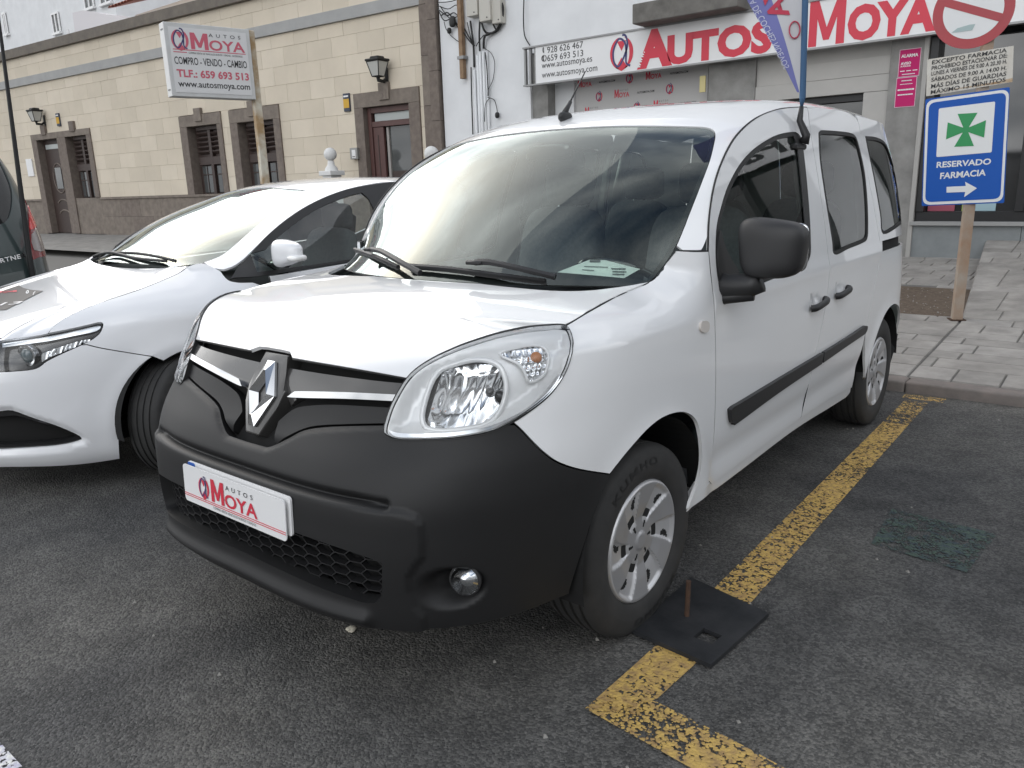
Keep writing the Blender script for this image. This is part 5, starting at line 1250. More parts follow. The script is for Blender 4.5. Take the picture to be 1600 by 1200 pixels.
def worn_paint(name, col, keep, scale=16):
    m = mat(name, col, rough=.7); nt, b = nodes_of(m); N, L = nt.nodes, nt.links
    tc_ = N.new('ShaderNodeTexCoord'); n = N.new('ShaderNodeTexNoise'); n.inputs['Scale'].default_value = scale; n.inputs['Detail'].default_value = 8; n.inputs['Roughness'].default_value = .72
    v = N.new('ShaderNodeTexVoronoi'); v.inputs['Scale'].default_value = 95
    ad = N.new('ShaderNodeMath'); ad.operation = 'MULTIPLY_ADD'; ad.inputs[1].default_value = -.32
    n2 = N.new('ShaderNodeTexNoise'); n2.inputs['Scale'].default_value = 3; n2.inputs['Detail'].default_value = 3
    for q in (n, v, n2): L.new(tc_.outputs['Object'], q.inputs['Vector'])
    L.new(v.outputs['Distance'], ad.inputs[0]); L.new(n.outputs[0], ad.inputs[2])
    ad2 = N.new('ShaderNodeMath'); ad2.operation = 'MULTIPLY_ADD'; ad2.inputs[1].default_value = .35; L.new(n2.outputs[0], ad2.inputs[0]); L.new(ad.outputs[0], ad2.inputs[2])
    r = N.new('ShaderNodeValToRGB'); r.color_ramp.elements[0].position = keep-.022; r.color_ramp.elements[1].position = keep+.022; L.new(ad2.outputs[0], r.inputs[0])
    L.new(r.outputs[0], b.inputs['Alpha'])
    cr = N.new('ShaderNodeValToRGB'); cr.color_ramp.elements[0].color = (col[0]*.62, col[1]*.60, col[2]*.8+.01, 1); cr.color_ramp.elements[1].color = (*col, 1); cr.color_ramp.elements[0].position = .35; cr.color_ramp.elements[1].position = .6
    n4 = N.new('ShaderNodeTexNoise'); n4.inputs['Scale'].default_value = 40; n4.inputs['Detail'].default_value = 6; L.new(tc_.outputs['Object'], n4.inputs['Vector']); L.new(n4.outputs[0], cr.inputs[0]); L.new(cr.outputs[0], b.inputs['Base Color'])
    bp = N.new('ShaderNodeBump'); bp.inputs['Strength'].default_value = .7; bp.inputs['Distance'].default_value = .004; bp.invert = True; L.new(v.outputs['Distance'], bp.inputs['Height']); L.new(bp.outputs[0], b.inputs['Normal'])
    return m
M_ASPH = asphalt_material()
def sheet(name, pts, z, m, kind='structure', parent=None):
    o = mesh_obj(name, [(p[0], p[1], z) for p in pts], [tuple(range(len(pts)))], m, parent)
    if parent is None: tag(o, None, None, None, kind)
    return o
sheet('asphalt_ground', [(-400, -400), (400, -400), (400, 400), (-400, 400)], 0, M_ASPH)
M_YEL = worn_paint('worn_yellow_paint', (.60, .40, .115), .455, 34); M_YEL2 = worn_paint('scuffed_yellow_paint', (.60, .40, .115), .545, 30)
M_WHT = worn_paint('worn_white_paint', (.66, .66, .64), .38); M_GRN = worn_paint('ghost_green_paint', (.052, .082, .062), .50, 9)
def marking(name, pts, m, label, z=.004):
    o = sheet(name, pts, z, m); return o
marking('yellow_bay_line', [(.932, .33), (1.075, .33), (1.035, 2.75), (.900, 2.75)], M_YEL, '')
marking('yellow_bay_line', [(.900, 2.754), (1.035, 2.754), (1.028, 3.30), (.892, 3.30)], M_YEL2, '')
marking('yellow_bay_line', [(.926, -.456), (1.06, -.400), (1.078, -.10), (1.078, -.065), (.936, -.055), (.934, -.2)], M_YEL, '')
marking('yellow_bay_line', [(.930, -.460), (1.245, -.492), (1.56, -.52), (1.58, -.375), (1.30, -.337), (1.054, -.316), (.95, -.36)], M_YEL, '', .007)
marking('yellow_bay_line', [(.86, 3.36), (1.10, 3.34), (1.10, 3.46), (.86, 3.46)], M_YEL2, '')
marking('white_bay_line', [(-3.5, -1.515), (-.115, -1.508), (-.11, -1.66), (-3.5, -1.67)], M_WHT, '')
marking('green_paint_patch', [(1.28, 1.05), (1.62, 1.0), (1.66, 1.42), (1.26, 1.45)], M_GRN, '')
# pavement, kerb, ramp
PAVZ = lambda y: .07+.0555*(y-3.55)
def pave_material(name, c1, c2, streak=True):
    m = mat(name, c1, rough=.75, noise=(4.5, .18, c2), bump=(38, .35, .006)); return m
M_PAVE = [pave_material('stamped_concrete_%d' % k, c, tuple(q*.62 for q in c)) for k, c in enumerate([(.35, .33, .305), (.325, .308, .285), (.38, .36, .335)])]
M_JOINT = mat('pavement_joint', (.14, .135, .125), rough=.9); M_KERB = mat('kerb_stone', (.23, .195, .175), rough=.85, noise=(9, .2, (.15, .135, .125)), bump=(60, .3, .004))
pave = tag(mesh_obj('pavement', [(-40, 3.66, PAVZ(3.66)-.012), (14, 3.66, PAVZ(3.66)-.012), (14, 9.2, PAVZ(9.2)-.012), (-40, 9.2, PAVZ(9.2)-.012)], [(0, 1, 2, 3)], M_JOINT), kind='structure')
def edge_x(y): return .82 if y < 5.48 else .82-.37*(y-5.48)/3.47
def ramp_z(y): return PAVZ(y)+.22*max(0, (y-5.48)/3.47)
rnd = random.Random(7)
PIT = (-.05, 5.62, .74, 7.0)
def tile(x0, x1, y0, y1, zf, j=.006):
    vs = []; h = .014; e = .006
    if x1-x0 < .05: return
    for (x, y) in ((x0+j, y0+j), (x1-j, y0+j), (x1-j, y1-j), (x0+j, y1-j)): vs.append((x, y, zf(y)-h))
    for (x, y) in ((x0+j+e, y0+j+e), (x1-j-e, y0+j+e), (x1-j-e, y1-j-e), (x0+j+e, y1-j-e)): vs.append((x, y, zf(y)+rnd.uniform(-.001, .002)))
    mesh_obj('paving_slab', vs, [(4, 5, 6, 7), (0, 1, 5, 4), (1, 2, 6, 5), (2, 3, 7, 6), (3, 0, 4, 7)], rnd.choice(M_PAVE), pave)
def ctile(xa, xb, y0, y1, zf, side):
    # slab trimmed by the slanting edge of the ramp
    j, e, h = .0035, .005, .014; pts = []
    for (x, y) in ((xa, y0), (xb, y0), (xb, y1), (xa, y1)):
        ex = edge_x(y); pts.append((min(x, ex-.004) if side < 0 else max(x, ex+.004), y))
    if abs(pts[1][0]-pts[0][0]) < .04 and abs(pts[2][0]-pts[3][0]) < .04: return
    cx_, cy_ = sum(p[0] for p in pts)/4, sum(p[1] for p in pts)/4
    def shr(p, d): return (p[0]+(d if p[0] < cx_ else -d), p[1]+(d if p[1] < cy_ else -d))
    lo = [(*shr(p, j), zf(p[1])-h) for p in pts]; dz = rnd.uniform(-.001, .002); hi = [(*shr(p, j+e), zf(p[1])+dz) for p in pts]
    mesh_obj('paving_slab', lo+hi, [(4, 5, 6, 7), (0, 1, 5, 4), (1, 2, 6, 5), (2, 3, 7, 6), (3, 0, 4, 7)], rnd.choice(M_PAVE), pave)
y = 3.665; row = 0
while y < 8.9:
    hh_ = min(rnd.choice([.20, .26, .30, .36]), 9.0-y)
    for side in (-1, 1):
        x = -1.3+rnd.uniform(-.3, 0) if side < 0 else .40
        while x < (.86 if side < 0 else 2.6):
            w_ = rnd.choice([.28, .40, .50, .62]); xa, xb = x, x+w_; x += w_
            if side < 0:
                if xa > edge_x(y): continue
                segs_ = [(y, y+hh_)]
                if xb > PIT[0] and xa < PIT[2] and y+hh_ > PIT[1] and y < PIT[3]:
                    # stop the slab at the edge of the planting pit
                    if xa < PIT[0] and xb > PIT[0]: ctile(xa, PIT[0], y, y+hh_, PAVZ, -1)
                    elif y < PIT[1]: ctile(xa, xb, y, PIT[1], PAVZ, -1)
                    elif y+hh_ > PIT[3]: ctile(xa, xb, PIT[3], y+hh_, PAVZ, -1)
                    continue
                ctile(xa, xb, y, y+hh_, PAVZ, -1)
            else:
                if xb < edge_x(y+hh_)+.02: continue
                ctile(xa, xb, y, y+hh_, ramp_z, 1)
    y += hh_; row += 1
# body of the ramp
rv = []; ys_ = [5.48, 6.3, 7.2, 8.1, 8.95]
for q in ys_: rv += [(edge_x(q), q, PAVZ(q)-.02), (edge_x(q), q, ramp_z(q)-.012), (6, q, ramp_z(q)-.012)]
rf = []
for i in range(4): rf += [(3*i, 3*i+3, 3*i+4, 3*i+1), (3*i+1, 3*i+4, 3*i+5, 3*i+2)]
tag(mesh_obj('ramp', rv, rf, M_PAVE[0]), kind='structure')
soil = mat('planting_soil', (.085, .060, .042), rough=.95, noise=(22, .2, (.15, .115, .085)), bump=(45, 1.0, .02))
tag(mesh_obj('planting_soil', [(PIT[0], PIT[1], PAVZ(PIT[1])-.010), (PIT[2]+.05, PIT[1], PAVZ(PIT[1])-.010), (PIT[2]-.05, PIT[3], PAVZ(PIT[3])-.010), (PIT[0], PIT[3], PAVZ(PIT[3])-.010)], [(0, 1, 2, 3)], soil), kind='structure')
gv, gf = [], []
for k in range(130):
    if k < 70: x, y_ = rnd.uniform(PIT[0]+.05, PIT[2]-.08), rnd.uniform(PIT[1]+.05, PIT[3]-.05); z_ = PAVZ(y_)-.008
    else: x, y_, z_ = rnd.uniform(-1.6, 1.75), rnd.uniform(-1.4, 3.4), .001
    s_ = rnd.uniform(.004, .012); b0 = len(gv)
    for d in ((1, 0, 0), (-.9, .3, 0), (0, 1, .1), (.2, -1, 0), (0, 0, .8), (0, 0, -.3)): gv.append((x+d[0]*s_*rnd.uniform(.6, 1.1), y_+d[1]*s_*rnd.uniform(.6, 1.1), z_+d[2]*s_))
    gf += [(b0, b0+2, b0+4), (b0+2, b0+1, b0+4), (b0+1, b0+3, b0+4), (b0+3, b0, b0+4)]
tag(mesh_obj('loose_grit', gv, gf, mat('grit', (.26, .25, .23), rough=.8)), 'loose grit and small chips scattered on the asphalt and soil', 'grit', kind='stuff')
kb = tag(mesh_obj('kerb', [(-40, 3.50, -.05), (14, 3.50, -.05), (14, 3.66, -.05), (-40, 3.66, -.05)], [(0, 1, 2, 3)], M_KERB), kind='structure')
for k in range(14):
    x = -6.0+k*.72
    bm = bmesh.new(); b_box(bm, (0, 0, 0), (.716, .155, .135), .016, seg=3); bm_obj('kerb_stone', bm, M_KERB, kb, loc=(x, 3.582, .006), smooth=True, angle=40)
box('kerb_run', (-23, 3.582, .006), (33.2, .155, .135), M_KERB, kb); box('kerb_run', (8.9, 3.582, .006), (10, .155, .135), M_KERB, kb)
# back street behind the parked cars, up to the beige house
tag(mesh_obj('upper_pavement', [(-40, 5.0, .30), (-9.5, 5.6, .30), (-9.5, 9.0, .43), (-40, 8.0, .43)], [(0, 1, 2, 3)], pave_material('plain_concrete', (.26, .25, .235), (.17, .165, .155))), kind='structure')
# steel plate with pin by the front wheel
M_STEEL = mat('blackened_steel', (.020, .022, .025), rough=.55, metal=.35, noise=(11, .16, (.040, .041, .044)), bump=(70, .25, .002)); M_RUST = mat('rusty_steel', (.045, .026, .018), rough=.9, noise=(40, .22, (.085, .045, .026)))
pcs = [(.845, -.060), (1.128, -.085), (1.158, .292), (.842, .365)]; ho = [(1.02, .02), (1.085, .015), (1.09, .078), (1.025, .083)]
plt_ = tag(empty('steel_ground_plate', (1.0, .1, 0)), 'black steel plate with a rusty pin lying beside the van front wheel', 'metal plate')
bm = bmesh.new(); bot = [bm.verts.new((p[0]-1.0, p[1]-.1, .006)) for p in pcs]; top_ = [bm.verts.new((p[0]-1.0, p[1]-.1, .020)) for p in pcs]; hb = [bm.verts.new((p[0]-1.0, p[1]-.1, .006)) for p in ho]; ht = [bm.verts.new((p[0]-1.0, p[1]-.1, .020)) for p in ho]
for i in range(4):
    k = (i+1) % 4; bm.faces.new((bot[i], bot[k], top_[k], top_[i])); bm.faces.new((hb[i], hb[k], ht[k], ht[i])); bm.faces.new((top_[i], top_[k], ht[k], ht[i])); bm.faces.new((bot[i], bot[k], hb[k], hb[i]))
bm_obj('plate', bm, M_STEEL, plt_)
pn_ = on_plane((1073, 962), 2, .02); pt2 = on_plane((1076, 908), 1, pn_[1])
bm = bmesh.new(); b_tube(bm, [(pn_[0]-1.0, pn_[1]-.1, .012), (pt2[0]-1.0, pt2[1]-.1, pt2[2])], .0085, 12); bm_obj('pin', bm, M_RUST, plt_, smooth=True, angle=40)
sp_ = on_plane((549, 986), 2, 0.0); bm = bmesh.new(); bmesh.ops.create_icosphere(bm, subdivisions=2, radius=.017)
for v in bm.verts: v.co *= rnd.uniform(.75, 1.15); v.co.z *= .6
tag(bm_obj('pale_pebble', bm, mat('limestone_chip', (.62, .58, .48), rough=.9), smooth=False, loc=(sp_[0], sp_[1], .008)), 'small pale stone on the asphalt below the van bumper', 'stone')

# ================================================================== BEIGE HOUSE on the left (facade turned 4 degrees)
HA = math.radians(4.0); HK = np.array([-8.44, 9.0, 0.0]); HU = np.array([math.cos(HA), math.sin(HA), 0.0]); HN = np.array([math.sin(HA), -math.cos(HA), 0.0])
def hpx(px, out=0.0):
    """photo pixel -> house coordinates (x to the right along the facade, z)"""
    P = on_pl(px, HK+HN*out, HN); return float((P-HK)@HU), float(P[2])
house = tag(empty('beige_house', tuple(HK), (0, 0, HA)), 'single storey house clad in beige stone blocks with brown stone door and window frames', 'house')
M_BLOCK = [mat('beige_block_%d' % k, c, rough=.85, noise=(1.3, .28, tuple(q*.86 for q in c)), bump=(45, .25, .004)) for k, c in enumerate([(.70, .62, .50), (.665, .59, .475), (.725, .645, .525)])]
M_BROWN = mat('brown_stone', (.215, .178, .150), rough=.85, noise=(10, .22, (.135, .110, .095)), bump=(70, .25, .003))
M_BROWN2 = mat('brown_stone_pale', (.25, .212, .178), rough=.85, noise=(6, .22, (.15, .125, .105)), bump=(60, .25, .003))
M_BAND = mat('grey_render', (.40, .40, .39), rough=.85, noise=(3, .25, (.33, .33, .325))); M_COPE = mat('weathered_coping', (.20, .175, .145), rough=.9, noise=(5, .25, (.13, .115, .10)))
M_WOOD = mat('dark_brown_joinery', (.060, .040, .034), rough=.5, noise=(18, .2, (.045, .030, .026))); M_WOODR = mat('red_brown_door', (.115, .055, .048), rough=.45, noise=(14, .2, (.085, .042, .038)))
M_WGLASS = mat('window_glass', (.075, .08, .08), rough=.06, spec=.9); M_WGLASSL = mat('frosted_glass', (.42, .45, .44), rough=.25)
M_WHITEWALL = mat('white_render', (.80, .81, .82), rough=.9, noise=(1.6, .25, (.69, .70, .71)), bump=(30, .15, .004))
M_JOINTB = mat('block_joint', (.60, .53, .42), rough=.95)
D2 = (-2.23, -.52, 3.24); W2 = (-6.22, -4.50, 3.23); W1 = (-8.15, -6.53, 3.23); DL = (-15.57, -12.27, 3.245)
opens = [(D2[0], D2[1], 0, D2[2]), (W2[0], W2[1], 1.40, W2[2]), (W1[0], W1[1], 1.40, W1[2]), (DL[0], DL[1], 0, DL[2])]
bcache = {}
def block_mesh(L, H, T, m):
    key = (round(L, 2), round(H, 3), T, m.name)
    if key not in bcache:
        bm = bmesh.new(); b_box(bm, (0, 0, 0), (L, T, H), .003); me = bpy.data.meshes.new('stone_block'); bm.to_mesh(me); bm.free(); me.materials.append(m); bcache[key] = me
    return bcache[key]
def course(x0, x1, z0, z1, L, off, T, mats, name, cut=(), j=.003, ymid=None):
    xs = [x0]; x = x0+off
    while x < x1-.02:
        if x > x0+.02: xs.append(x)
        x += L
    xs.append(x1)
    for a, b in zip(xs[:-1], xs[1:]):
        parts = [(a, b)]
        for (c0, c1, d0, d1) in cut:
            if z1 <= d0+.02 or z0 >= d1-.02: continue
            nxt = []
            for (p, q) in parts:
                if q <= c0 or p >= c1: nxt.append((p, q)); continue
                if p < c0: nxt.append((p, c0))
                if q > c1: nxt.append((c1, q))
            parts = nxt
        for p, q in parts:
            if q-p < .03: continue
            link_mesh(name, block_mesh(q-p-j, z1-z0-j, T, rnd.choice(mats)), house, (( p+q)/2, T/2+rnd.uniform(-.0015, .0015) if ymid is None else ymid, (z0+z1)/2))
HX0 = -20.5
zc = 1.42; k = 0
while zc < 4.58:
    z1 = min(zc+.365, 4.60); course(HX0, -.40, zc, z1, .72, (k % 2)*.36+.1, .30, M_BLOCK, 'stone_block', opens); zc = z1; k += 1
course(HX0, -.40, 4.82, 5.12, .72, .3, .30, M_BLOCK, 'stone_block'); course(HX0, -.40, 5.12, 5.36, .72, .66, .30, M_BLOCK, 'stone_block')
course(HX0, -.40, .40, .90, .95, .2, .30, [M_BROWN, M_BROWN2], 'plinth_slab', opens); course(HX0, -.40, .90, 1.36, .95, .6, .30, [M_BROWN, M_BROWN2], 'plinth_slab', opens)
def hbox(name, x0, x1, y0, y1, z0, z1, m, parent=house, bev=.004):
    return box(name, ((x0+x1)/2, (y0+y1)/2, (z0+z1)/2), (x1-x0, y1-y0, z1-z0), m, parent, bev)
for a, b in ((HX0, DL[0]), (DL[1], W1[0]), (W1[0], W1[1]), (W1[1], W2[0]), (W2[0], W2[1]), (W2[1], D2[0]), (D2[1], -.40)): hbox('plinth_ledge', a, b, -.035, .29, 1.362, 1.42, M_BROWN2)
hbox('core_wall', HX0, -.02, .302, 5.5, 0, 5.34, M_JOINTB); hbox('cornice_band', HX0-.1, -.38, -.055, .298, 4.602, 4.818, M_BAND); hbox('parapet_coping', HX0-.1, .05, -.10, .40, 5.362, 5.60, M_COPE)
for q in range(6): hbox('pilaster_stone', -.40, -.215, -.05, .30, .30+.86*q, 1.155+.86*q, M_BROWN2 if q % 2 else M_BROWN); hbox('pilaster_stone', -.210, .0, -.075, .30, .02+.86*q, .875+.86*q, M_BROWN)
def stone_frame(x0, x1, z0, top, ox0, ox1, oz0, oz1, key=True, sill=True):
    hbox('frame_jamb', x0, ox0, -.035, .30, z0, oz1, M_BROWN); hbox('frame_jamb', ox1, x1, -.035, .30, z0, oz1, M_BROWN)
    hbox('frame_lintel', x0, x1, -.037, .30, oz1+.002, top, M_BROWN2)
    if key:
        xm = (x0+x1)/2; return hbox('keystone', xm-.13, xm+.13, -.075, .02, oz1+.10, top+.14, M_BROWN2)
def shutter_window(ox0, ox1, oz0, oz1):
    w = bpy.data.objects.new('window', None); COL.objects.link(w); w.parent = house; y = .12
    hbox('window_back', ox0, ox1, .20, .29, oz0, oz1, M_WOOD, w); zt = oz1-.10; zm = oz1-.95*(oz1-oz0)*.46; xm = (ox0+ox1)/2
    hbox('window_top_rail', ox0+.12, ox1, y, .195, oz1-.09, oz1-.004, M_WOOD, w); hbox('window_mid_rail', ox0+.12, ox1, y-.002, .195, zm-.20, zm-.02, M_WOOD, w); hbox('window_stile', xm-.01, xm+.09, y-.004, .195, oz0, oz1-.095, M_WOOD, w)
    for a, b in ((ox0+.12, xm-.02), (xm+.10, ox1-.03)):
        n = 5
        for q in range(n):
            z = zm+.03+(zt-zm-.06)*(q+.5)/n; o = box('louvre_slat', ((a+b)/2, .15, z), (b-a, .09, .022), M_WOOD, w, 0, (math.radians(-38), 0, 0))
        hbox('window_pane', a+.03, b-.03, .165, .196, oz0+.03, zm-.23, M_WGLASS, w)
        hbox('glazing_bar', (a+b)/2-.012, (a+b)/2+.012, .150, .163, oz0+.03, zm-.232, M_WOOD, w); hbox('glazing_bar', a+.03, b-.03, .1505, .1625, (oz0+zm-.2)/2+.1, (oz0+zm-.2)/2+.125, M_WOOD, w)
stone_frame(W2[0], W2[1], 1.42, W2[2], -5.95, -4.71, 1.42, 2.95); shutter_window(-5.95, -4.71, 1.42, 2.95)
stone_frame(W1[0], W1[1], 1.42, W1[2], -7.87, -6.70, 1.42, 2.98); shutter_window(-7.87, -6.70, 1.42, 2.98)
key = stone_frame(D2[0], D2[1], .43, D2[2], -1.99, -.79, .43, 2.97)
kx = (D2[0]+D2[1])/2; M_K = frame((kx, -.076, 3.07), (1, 0, 0), (0, 0, 1)); text('51', M_K, -.075, .02, .15, .17, M_BROWN, house, bold=.01, lift=.004, name='house_number')
dr = bpy.data.objects.new('front_door', None); COL.objects.link(dr); dr.parent = house
hbox('door_recess', -1.99, -.79, .24, .298, .43, 2.97, M_VOID, dr); hbox('door_frame_top', -1.90, -.79, .08, .235, 2.86, 2.965, M_WOODR, dr); hbox('transom_rail', -1.90, -.79, .08, .235, 2.60, 2.70, M_WOODR, dr); hbox('transom_pane', -1.84, -.83, .13, .16, 2.705, 2.855, M_WGLASSL, dr)
hbox('door_post', -1.975, -1.88, .07, .235, .43, 2.965, M_WOODR, dr); hbox('door_leaf', -1.875, -1.60, .10, .16, .43, 2.595, M_WOODR, dr); hbox('leaf_groove', -1.76, -1.735, .09, .099, .6, 2.45, M_WOOD, dr)
hbox('glazed_leaf', -1.50, -.84, .175, .205, .43, 2.595, M_WGLASS, dr); hbox('door_edge', -1.56, -1.50, .14, .21, .43, 2.595, mat('pale_door_edge', (.34, .32, .30), rough=.5), dr); hbox('door_lower_panel', -1.49, -.85, .168, .174, .45, 1.75, M_WOOD, dr)
# left door and window
for a, b in ((-15.57, -15.27), (-14.08, -13.62), (-12.49, -12.27)): hbox('frame_jamb', a, b, -.035, .30, .43 if a < -13 else 1.42, 3.08, M_BROWN)
hbox('frame_lintel', DL[0], DL[1], -.037, .30, 3.082, DL[2], M_BROWN2); hbox('keystone', -14.85, -14.60, -.07, .02, 3.2, 3.47, M_BROWN); hbox('keystone', -13.25, -13.0, -.07, .02, 3.2, 3.47, M_BROWN)
hbox('plinth_slab', -13.62, -12.27, 0, .30, .42, 1.415, M_BROWN2); shutter_window(-13.62, -12.49, 1.42, 3.08)
dl_ = bpy.data.objects.new('carved_door', None); COL.objects.link(dl_); dl_.parent = house
hbox('door_panel', -15.27, -14.08, .16, .298, .43, 3.08, M_WOOD, dl_); hbox('transom_pane', -15.15, -14.2, .14, .158, 2.82, 2.95, M_WGLASSL, dl_)
for q in (1.25, .95):
    bm = bmesh.new(); b_tube(bm, [(-14.67+.30*math.cos(t), .155, q+.14*math.sin(t)) for t in np.linspace(.3, math.pi-.3, 9)], .02, 6); bm_obj('door_moulding', bm, M_BROWN2, dl_, smooth=True)
bm = bmesh.new(); b_tube(bm, [(-14.67+.32*math.cos(t), .155, 2.0+.42*math.sin(t)) for t in np.linspace(0, 2*math.pi, 21)], .018, 6, cap=False); bm_obj('door_moulding', bm, M_BROWN, dl_, smooth=True)
hbox('door_glass', -14.85, -14.5, .145, .158, 1.7, 2.3, M_WGLASS, dl_)
# things on the facade
def hworld(x, y, z): return tuple(HK+HU*x-HN*y+np.array([0, 0, z]))
def lantern(x, z, label):
    t = tag(empty('wall_lantern', hworld(x, 0, z), (0, 0, HA)), label, 'lantern', 'lanterns on the beige house')
    M_IRON = M_SEAL
    bm = bmesh.new(); rings = [(.085, -.16), (.15, .10)]
    r0, r1 = [[(sx*r, -.24+sy*r*.9, zz) for sx, sy in ((-1, -1), (1, -1), (1, 1), (-1, 1))] for r, zz in rings]
    vv = [bm.verts.new(p) for p in r0+r1]
    for i in range(4): bm.faces.new((vv[i], vv[(i+1) % 4], vv[4+(i+1) % 4], vv[4+i]))
    bm_obj('lantern_glass', bm, mat('lantern_glass', (.50, .50, .47), rough=.35), t)
    bm = bmesh.new()
    for i in range(4): b_tube(bm, [r0[i], r1[i]], .010, 6)
    for R_ in (r0, r1): b_tube(bm, R_+[R_[0]], .010, 6)
    bm_obj('lantern_frame', bm, M_IRON, t)
    bm = bmesh.new(); b_box(bm, (0, -.24, .125), (.35, .32, .04), .01); b_box(bm, (0, -.24, .165), (.22, .2, .05), .02); bm_obj('lantern_cap', bm, M_IRON, t)
    bm = bmesh.new(); b_tube(bm, [(0, -.24, -.17), (0, -.24, -.23), (0, -.10, -.24), (0, -.02, -.18)], [.04, .035, .03, .03], 8); b_box(bm, (0, -.015, -.14), (.08, .03, .30), .008); bm_obj('lantern_bracket', bm, M_IRON, t)
xl, zl = hpx((590, 105), .24); lantern(xl, zl, 'black glazed lantern on the beige wall above the red-brown house door'); xl, zl = hpx((55, 180), .24); lantern(xl, zl, 'black glazed lantern at the far left above the carved dark door')
M_YELLOW = mat('yellow_plastic', (.62, .36, .03), rough=.5)
def alarm(px, label, s=1.0):
    x, z = hpx(px, .04); t = tag(empty('alarm_sign', hworld(x, 0, z), (0, 0, HA)), label, 'alarm sign', 'alarm boxes on the beige house')
    box('sign_body', (0, -.02, 0), (.17*s, .04, .34*s), mat('navy_plastic', (.04, .05, .08), rough=.5), t, .004); box('sign_face', (0, -.043, -.02*s), (.155*s, .006, .17*s), M_YELLOW, t)
    Mt = frame((0, -.0405, 0), (1, 0, 0), (0, 0, 1)); box('sign_band', (0, -.042, .115*s), (.13*s, .004, .03*s), M_WHITEPLATE, t)
alarm((541, 160), 'small yellow and navy alarm sign left of the red-brown house door'); alarm((90, 187), 'small yellow alarm sign above the far left carved door')
x_, z_ = hpx((558, 240)); ic = tag(empty('intercom', hworld(x_, 0, z_), (0, 0, HA)), 'grey metal intercom box left of the red-brown house door', 'intercom')
box('intercom_housing', (0, -.05, 0), (.21, .10, .22), mat('grey_metal_box', (.30, .30, .29), rough=.4, metal=.4), ic, .006); box('intercom_panel', (.01, -.103, -.01), (.10, .008, .16), M_WHITEPLATE, ic); box('intercom_slot', (.01, -.109, -.06), (.07, .006, .012), M_SEAL, ic)
x_, z_ = hpx((48, 262)); box_ = tag(box('name_plaque', hworld(x_, -.015, z_), (.36, .03, .50), M_WHITEPLATE, None, .004, (0, 0, HA)), 'white name plaque on the beige wall left of the carved door', 'plaque')
# white ball-topped gate posts before the house
def ball_post(px, label, y=8.1):
    P = on_plane(px, 1, y); t = tag(empty('gate_post', (P[0], y, .36)), label, 'gate post', 'white ball topped gate posts'); h = P[2]-.36; M_PW = mat('white_plaster', (.70, .70, .69), rough=.8)
    box('post_shaft', (0, 0, (h-.40)/2), (.26, .26, h-.40), M_PW, t, .006); box('post_cap', (0, 0, h-.355), (.36, .36, .09), M_PW, t, .01)
    lathe('post_neck', [(h-.31, .13), (h-.26, .12), (h-.20, .07), (h-.12, .06)], M_PW, t, 20, 'Z'); bm = bmesh.new(); bmesh.ops.create_uvsphere(bm, u_segments=24, v_segments=16, radius=.125); bm_obj('post_ball', bm, M_PW, t, smooth=True, loc=(0, 0, h))
ball_post((516, 241), 'white gate post with ball finial before the beige wall, left of the doorway'); ball_post((674, 240), 'white gate post with ball finial beside the van roof, right of the doorway')

# ================================================================== WHITE HOUSES behind the beige one
def wpx(px, y): P = on_plane(px, 1, y); return float(P[0]), float(P[2])
wb = tag(empty('white_apartment_house', (-30, 17, 0)), 'tall white rendered house behind the beige house at upper left', 'house')
def at(o, y): return lambda px: (wpx(px, y)[0]-o.location.x, wpx(px, y)[1])
pf = at(wb, 17.0); xr, _ = pf((182, 20))
box('wall', ((xr-24)/2, 3, 6.5), (xr+24, 6, 13), M_WHITEWALL, wb)
def ap_window(p0, p1, px_fn, parent, blind=True):
    (xa, za), (xb, zb) = px_fn(p0), px_fn(p1); w = bpy.data.objects.new('window', None); COL.objects.link(w); w.parent = parent
    W_, H_ = xb-xa, za-zb
    box('window_glass', ((xa+xb)/2, -.02, (za+zb)/2), (W_, .05, H_), M_WGLASS, w); M_F = M_WHITEPLATE
    for s_ in (0, .5, 1): box('window_bar', (xa+W_*s_, -.06, (za+zb)/2), (.09, .05, H_), M_F, w)
    box('window_head', ((xa+xb)/2, -.0605, za), (W_+.1, .05, .09), M_F, w); box('window_sill', ((xa+xb)/2, -.085, zb), (W_+.2, .16, .10), M_F, w)
ap_window((82, 23), (97, 51), pf, wb); ap_window((5, 22), (15, 54), pf, wb); ap_window((132, -10), (149, 12), pf, wb); ap_window((157, -12), (176, 4), pf, wb)
wb2 = tag(empty('white_annex', (-26, 13.5, 0)), 'low white rendered annex with sloping top behind the parapet of the beige house', 'annex')
pf2 = at(wb2, 13.5); a_, b_, c_, d_ = pf2((112, 60)), pf2((113, 20)), pf2((130, 16)), pf2((212, 30)); e_ = pf2((215, 60))
prism('wall', [(a_[0], 2.0), (e_[0], 2.0), (d_[0], d_[1]), (c_[0], c_[1]), (b_[0], b_[1])], frame((0, 0, 0), (1, 0, 0), (0, 0, 1)), 3.0, mat('off_white_render', (.66, .64, .66), rough=.9), wb2)
x_, z_ = pf2((111, 45)); bm = bmesh.new(); b_tube(bm, [(x_-.2, -.05, 3), (x_-.2, -.05, z_)], .05, 8); bm_obj('vent_pipe', bm, M_WHITEWALL, wb2)
th = tag(empty('tile_roofed_house', (-18, 14.5, 0)), 'cream house with red pantile roof behind the beige house parapet', 'house')
pf3 = at(th, 14.5); l3, r3 = pf3((212, 28)), pf3((420, -40)); box('wall', ((l3[0]+6)/2, 2.5, l3[1]/2-.05), (6-l3[0], 5, l3[1]+.10+.2), mat('cream_render', (.62, .56, .50), rough=.9), th)
M_TILE = mat('pantile', (.42, .17, .12), rough=.85, noise=(8, .25, (.30, .12, .085)))
ea = pf3((192, 17)); slope_ = .34; nT = 26; ez = ea[1]
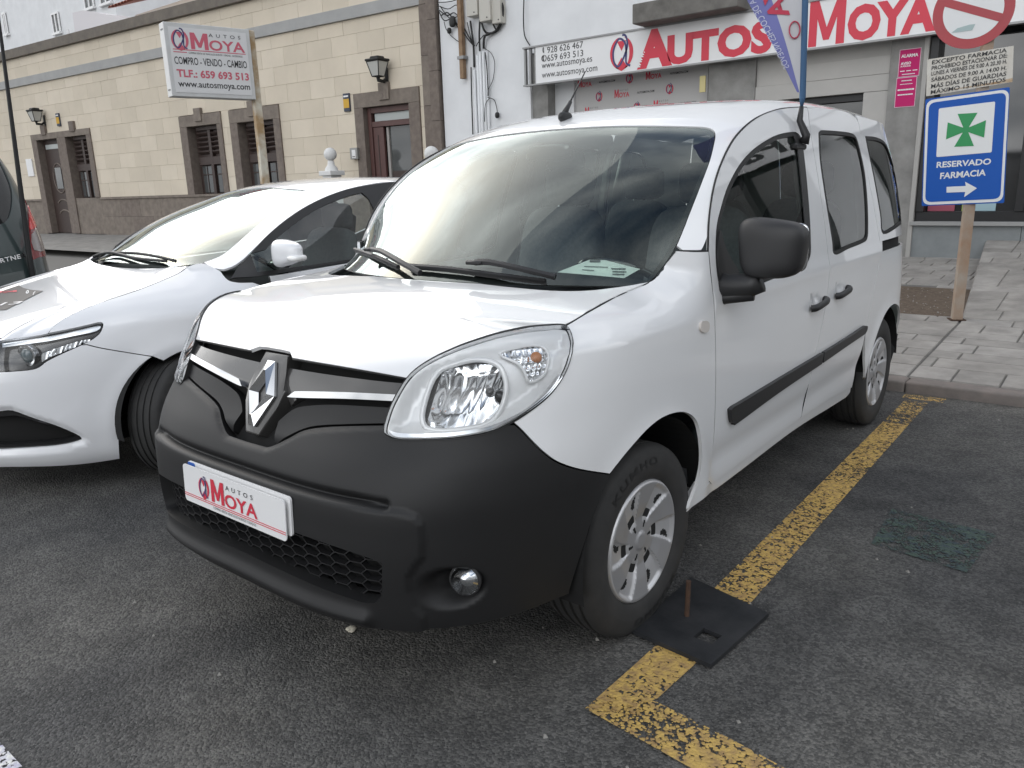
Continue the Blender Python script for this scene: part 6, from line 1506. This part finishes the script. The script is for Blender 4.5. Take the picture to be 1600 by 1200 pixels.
bm = bmesh.new()
tm = bpy.data.meshes.new('pantile'); vs, fs = [], []
for i in range(7):
    t = math.pi*i/6
    for yy in (0, 4.2): vs.append((.115*math.cos(t), yy, yy*slope_+.075*math.sin(t)))
for i in range(6): fs.append((2*i, 2*i+1, 2*i+3, 2*i+2))
tm.from_pydata(vs, [], fs); tm.materials.append(M_TILE); tm.update()
bm.free(); rf_ = mesh_obj('roof', [(ea[0], -.55, ez), (6.5, -.55, ez), (6.5, 3.65, ez+4.2*slope_), (ea[0], 3.65, ez+4.2*slope_)], [(0, 1, 2, 3)], M_TILE, th)
for i in range(nT): link_mesh('pantile_row', tm, rf_, (ea[0]+.13+i*.25, -.57, ez+.012))
# wires at the far left

# ================================================================== SHOP BUILDING behind the van
FY = 9.0
shop = tag(empty('white_shop_building', (0, FY, 0)), 'white rendered shop building with grey concrete pillars behind the van', 'building')
M_CONC = mat('grey_concrete', (.31, .305, .29), rough=.9, noise=(4, .22, (.185, .18, .172)), bump=(40, .3, .004)); M_PANELL = mat('pale_panel', (.47, .455, .43), rough=.8, noise=(2.5, .25, (.40, .39, .37)))
M_BASE = mat('grey_stone_base', (.24, .26, .265), rough=.55, noise=(5, .2, (.19, .205, .21)), bump=(40, .15, .002)); M_DARKG = mat('dark_shop_glass', (.014, .015, .015), rough=.05, spec=.8); M_ALU = mat('black_aluminium', (.022, .022, .023), rough=.4, metal=.3)
def sbox(name, x0, x1, y0, y1, z0, z1, m, parent=None, bev=.003): return box(name, ((x0+x1)/2, (y0+y1)/2-FY, (z0+z1)/2), (x1-x0, y1-y0, z1-z0), m, parent or shop, bev)
sbox('side_wall', -8.40, -6.40, 9.0, 14, 0, 9, M_WHITEWALL); sbox('upper_wall', -6.40, 9.5, 9.0, 14, 3.50, 9, M_WHITEWALL)
sbox('pillar', -6.398, -6.08, 9.05, 9.4, 0, 3.498, M_CONC); sbox('pillar', -3.22, -2.53, 9.02, 9.45, 0, 3.498, M_CONC); sbox('pillar', -.80, -.425, 8.98, 9.45, .2, 3.498, M_CONC)
sbox('pilaster_edge', -.423, -.37, 8.96, 9.3, .2, 3.497, mat('pale_stone_trim', (.38, .37, .35), rough=.7))
sbox('inner_wall', -6.078, -5.70, 9.25, 9.45, 0, 3.49, M_WHITEWALL); sbox('back_wall', -6.07, -3.23, 10.4, 10.6, 0, 3.6, M_CONC)
sbox('lintel_panel', -2.528, -1.94, 9.06, 9.4, 2.62, 3.497, M_PANELL); sbox('lintel_panel', -1.936, -.802, 9.08, 9.4, 2.84, 3.497, M_PANELL); sbox('wall_panel', -2.528, -.802, 9.03, 9.30, 2.42, 2.617, M_PANELL); sbox('wall_panel', -1.932, -.802, 9.032, 9.30, 2.62, 2.836, M_PANELL)
sbox('wall_panel', -1.10, -.802, 9.03, 9.30, 0.2, 2.416, M_PANELL); sbox('door_opening', -2.528, -1.104, 9.20, 9.31, 0.2, 2.415, M_DARKG); sbox('door_frame', -2.52, -1.11, 9.12, 9.198, 2.33, 2.413, M_ALU)
# dealer backdrop wall with repeated print
bd = tag(empty('dealer_backdrop', (-4.55, 9.30, 0)), 'grey printed backdrop with repeated dealer logos under the shop sign', 'backdrop')
box('backdrop_panel', (0, .02, 1.65), (2.38, .04, 3.0), mat('backdrop_grey', (.52, .51, .50), rough=.7), bd)
Mb = frame((0, -.002, 0), (1, 0, 0), (0, 0, 1)); k = 0
for r, z in enumerate((2.92, 2.70, 2.48, 2.26)):
    for c in range(6):
        x = -1.10+c*.42-(r % 3)*.14
        if x < -1.12 or x > .80: continue
        kind = (c+r) % 3
        if kind == 0: moya(Mb, x, z, .27, .125, bd)
        elif kind == 1: text('AUTOSMOYA.COM', Mb, x-.01, z+.03, .30, .032, M_BLACKPRINT, bd, bold=.02)
        else: dealer_logo(Mb, x+.13, z+.05, .16, bd, M_RED, M_NAVY)
ys_ = tag(box('yellow_notice', (-3.30, 9.0, 2.73), (.09, .02, .22), mat('cream_notice', (.60, .52, .25), rough=.6), None, .002), 'small cream notice on the wall right of the dealer backdrop', 'notice')
# pharmacy front
pf_ = bpy.data.objects.new('shop_front', None); COL.objects.link(pf_); pf_.parent = shop
sbox('glass', -.36, 9.4, 9.16, 9.20, .80, 3.49, M_DARKG, pf_); sbox('frame_bottom', -.36, 4.4, 9.02, 9.158, .80, .93, M_ALU, pf_); sbox('frame_top', -.36, 4.4, 9.02, 9.158, 3.28, 3.485, M_ALU, pf_)
for x in (-.36, .70, 1.75, 2.8, 3.9, 5.2, 6.6, 8.0): sbox('mullion', x, x+.09, 9.00, 9.159, .932, 3.278, M_ALU, pf_)
sbox('interior_wall', -.36, 4.4, 11.5, 11.6, .3, 3.5, M_ALU, pf_)
for x in (-.9, -.30, .30, .90, 1.5, 2.1): sbox('base_slab', x+.5, x+1.096, 8.99, 9.3, .2, .765, M_BASE, pf_)
sbox('window_sill', -.40, 4.4, 8.93, 9.32, .767, .815, mat('sill_stone', (.30, .30, .295), rough=.6), pf_)
for x in (2.3, 4.9): sbox('added_reflection_pier', x, x+.75, 8.995, 9.15, .82, 3.27, M_WHITEWALL, pf_)  # unseen piers added to lighten what the van side windows reflect
lf = tag(empty('window_leaflets', (.0, 9.14, .96)), 'coloured leaflets standing inside the dark shop window near its sill', 'leaflets')
for x, w_, c in ((-.10, .30, (.35, .08, .12)), (.18, .10, (.35, .45, .12)), (.36, .26, (.35, .5, .55))): box('leaflet', (x, 0, .05), (w_, .01, .15), mat('leaflet_%d' % int(100*x), c, rough=.6), lf)
# concrete balcony slab above the sign
c0, c1 = on_plane((988, 38), 1, 8.45), on_plane((1153, 5), 1, 8.45)
bl_ = tag(empty('balcony_slab', ((c0[0]+c1[0])/2, 8.72, c0[2])), 'weathered concrete balcony slab above the shop sign', 'balcony'); box('slab', (0, 0, .13), (c1[0]-c0[0], .555, .26), mat('stained_concrete', (.20, .19, .175), rough=.9, noise=(5, .2, (.11, .105, .095))), bl_, .01); box('parapet', (0, .02, .75), (c1[0]-c0[0]-.1, .48, .97), M_WHITEWALL, bl_)
# long sign board
SY = 8.80
def spt(px): P = on_plane(px, 1, SY); return float(P[0]), float(P[2])
sl_, st_ = spt((836, 74)); _, sb_ = spt((836, 131)); SXR = 2.35
sg_ = tag(empty('shop_sign_board', (sl_, SY, sb_)), 'long white dealer sign board with red capital letters above the shop', 'sign')
SH = st_-sb_; SW = SXR-sl_
box('board', (SW/2, .03, SH/2), (SW, .05, SH), M_WHITEPLATE, sg_, .003)
M_ALUG = mat('aluminium_grey', (.30, .30, .30), rough=.45, metal=.5)
for z in (-.012, SH+.012): box('frame_rail', (SW/2-.12, .04, z), (SW+.26, .11, .024), M_ALUG, sg_)
for x in (-.235, -.13, -.02): box('frame_strut', (x, .05, SH/2), (.035, .05, SH-.002), M_ALUG, sg_)
Ms = frame((sl_, SY+.004, sb_), (1, 0, 0), (0, 0, 1)); inv = lambda px: (spt(px)[0]-sl_, spt(px)[1]-sb_)
def stext(body, pl, pr, h, m_, bold=.02, dz=0, **k):
    (xa, za), (xb, zb) = inv(pl), inv(pr); t = text(body, Matrix.Identity(4), xa, min(za, zb)+dz, xb-xa, h, m_, sg_, bold=bold, **k)
    t.matrix_local = frame((0, .0035, 0), (1, 0, 0), (0, 0, 1)); return t
for body, xa_, xb_, f0, f1 in (('928 626 467', 855, 911, .79, .96), ('659 693 513', 855, 911, .57, .74), ('www.autosmoya.es', 846, 925, .34, .53), ('www.autosmoya.com', 846, 933, .08, .27)):
    a_, b_ = inv((xa_, 90))[0], inv((xb_, 90))[0]; t_ = text(body, Matrix.Identity(4), a_, SH*f0, b_-a_, SH*(f1-f0), M_BLACKPRINT, sg_); t_.matrix_local = frame((0, .0035, 0), (1, 0, 0), (0, 0, 1))
Mh = frame((0, .0035, 0), (1, 0, 0), (0, 0, 1))
def phone_icon(px, ring):
    x, z = inv(px); bm = bmesh.new(); b_tube(bm, [(x+.018*math.cos(t), -.002, z+.04*math.sin(t)) for t in np.linspace(2.0, 4.3, 8)], .009, 5)
    if ring: b_tube(bm, [(x+.045*math.cos(t), -.002, z+.045*math.sin(t)) for t in np.linspace(0, 2*math.pi, 17)], .005, 4, cap=False)
    bm_obj('phone_icon', bm, M_BLACKPRINT, sg_)
phone_icon((850, 78), False); phone_icon((850, 91), True)
lx, lz = inv((971, 83)); dg = bpy.data.objects.new('logo', None); COL.objects.link(dg); dg.parent = sg_; dealer_logo(frame((lx, .003, lz), (1, 0, 0), (0, 0, 1)), 0, 0, .50, dg, M_RED, M_NAVY)
bz_ = .012
def big(body, pl, pr, h, bold=.035, **k):
    xa, xb = inv(pl)[0], inv(pr)[0]; t = text(body, Matrix.Identity(4), xa, bz_, xb-xa, h, M_RED, sg_, bold=bold, **k); t.matrix_local = frame((0, .0035, 0), (1, 0, 0), (0, 0, 1))
big('A', (995, 110), (1050, 103), SH*.95, .06); big('UTOS', (1042, 104), (1205, 84), SH*.74, .05, spacing=1.02)
big_m(frame((0, .0035, 0), (1, 0, 0), (0, 0, 1)), inv((1262, 77))[0], bz_, inv((1318, 70))[0]-inv((1262, 77))[0], SH*.97, M_RED, sg_); big('OYA', (1322, 70), (1460, 53), SH*.76, .05, spacing=.98)
t_ = stext('www.', (997, 109), (1008, 88), .06, M_WHITEPLATE, .03); t_.matrix_local = frame((inv((998, 109))[0]+.02, .000, .02), (.36, 0, .93), (-.93, 0, .36)); me_ = t_.data; co = np.zeros(len(me_.vertices)*3); me_.vertices.foreach_get('co', co); co = co.reshape(-1, 3); co[:, 0] = (co[:, 0]-co[:, 0].min())/np.ptp(co[:, 0])*.24; co[:, 1] = (co[:, 1]-co[:, 1].min())/np.ptp(co[:, 1])*.06; co[:, 2] = .003; me_.vertices.foreach_set('co', co.ravel())
xC, _ = inv((1588, 25)); t_ = text('CAMBIO', Matrix.Identity(4), xC, .30, .9, .16, M_BLACKPRINT, sg_, bold=.02); t_.matrix_local = frame((0, .0035, 0), (1, 0, 0), (0, 0, 1))
# pharmacy sign further right, outside the frame but mirrored in the side windows
ph = tag(empty('pharmacy_name_sign', (2.6, 8.80, 2.98)), 'white pharmacy name sign right of the dealer sign board', 'sign'); box('board', (1.9, .03, .31), (3.8, .06, .62), M_WHITEPLATE, ph, .003)
t_ = text('Farmacia', Matrix.Identity(4), .4, .12, 3.0, .40, M_BLACKPRINT, ph, bold=.02); t_.matrix_local = frame((0, -.0015, 0), (1, 0, 0), (0, 0, 1))
# pink alarm notices on the pillar
M_PINK = mat('magenta_print', (.50, .02, .14), rough=.6, spec=.2)
def notice(name, pl, pr, label, lines):
    a, b = on_plane(pl, 1, 8.972), on_plane(pr, 1, 8.972); w, h = b[0]-a[0], a[2]-b[2]
    t = tag(empty(name, (a[0], 8.974, b[2])), label, 'notice', 'magenta notices on the concrete pillar'); box('notice_border', (w/2, .002, h/2), (w, .004, h), mat('pale_pink', (.72, .52, .60), rough=.5), t); box('notice_face', (w/2, -.001, h/2), (w-.014, .004, h-.014), M_PINK, t)
    Mt = frame((0, -.0032, 0), (1, 0, 0), (0, 0, 1))
    for body, x, z, ww, hh_ in lines: text(body, Mt, w*x, h*z, w*ww, h*hh_, M_WHITEPLATE, t, bold=.03, lift=.001)
notice('alarm_notice', (1406, 78), (1436, 118), 'magenta alarm notice on the concrete pillar, the upper of two', [('ALARMA', .10, .70, .78, .12), ('AVISO', .10, .44, .48, .10), ('A POLICIA', .10, .36, .48, .06), ('– – –', .10, .20, .8, .03), ('–––––', .2, .08, .6, .03)])
notice('alarm_notice', (1401, 122), (1429, 166), 'plain magenta notice on the concrete pillar, the lower of two', [('––––', .25, .87, .5, .03), ('––––––', .10, .56, .8, .05), ('––––––', .12, .40, .74, .04), ('––––––', .2, .76, .6, .02)])

# ------------------------------------------------------------------ meter boxes, pipes and cables on the white wall
def wpt(px, out=.0): return on_plane(px, 1, FY-out)
mb_ = tag(empty('meter_boxes', (-7.4, FY, 4.0)), 'beige electricity boxes on the white wall beside the house corner', 'meter boxes'); org = np.array([-7.4, FY, 4.0])
M_BOXP = mat('beige_enclosure', (.52, .50, .45), rough=.6)
for (pl, pr, d) in (((727, -20), (746, 23), .16), ((747, -15), (766, 31), .20), ((767, -12), (782, 35), .15)):
    a, b = wpt(pl, d), wpt(pr, d); c = (a+b)/2-org; box('enclosure', (c[0], -d/2, c[2]), (abs(b[0]-a[0]), d, abs(a[2]-b[2])), M_BOXP, mb_, .008); 
    bm = bmesh.new(); b_tube(bm, [(c[0]+.05, -d-.006, b[2]-org[2]+.05), (c[0]+.05, -d+.002, b[2]-org[2]+.05)], .012, 8); bm_obj('lock', bm, M_SEAL, mb_)
rp2 = tag(empty('rusty_down_pipe', tuple(wpt((724, 123), .08))), 'rusty square pipe ending on the white wall beside the house corner', 'pipe')
a = wpt((724, 123), .08); b = wpt((720, -20), .08); box('pipe', (0, 0, (b[2]-a[2])/2), (.085, .085, b[2]-a[2]), mat('rusty_paint', (.30, .21, .13), rough=.85, noise=(10, .22, (.20, .12, .07))), rp2, .004)
box('clamp', (0, 0, wpt((724, 90), .08)[2]-a[2]), (.15, .12, .05), M_ALUG, rp2)
cdt = tag(empty('cable_conduits', (-7.5, FY, 2.2)), 'row of white plastic conduits running down the white wall', 'conduits'); og2 = np.array([-7.5, FY, 2.2])
for px, top_px in ((741, 109), (746, 86), (750, 82), (755, 80), (760, 80)):
    a, b = wpt((px, top_px), .03), wpt((px+4, 240), .03); bm = bmesh.new(); b_tube(bm, [(a[0]-og2[0], -.03, a[2]-2.2), (a[0]-og2[0], -.03, .6-2.2)], .027, 8); bm_obj('conduit', bm, M_WHITEWALL, cdt, smooth=True)
cab = tag(empty('cable_tangle', (-7.6, FY, 3.7)), 'tangle of black cables hanging below the beige meter boxes', 'cables'); og3 = np.array([-7.6, FY, 3.7])
def cable(pxs, r=.010, out=.06):
    pts = crom([wpt(p, out+.03*math.sin(i*1.7))-og3 for i, p in enumerate(pxs)], 5); bm = bmesh.new(); b_tube(bm, pts, r, 5); bm_obj('cable', bm, M_SEAL, cab, smooth=True)
for pxs, r in (([(735, 33), (738, 55), (740, 72), (741, 105)], .018), ([(750, 32), (749, 55), (750, 80)], .018), ([(752, 33), (756, 46), (762, 52), (772, 50), (780, 40), (785, 20), (783, -10)], .018), ([(770, 36), (775, 46), (780, 44)], .014), ([(782, 0), (786, 12), (784, 34), (776, 48), (764, 53), (757, 58), (756, 76)], .020), ([(726, 45), (733, 58), (740, 70)], .012), ([(724, 50), (732, 62), (740, 71)], .012), ([(730, 35), (736, 60), (742, 72)], .008), ([(744, 72), (750, 62), (757, 54)], .008), ([(758, 76), (768, 84), (773, 100), (770, 125), (763, 140), (762, 150)], .006), ([(758, 82), (761, 110), (763, 150)], .010), ([(762, 152), (772, 156), (776, 168), (777, 176)], .007), ([(757, 190), (758, 165), (765, 154), (772, 156)], .006), ([(694, 34), (697, 45), (704, 55), (712, 62), (718, 66)], .007), ([(683, 8), (700, 14), (712, 8), (722, 10)], .008), ([(684, 14), (698, 24), (710, 20), (719, 30)], .010), ([(686, 18), (694, 32), (706, 30), (716, 44), (718, 52)], .010), ([(688, 10), (702, 28), (714, 26), (720, 20)], .009), ([(690, 24), (700, 20), (711, 34), (717, 40)], .012), ([(684, 4), (706, 2), (724, -6)], .008), ([(819, -10), (818, 30), (820, 56), (828, 71)], .010), ([(736, 105), (737, 150), (739, 210)], .012)): cable(pxs, r)
for px, s_ in (((702, 48), .05), ((777, 180), .05), ((707, 34), .09)):
    p = wpt(px, .07)-og3; bm = bmesh.new(); superell(bm, tuple(p), (s_*.75, .035, s_), .7, .7, 12, 8); bm_obj('junction_box', bm, M_SEAL, cab, smooth=True)

# ------------------------------------------------------------------ pharmacy sign post
PP = np.array([.78, 5.52, PAVZ(5.52)]); sp = tag(empty('pharmacy_sign_post', tuple(PP)), 'rusty steel post carrying the no parking and pharmacy signs on the pavement', 'sign post')
nv = CAM_POS-PP; nv[2] = 0; nv /= np.linalg.norm(nv); PO = PP+nv*.05
M_POST = mat('rusty_post', (.30, .19, .12), rough=.75, noise=(5, .2, (.36, .32, .27)), bump=(60, .2, .002))
ang = math.atan2(nv[0], -nv[1])
box('post', (0, 0, 1.40), (.075, .075, 2.80), M_POST, sp, .004, (0, 0, ang+.3)); box('post_foot', (0, 0, .004), (.12, .12, .008), M_RUST, sp, .0, (0, 0, ang+.3))
exs = np.array([-nv[1], nv[0], 0])
def ppt(px, out=0.0): P = on_pl(px, PO+nv*out, nv); return np.array([(P-PO)@exs, P[2]-PP[2]])
MS = lambda out: frame(PO+nv*out-PP, exs, (0, 0, 1))
def pquad(name, corners, r, out, th, m_, parent):
    """rounded sheet through four photo corners"""
    c = [ppt(p, out) for p in corners]; pts = []
    for i in range(4):
        p, a, b = c[i], c[i-1], c[(i+1) % 4]; d1, d2 = (a-p)/np.linalg.norm(a-p), (b-p)/np.linalg.norm(b-p)
        for t in np.linspace(0, 1, 6):
            q = p+d1*r*(1-t)**2+d2*r*t**2; pts.append(tuple(q))
    return prism(name, pts[::-1], MS(out), th, m_, parent)
M_SIGNBLUE = mat('sign_blue', (.004, .085, .40), rough=.45, spec=.3); M_SIGNGREEN = mat('sign_green', (.01, .26, .075), rough=.4); M_SIGNRED = mat('sign_red_faded', (.42, .05, .06), rough=.5, noise=(5, .25, (.36, .055, .065))); M_SIGNWHITE = mat('sign_white', (.72, .73, .73), rough=.4)
bs = bpy.data.objects.new('pharmacy_sign', None); COL.objects.link(bs); bs.parent = sp
pquad('sign_back', [(1446, 155), (1578, 136), (1569, 317), (1440, 322)], .012, .0, .006, M_SIGNBLUE, bs)
pquad('sign_rim', [(1447.5, 157), (1577, 139), (1567, 315), (1441.5, 320.5)], .06, .0030, .0028, M_SIGNWHITE, bs)
pquad('sign_field', [(1451.5, 161), (1572.5, 144), (1563, 310.5), (1445.5, 316)], .05, .0050, .0018, M_SIGNBLUE, bs)
pquad('sign_square', [(1467, 169.5), (1555, 158.5), (1549.5, 238), (1463, 245.5)], .012, .0068, .0016, M_SIGNWHITE, bs)
def ptext(body, pl, pr, pt, m_, out, parent, bold=.05, **k):
    a, b, c = ppt(pl, out), ppt(pr, out), ppt(pt, out); h = c[1]-a[1]; sl2 = (b[1]-a[1])/(b[0]-a[0])
    def fn(co): co[:, 1] += (co[:, 0]-a[0])*sl2; return co
    t = text(body, MS(out), a[0], a[1], b[0]-a[0], h, m_, parent, bold=bold, fn=fn, lift=.001, **k); return t
ptext('RESERVADO', (1463, 262.5), (1548, 257), (1463, 253), M_SIGNWHITE, .0060, bs, .028); ptext('FARMACIA', (1468.5, 280), (1540, 274.5), (1468.5, 270), M_SIGNWHITE, .0060, bs, .028)
cc = ppt((1509, 203), .009); R_ = (ppt((1539, 200), .009)-ppt((1479, 206), .009))[0]/2; cr_ = []
for q in range(4):
    for (u, v) in ((.22, .28), (.58, 1.0), (-.58, 1.0), (-.22, .28)):
        a0 = math.radians(90*q); 
        x, y_ = u*.30/.58*1.0 if False else u, v
        cr_.append((x*R_*.92, y_*R_, q))
for q in range(4):
    a0 = math.radians(90*q); pts = []
    for (u, v) in ((.14, .14), (.52, 1.0), (-.52, 1.0), (-.14, .14)): pts.append((cc[0]+(u*math.cos(a0)-v*math.sin(a0))*R_, cc[1]+(u*math.sin(a0)+v*math.cos(a0))*R_*.95))
    prism('cross_arm', pts, MS(.0092), .0016, M_SIGNGREEN, bs)
prism('cross_centre', [(cc[0]-R_*.16, cc[1]-R_*.16), (cc[0]+R_*.16, cc[1]-R_*.16), (cc[0]+R_*.16, cc[1]+R_*.16), (cc[0]-R_*.16, cc[1]+R_*.16)], MS(.0096), .0010, M_SIGNGREEN, bs)
ar = [ppt(p, .0072) for p in ((1479, 292), (1509, 290.5), (1508, 284), (1526.5, 294), (1506.5, 308), (1508, 300), (1479, 301))]; prism('arrow', [tuple(p) for p in ar[::-1]], MS(.0072), .0016, M_SIGNWHITE, bs)
# text panel
tp = bpy.data.objects.new('hours_panel', None); COL.objects.link(tp); tp.parent = sp
M_RUSTW = mat('rust_stained_enamel', (.60, .58, .53), rough=.6, noise=(9, .10, (.56, .53, .47))); ntw, bw = nodes_of(M_RUSTW)
pquad('panel', [(1449, 93), (1584, 71.5), (1582, 128), (1447, 150.5)], .004, .004, .004, M_RUSTW, tp)
pquad('rust_edge', [(1470, 142.5), (1560, 127), (1582, 121.5), (1582, 128)], .002, .0052, .0008, mat('rust_bleed', (.34, .20, .09), rough=.8, noise=(30, .2, (.55, .48, .38))), tp)
for k, (body, pl, pr, pt) in enumerate([('EXCEPTO FARMACIA', (1456, 101), (1573, 81.5), (1456, 94.5)), ('PROHIBIDO ESTACIONAR DE:', (1455.5, 110), (1573.5, 90), (1455.5, 103.5)), ('LUNES A VIERNES DE 9.00 A 20.30 H.', (1455, 118.5), (1573, 99), (1455, 112)), ('SÁBADOS DE 9.00 A 14.00 H.', (1455, 128), (1572.5, 109), (1455, 120)), ('MÁS DÍAS DE GUARDIAS', (1454.5, 138.5), (1572, 118.5), (1454.5, 130)), ('MÁXIMO 15 MINUTOS', (1454, 147.5), (1571, 127.5), (1454, 139.5)) ]):
    ptext(body, pl, pr, pt, M_BLACKPRINT, .0065, tp, .015)
# round no-parking sign
rs_ = bpy.data.objects.new('no_parking_sign', None); COL.objects.link(rs_); rs_.parent = sp
c0 = ppt((1520.5, 17), .0); RR = (ppt((1585, 12), 0)-ppt((1456, 26), 0))[0]/2
def disc(name, r, out, m_, th=.003, n=56): return prism(name, [(c0[0]+r*math.cos(2*math.pi*k/n), c0[1]+r*.98*math.sin(2*math.pi*k/n)) for k in range(n)], MS(out), th, m_, rs_)
disc('sign_disc', RR, .0, M_SIGNRED, .005); disc('sign_face', RR*.74, .002, M_SIGNWHITE, .0025)
dv = np.array([math.cos(math.radians(-22)), math.sin(math.radians(-22))]); nv2 = np.array([-dv[1], dv[0]]); w_ = RR*.105; Ld = RR*.76; cb = c0+nv2*RR*.02
prism('sign_bar', [tuple(cb-dv*Ld-nv2*w_), tuple(cb+dv*Ld-nv2*w_), tuple(cb+dv*Ld+nv2*w_), tuple(cb-dv*Ld+nv2*w_)], MS(.004), .0022, M_SIGNRED, rs_)
sq = [ppt(p, .005) for p in ((1487, 51), (1496, 44), (1515, 38.5), (1524, 37.5), (1519, 47), (1500, 50))]; prism('sticker', [tuple(p) for p in sq[::-1]], MS(.005), .0012, mat('pale_teal_sticker', (.36, .46, .46), rough=.5), rs_)

# ------------------------------------------------------------------ dealer sign box on a post at the left
QP = np.array([-7.6, 4.25, .2]); dy = np.array([.225, .974, 0.0]); dy /= np.linalg.norm(dy); qn = np.array([dy[1], -dy[0], 0])
qa = on_pl((391, 100), QP, qn); QP = np.array([qa[0], qa[1], .12])
ds = tag(empty('dealer_sign_post', tuple(QP)), 'white dealer sign box on a peeling cream post above the white hatchback', 'sign post')
def qpt(px, out=.0): P = on_pl(px, QP+qn*out, qn); return np.array([(P-QP)@dy, P[2]-QP[2]])
MQ = lambda out: frame(qn*out, dy, (0, 0, 1))
cs4 = [qpt(p, .09) for p in ((257, 36), (388, 48.5), (397, 152), (272, 148.5))]
x0_, x1_ = (cs4[0][0]+cs4[3][0])/2, (cs4[1][0]+cs4[2][0])/2; z1_, z0_ = (cs4[0][1]+cs4[1][1])/2, (cs4[2][1]+cs4[3][1])/2; W_, H_ = x1_-x0_, z1_-z0_
M_FRAMEW = mat('white_sign_frame', (.62, .63, .63), rough=.45, noise=(8, .3, (.54, .54, .53))); M_FACEW = mat('sign_face_white', (.70, .70, .70), rough=.4); M_REDF = mat('faded_red_print', (.58, .12, .17), rough=.5)
bm = bmesh.new(); b_box(bm, ((x0_+x1_)/2, (z0_+z1_)/2, -.09), (W_+.04, H_+.04, .18), .006, MQ(.085)); bm_obj('sign_box', bm, M_FRAMEW, ds)
face = prism('sign_face', [(x0_+.03, z0_+.03), (x1_-.03, z0_+.03), (x1_-.03, z1_-.03), (x0_+.03, z1_-.03)], MQ(.089), .003, M_FACEW, ds)
MF = MQ(.0895)
X = lambda f: x0_+.03+f*(W_-.06); Z = lambda f: z0_+.03+f*(H_-.06); ww, hh_ = W_-.06, H_-.06
big_m(MF, X(.26), Z(.68), ww*.225, hh_*.255, M_REDF, ds); text('OYA', MF, X(.495), Z(.68), ww*.47, hh_*.165, M_REDF, ds, bold=.02); text('AUTOS', MF, X(.50), Z(.89), ww*.42, hh_*.052, M_BLACKPRINT, ds, spacing=1.9)
dealer_logo(MF @ Matrix.Translation((X(.13), Z(.81), 0)), 0, 0, .26, ds, M_REDF, M_NAVY)
for z_, xa, xb in ((.655, .03, .97), (.615, .03, .20)): prism('red_rule', [(X(xa), Z(z_)), (X(xb), Z(z_)), (X(xb), Z(z_)+.010), (X(xa), Z(z_)+.010)], MQ(.0905), .0006, M_REDF, ds)
text('COMPRA VENTA DE VEHICULOS NUEVOS - USADOS - ACCESORIOS', MF, X(.22), Z(.605), ww*.70, hh_*.028, M_BLACKPRINT, ds)
text('COMPRO - VENDO - CAMBIO', MF, X(.03), Z(.435), ww*.94, hh_*.115, M_BLACKPRINT, ds, bold=.008); text('TLF.: 659 693 513', MF, X(.04), Z(.235), ww*.94, hh_*.125, M_REDF, ds, bold=.03); text('www.autosmoya.com', MF, X(.04), Z(.055), ww*.94, hh_*.115, M_BLACKPRINT, ds, bold=.01)
for z_ in (z0_+.06, z1_-.06):
    for o_ in (-.06, -.11):
        bm = bmesh.new(); b_lathe(bm, [(-.004, .011), (.002, .009), (.002, 0)], 10, 'Z'); Mb_ = frame(MQ(.085) @ Vector((x0_-.0205, z_, o_+.005)), -Vector(qn), (0, 0, 1)); bm.transform(Mb_); bm_obj('rivet', bm, M_SEAL, ds)
xp = x1_+.055
pb_ = MQ(.0) @ Vector((xp, 0, 0)); M_POSTW = mat('peeling_cream_post', (.60, .57, .48), rough=.7, noise=(3.5, .12, (.36, .24, .12)))
box('post', (pb_.x, pb_.y, (z1_+.02)/2), (.10, .10, z1_+.02), M_POSTW, ds, .006, (0, 0, math.atan2(dy[1], dy[0])))
